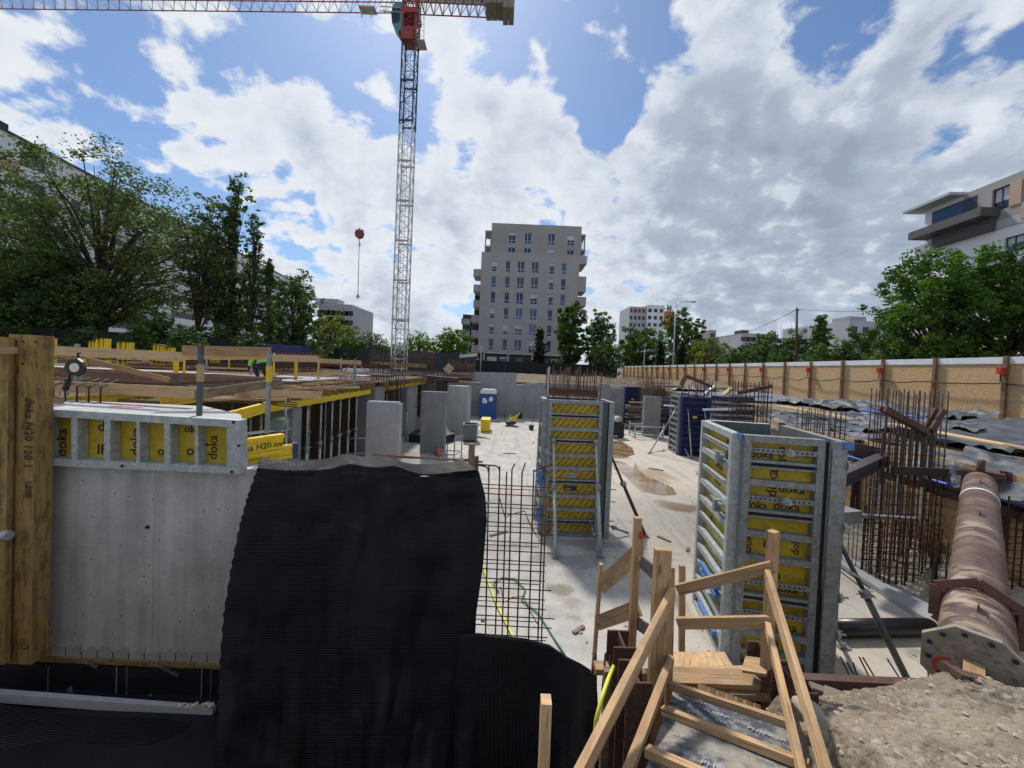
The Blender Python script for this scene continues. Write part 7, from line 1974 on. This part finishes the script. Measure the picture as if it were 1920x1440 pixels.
# stray timbers over the near deck
for i in range(9):
    px = 395 + i * 22 + rnd.uniform(-8, 8); py = 752 - i * 3.2 + rnd.uniform(-3, 3)
    board('%s loose weathered lath from the left on the near deck corner' % ORD[i], at(px, py, 6.4 + i * .15), at(px + rnd.uniform(60, 110), py + rnd.uniform(-8, 4), 6.6 + i * .2), .04, .05, rnd.choice(['wood_old', 'wood_tan', 'wood_new']), 'lath', cat='lath', group='loose laths on the near deck corner')
for i in range(10):
    y = 8.8 + i * .55
    board('%s pale lath from the near end among the reddish bars of the deck edge' % ORD[i], (EX - rnd.uniform(.2, 1.6), y, 3.40), (EX + rnd.uniform(.0, .35), y + rnd.uniform(-.9, .9), 3.41), .03, .06, rnd.choice(['wood_rail', 'wood_tan']), 'lath', cat='lath', group='loose laths among the reddish bars')
# fall arrest block on the rail
fa_ = thing('fall_arrester', 'black rope reel with pale round dial hanging from the guard rail', 'fall arrester', at(147, 690, 5.3))
p = at(146, 689, 5.25)
m_ = MB(); m_.prism([(-.12, -.02), (-.10, .05), (-.03, .10), (.03, .13), (.09, .08), (.12, 0), (.10, -.08), (.03, -.12), (-.06, -.09)], -.05, -.01, 0, fr=lambda x, z, y: (p.x + x * 1.15, p.y + y, p.z + z)); m_.build('housing', M['black'], fa_, world=True)
m_ = MB(); m_.tube([p + Vector((.02, -.05, 0)), p + Vector((.02, -.066, 0))], .062, 20); m_.build('dial', M['foam'], fa_, world=True)
m_ = MB(); m_.tube([p + UP * .1, p + UP * .2, at(151, 662, 5.25)], .012, 6); m_.tube([p + Vector((-.1, 0, -.07)), p + Vector((-.12, 0, -.16))], .012, 6); m_.tube([p + Vector((-.12, 0, -.16)), p + Vector((-.17, 0, -.32))], .033, 8); m_.build('handle', M['black'], fa_, world=True)
# yellow beams and tub in the gap right of the lying panel
beam_thing('yellow lettered beam lying on the wall top behind the lying panel', at(430, 846, 4.62), at(530, 830, 5.15), 1.25, None, 'doka H20 top P', 'yellow')
beam_thing('second yellow beam with blue end cap under the lettered one', at(450, 858, 4.8), at(548, 845, 5.2), .9, None, None, 'yellow', 'blue_form')
m_ = MB(); m_.beam(at(455, 815, 4.9), at(510, 808, 5.3), .2, .012); tag(m_.build('board', M['fence_green'], world=True), 'dark board lying on top of the yellow lettered beam', 'board')
tb_ = thing('work_stand', 'thin steel stand with a greenish clear tub beside the corner column', 'stand', (at(520, 810, 8.6).x, 8.6, 0))
m_ = MB(); a, c = at(508, 806, 8.6), at(537, 806, 8.6); m_.beam(a, c, .4, .03)
for q in (a, c): m_.rod((q.x, 8.6, 0), (q.x, 8.6, q.z), .025, 6)
m_.rod((c.x, 8.6, c.z), at(535, 752, 8.6), .025, 6); m_.build('frame', M['galv_bright'], tb_, world=True)
m_ = MB(); m_.prism([(-.16, 0), (.16, 0), (.19, .22), (.0, .27), (-.19, .14)], 8.45, 8.75, 0, fr=lambda x, z, y: (at(521, 806, 8.6).x + x, y, a.z + .02 + z)); tag(m_.build('plastic_tub', M['glass_table'], world=True), 'greenish translucent tub on the thin steel stand', 'tub')
for i, k in enumerate((0, 1, 2)):
    m_ = MB(); m_.rod(at(440, 742 + k * 4, 6.9), at(558, 758 + k * 4 - 2, 7.4), .012, 5); tag(m_.build('rebar_rod', M['rebar_dark'], world=True), '%s dark bar from the top sticking out over the gap by the corner column' % ORD[i], 'rebar', 'dark bars sticking out by the corner column')
sf = thing('scaffold_frame', 'light grey scaffold frame standing under the deck behind the nearest column', 'scaffold', G(675, 862))
m_ = MB(); Y = 12.6
for px in (652, 667, 686): q = at(px, 820, Y); m_.rod((q.x, Y, 0), (q.x, Y, q.z), .025, 6)
for py in (822, 850): m_.rod(at(652, py, Y), at(690, py, Y), .022, 6)
m_.build('frame', M['lamp_grey'], sf, world=True)
# things on the pit floor
wc = thing('portable_toilet', 'blue portable toilet with white roof against the far concrete wall', 'toilet', (G(913, 786).x, 29.6, 0))
a, c = at(899, 785, 29.5), at(928, 786, 29.5); x0, x1 = a.x, c.x; xm = (x0 + x1) / 2
m_ = MB(); m_.box((x0, 29.5, .1), (x1, 30.65, 2.0)); m_.box((x0 - .04, 29.46, 0), (x1 + .04, 30.7, .1)); m_.build('cabin', M['blue_wc'], wc, world=True)
m_ = MB(); m_.prism([(x0 - .04, 1.98), (x1 + .04, 1.98), (x1 + .02, 2.2), (x1 - .12, 2.32), (xm + .06, 2.34), (xm, 2.26), (xm - .06, 2.34), (x0 + .12, 2.32), (x0 - .02, 2.2)], 29.44, 30.72, 0, fr=lambda x, z, y: (x, y, z)); m_.build('roof', M['white_plastic'], wc, world=True)
m_ = MB(); m_.box((x0 + .12, 29.455, .14), (x1 - .12, 29.498, 1.92)); dr_ = m_.build('door', M['blue_wc'], wc, world=True)
m_ = MB()
for k in range(4):
    for s in (-1, 1): m_.beam((xm + s * .03, 29.44, .7 + k * .16), (xm + s * .32, 29.44, .55 + k * .16), .02, .035)
m_.build('door_rib', M['blue_wc'], dr_, world=True)
m_ = MB(); m_.prism([(x0 + .16, 1.25), (x0 + .5, 1.22), (x0 + .56, 1.4), (x0 + .42, 1.62), (x0 + .2, 1.66)], 29.42, 29.45, 0, fr=lambda x, z, y: (x, y, z)); m_.prism([(xm + .06, 1.45), (xm + .28, 1.38), (xm + .4, 1.5), (xm + .36, 1.74), (xm + .14, 1.76)], 29.42, 29.45, 0, fr=lambda x, z, y: (x, y, z)); m_.build('sticker', M['white_plastic'], wc, world=True)
def skip_box(name, lab, xl, xr, yb, h, dep, mat, cat, taper=.1, rim=True):
    a, c = G(xl, yb), G(xr, yb); r = thing(name, lab, cat, a.lerp(c, .5)); w = (c - a).length; Y = a.y
    m_ = MB(); o = a; t = taper
    lo_ = [(0 + t, 0 + t), (w - t, 0 + t), (w - t, dep - t), (0 + t, dep - t)]; hi = [(0, 0), (w, 0), (w, dep), (0, dep)]; th = .04
    for i in range(4):
        (ax_, ay), (bx, by) = lo_[i], lo_[(i + 1) % 4]; (cx2, cy2), (dx2, dy2) = hi[i], hi[(i + 1) % 4]
        m_.face([o + Vector((ax_, ay, .1)), o + Vector((bx, by, .1)), o + Vector((dx2, dy2, h)), o + Vector((cx2, cy2, h))])
        m_.face([o + Vector((w / 2 + (ax_ - w / 2) * .95, dep / 2 + (ay - dep / 2) * .95, .12)), o + Vector((w / 2 + (bx - w / 2) * .95, dep / 2 + (by - dep / 2) * .95, .12)), o + Vector((w / 2 + (dx2 - w / 2) * .95, dep / 2 + (dy2 - dep / 2) * .95, h)), o + Vector((w / 2 + (cx2 - w / 2) * .95, dep / 2 + (cy2 - dep / 2) * .95, h))])
    m_.face([o + Vector((x, y, .12)) for x, y in lo_]); m_.build('body', M[mat], r, world=True)
    if rim:
        m_ = MB()
        for i in range(4): m_.beam(o + Vector((*hi[i], h)), o + Vector((*hi[(i + 1) % 4], h)), .08, .07)
        m_.build('rim', M[mat], r, world=True)
        m_ = MB()
        for x in (t + .05, w - t - .05): m_.beam(o + Vector((x, t, .05)), o + Vector((x, dep - t, .05)), .1, .1)
        m_.build('runner', M['galv_dark'], r, world=True)
    return r
skip_box('grey_skip', 'dull grey metal skip beside the third free standing column', 867, 893, 829, .92, .8, 'bin_grey', 'skip', .03)
yx = thing('yellow_toolbox', 'bright yellow tool chest on the floor before the blue toilet', 'chest', G(907, 811))
m_ = MB(); a, c = G(901, 810), G(917, 811); m_.box((a.x, a.y, .05), (c.x, a.y + 1.3, .68)); m_.build('body', M['yellow_bright'], yx, world=True)
m_ = MB(); m_.box((a.x - .02, a.y - .02, .684), (c.x + .02, a.y + 1.32, .78)); m_.build('lid', M['yellow_bright'], yx, world=True)
m_ = MB(); m_.beam(G(893, 818, .04), G(919, 822, .04), .14, .04); tag(m_.build('yellow_plank', M['hose_yellow'], world=True), 'flat yellow plank lying right of the grey skip', 'plank')
m_ = MB(); a = G(765, 830); c = G(848, 828); m_.prism([(a.x, a.y + .1), (c.x - .3, a.y), (c.x + .1, a.y + .9), (c.x - .1, a.y + 1.8), (a.x, a.y + 1.8)], .02, .42, 0); tag(m_.build('black_trough', M['black'], world=True), 'low black tray on the floor behind the second free standing column', 'tray')
rk = thing('steel_rack', 'small open steel rack on the floor in front of the grey skip', 'rack', G(845, 860))
m_ = MB(); cs = [G(822, 863), G(851, 864), G(865, 856), G(838, 855)]
for i in range(4): m_.beam(cs[i] + UP * .25, cs[(i + 1) % 4] + UP * .25, .05, .05); m_.beam(cs[i], cs[i] + UP * (.95 if i in (2, 1) else .5), .05, .05, up=fy)
m_.build('frame', M['galv'], rk, world=True)
m_ = MB(); p = G(823, 854); m_.tube([p, p + UP * .1, p + UP * .26, p + UP * .3], [.16, .2, .19, .16], 12); tag(m_.build('clay_pot', M['orange_stuff'], world=True), 'small orange tub beside the open steel rack', 'tub')
wbw = thing('wheelbarrow', 'small cart heaped with yellow and brown scraps near the far wall', 'cart', G(958, 800))
m_ = MB(); p = G(958, 800); m_.prism([(-.45, .3), (-.3, .12), (.2, .12), (.45, .35)], -.3, .5, 0, fr=lambda x, z, y: (p.x + x, p.y + .3 + y, z)); m_.tube([p + Vector((-.2, .3, .12)), p + Vector((-.1, .3, .12))], .14, 10); m_.rod(p + Vector((-.4, .4, .3)), p + Vector((-.55, .4, .9)), .025, 5); m_.build('tray', M['black'], wbw, world=True)
m_ = MB()
for k in range(9): q = p + Vector((rnd.uniform(-.3, .3), .3 + rnd.uniform(-.2, .3), .4)); m_.beam(q, q + Vector((rnd.uniform(-.2, .4), rnd.uniform(-.2, .3), rnd.uniform(.1, .55))), .06, .06)
tag(m_.build('scrap_wood', M['yellow'], world=True), 'yellow scrap pieces heaped in the small cart', 'scraps')
m_ = MB(); p = G(996, 806); m_.tube([p, p + UP * .32], [.14, .18], 12, caps=True); m_.tube([p + Vector((.0, 0, .2)), p + Vector((.15, 0, .9))], .015, 5); tag(m_.build('bucket', M['black'], world=True), 'black bucket with a stick on the floor left of the red striped form', 'bucket')
m_ = MB(); q = at(966, 780, 30.6); m_.beam(q, q + Vector((.55, 0, 0)), .05, .5); tag(m_.build('black_board', M['black'], world=True), 'small black board leaning on the far wall behind the cart', 'board')
# covered machine
cm = thing('covered_machine', 'small machine under a crumpled canvas right of the red striped form', 'machine', G(1156, 824))
p = G(1156, 822)
m_ = MB(); m_.box((p.x - .42, p.y, .15), (p.x + .45, p.y + .8, .95)); m_.tube([p + Vector((-.3, .1, .2)), p + Vector((-.3, .3, .2))], .2, 10); m_.tube([p + Vector((.3, .1, .2)), p + Vector((.3, .3, .2))], .2, 10); m_.build('body', M['black'], cm, world=True)
m_ = MB(); stone(m_, p + Vector((0, .4, 1.12)), .5, 3, flat=.5); o = m_.build('canvas_cover', M['canvas'], cm, world=True)
# stacks between the blue forms
for i, (x0, x1, yb, h, mat, lab) in enumerate(((1180, 1205, 806, 1.9, 'wood_old', 'brown timber stack between smaller blue form and grey column'), (1238, 1262, 812, 2.2, 'rust_steel', 'rusty steel stack right of the flat grey column'), (1248, 1266, 818, 2.6, 'blue_dark', 'dark blue panel stack hidden beside the larger blue form'))):
    a, c = G(x0, yb), G(x1, yb); m_ = MB(); k = 0.05
    while k < h: m_.beam((a.x + rnd.uniform(-.2, .1), a.y + .5 + rnd.uniform(-.1, .1), k + .05), (c.x + rnd.uniform(-.1, .35), a.y + .5 + rnd.uniform(-.1, .1), k + .05 + rnd.uniform(-.02, .05)), .5, .10); k += rnd.uniform(.16, .3)
    tag(m_.build('timber_stack' if 'timber' in lab else 'steel_stack', M[mat], world=True), lab, 'stack')
m_ = MB()
for k in range(5): m_.beam(at(1344, 747 + k * 12, 16.0), at(1404, 748 + k * 12, 16.5), .6, .10 if k % 2 else .2)
tag(m_.build('panel_stack', M['blue_dark'], world=True), 'pile of dark lying panels between the blue forms and the tall cage', 'stack')
for (a, c, Y, lab) in (((1318, 768), (1378, 768), 15.3, 'white bar lying across the pile of dark panels'), ((1245, 760), (1264, 761), 18, 'short white bar end left of the larger blue form')):
    m_ = MB(); m_.beam(at(*a, Y), at(*c, Y), .06, .07); tag(m_.build('white_bar', M['white_tarp'], world=True), lab, 'bar')
for (a, c, Y, mat, lab) in (((1222, 724), (1282, 725), 27, 'wood_grey', 'long grey brown plank spanning above the flat grey column'), ((1345, 728), (1380, 727), 24, 'wood_tan', 'reddish plank resting near the hoarding foot by the tall cage'), ((1356, 742), (1372, 728), 19, 'wood_rail', 'pale plank tilted up beside the pile of dark panels'), ((1318, 742), (1340, 724), 22, 'lamp_grey', 'pale slanted board right above the larger blue form')):
    m_ = MB(); m_.beam(at(*a, Y), at(*c, Y), .3, .12); tag(m_.build('plank', M[mat], world=True), lab, 'plank')
m_ = MB(); m_.tube([at(1318 + k * 6, 724 + (1 if k % 2 else 0) + abs(k - 2), 27) for k in range(8)], .07, 6); tag(m_.build('blue_hose', M['blue_pipe'], world=True), 'distant blue pipe at the foot of the hoarding above the larger blue form', 'hose')
# crouching worker
wk = thing('person', 'worker in a lime high visibility jacket crouching on the deck behind the railing', 'person', (at(497, 700, 11.5).x, 11.5, 3.4))
def skin(name, verts, edges, radii, mat, parent, root=0, sub=2):
    me = bpy.data.meshes.new(name); me.from_pydata(verts, edges, []); o = bpy.data.objects.new(name, me); COL.objects.link(o); o.parent = parent
    s_ = o.modifiers.new('skin', 'SKIN'); 
    for i, r in enumerate(radii): me.skin_vertices[0].data[i].radius = (r, r) if not isinstance(r, tuple) else r
    me.skin_vertices[0].data[root].use_root = True
    sb = o.modifiers.new('sub', 'SUBSURF'); sb.levels = sub; sb.render_levels = sub
    me.materials.append(mat); return o
# facing right-forward (+x), crouched: pelvis low, torso bent forward
V_ = [(0, 0, .36), (.06, 0, .52), (.16, 0, .70), (.22, 0, .80), (.26, 0, .86), (.32, 0, .95),            # pelvis, waist, chest, neck base, neck, head
      (0, .11, .34), (.30, .14, .46), (.10, .14, .08), (.24, .15, .05),
      (0, -.11, .34), (.30, -.14, .44), (.12, -.14, .08), (.26, -.15, .05),
      (.20, .19, .76), (.30, .24, .55), (.44, .18, .36), (.50, .16, .28),
      (.20, -.19, .76), (.32, -.24, .56), (.46, -.16, .38), (.52, -.14, .30)]
E_ = [(0, 1), (1, 2), (2, 3), (3, 4), (4, 5), (0, 6), (6, 7), (7, 8), (8, 9), (0, 10), (10, 11), (11, 12), (12, 13), (3, 14), (14, 15), (15, 16), (16, 17), (3, 18), (18, 19), (19, 20), (20, 21)]
R_ = [.14, .135, .16, .12, .055, .10, .09, .07, .055, .045, .09, .07, .055, .045, .07, .052, .038, .034, .07, .052, .038, .034]
skin('body', V_, E_, R_, M['navy_cloth'], wk)
skin('jacket', [(.04, 0, .46), (.10, 0, .60), (.17, 0, .72), (.20, 0, .79), (.20, .19, .76), (.29, .235, .57), (.40, .20, .42), (.20, -.19, .76), (.31, -.235, .58), (.42, -.18, .43)], [(0, 1), (1, 2), (2, 3), (3, 4), (4, 5), (5, 6), (3, 7), (7, 8), (8, 9)], [.165, .165, .185, .14, .085, .068, .055, .085, .068, .055], M['hivis'], wk)
m_ = MB(); stone(m_, (.335, 0, .98), .115, 3, flat=1.1); m_.build('hair', M['ink'], wk)
m_ = MB(); stone(m_, (.365, 0, .955), .095, 3, flat=1.15); m_.build('face', M['skin'], wk)
m_ = MB(); m_.tube([(.10, 0, .52), (.12, 0, .55)], .178, 16); m_.build('reflective_band', M['label_grey'], wk)
wk.rotation_euler = (0, 0, math.radians(160))
# red cord over the far rail
m_ = MB(); m_.tube([at(642, 705, 12), at(650, 690, 12), at(658, 684, 12), at(668, 672, 11.6)], .02, 5); tag(m_.build('red_cord', M['red_paint'], world=True), 'red cord tied from the far rail post down to the deck', 'cord')
m_ = MB(); m_.rod(at(665, 678, 12), at(690, 698, 14), .02, 5); tag(m_.build('orange_cable', M['orange_stuff'], world=True), 'orange cable lying right of the red cord', 'cable')
# scattered site timber and bars over the left deck
for i in range(16):
    x = rnd.uniform(-13, -6.2); y = rnd.uniform(10.8, 15.4) if i % 2 else rnd.uniform(15.8, 20)
    an = rnd.uniform(-.5, .5); ln = rnd.uniform(1.5, 3.5); zz = 3.43 if y < 15.4 else 3.53
    m_ = MB(); m_.beam((x - ln / 2 * math.cos(an), y - ln / 2 * math.sin(an), zz), (x + ln / 2 * math.cos(an), y + ln / 2 * math.sin(an), zz + .01), .12, .05)
    tag(m_.build('loose_plank', M[rnd.choice(['wood_rail', 'wood_new', 'wood_old'])], world=True), 'loose plank on the middle of the left deck, %s of the scatter' % ORD[i], 'plank', 'loose planks scattered over the middle of the left deck')
for i in range(8):
    px = 345 + i * 42; Y = 13.5 + (i % 3) * 1.3
    a = at(px, 700, Y); m_ = MB(); m_.tube([(a.x, Y, 3.4), (a.x, Y, 3.4 + .75 + .2 * rnd.random())], .03, 6); m_.tube([(a.x, Y, 3.44), (a.x, Y, 3.5)], .07, 8)
    tag(m_.build('steel_post', M['galv' if i % 2 else 'yellow'], world=True), '%s short steel post from the left standing on the middle of the left deck' % ORD[i], 'post', 'short steel posts on the middle of the left deck')
# crumbs and offcuts on the pit floor
m_ = MB()
for i in range(420):
    x = rnd.uniform(-2.6, 6.4); y = rnd.uniform(4.8, 26); 
    if rnd.random() < .5: x = rnd.gauss(3.0, 1.6)
    stone(m_, (x, y, .006), .008 + .03 * rnd.random() ** 5)
tag(m_.build('floor_crumbs', M['rock']), 'small crumbs of mortar and earth scattered over the slab floor', 'rubble', kind='stuff')
for i, (px, py, an, ln, mat) in enumerate(((935, 1000, .6, .5, 'wood_old'), (1065, 985, .2, .3, 'wood_tan'), (1245, 1010, 2.2, .35, 'wood_old'), (1290, 1030, 1.0, .22, 'wood_grey'), (955, 850, .1, .6, 'wood_old'), (1000, 830, 1.4, .5, 'wood_tan'), (1085, 1180, .7, .25, 'wood_old'), (1230, 880, 2.6, .6, 'rust_steel'), (940, 790, .3, .9, 'wood_tan'))):
    p = G(px, py, .02); d_ = Vector((math.cos(an), math.sin(an), 0)) * ln / 2; m_ = MB(); m_.beam(p - d_, p + d_, .06, .025)
    tag(m_.build('floor_offcut', M[mat], world=True), 'small stray offcut on the floor, ' + ['front left behind the reinforcement mat', 'beside the foot of the red striped form', 'right of the long puddle', 'near the left side of the big galvanised form', 'in the middle of the open floor', 'left of the red striped form', 'nearest the stair railing', 'thin rusty one between the puddle and blue form', 'by the small scrap cart'][i], 'offcut')
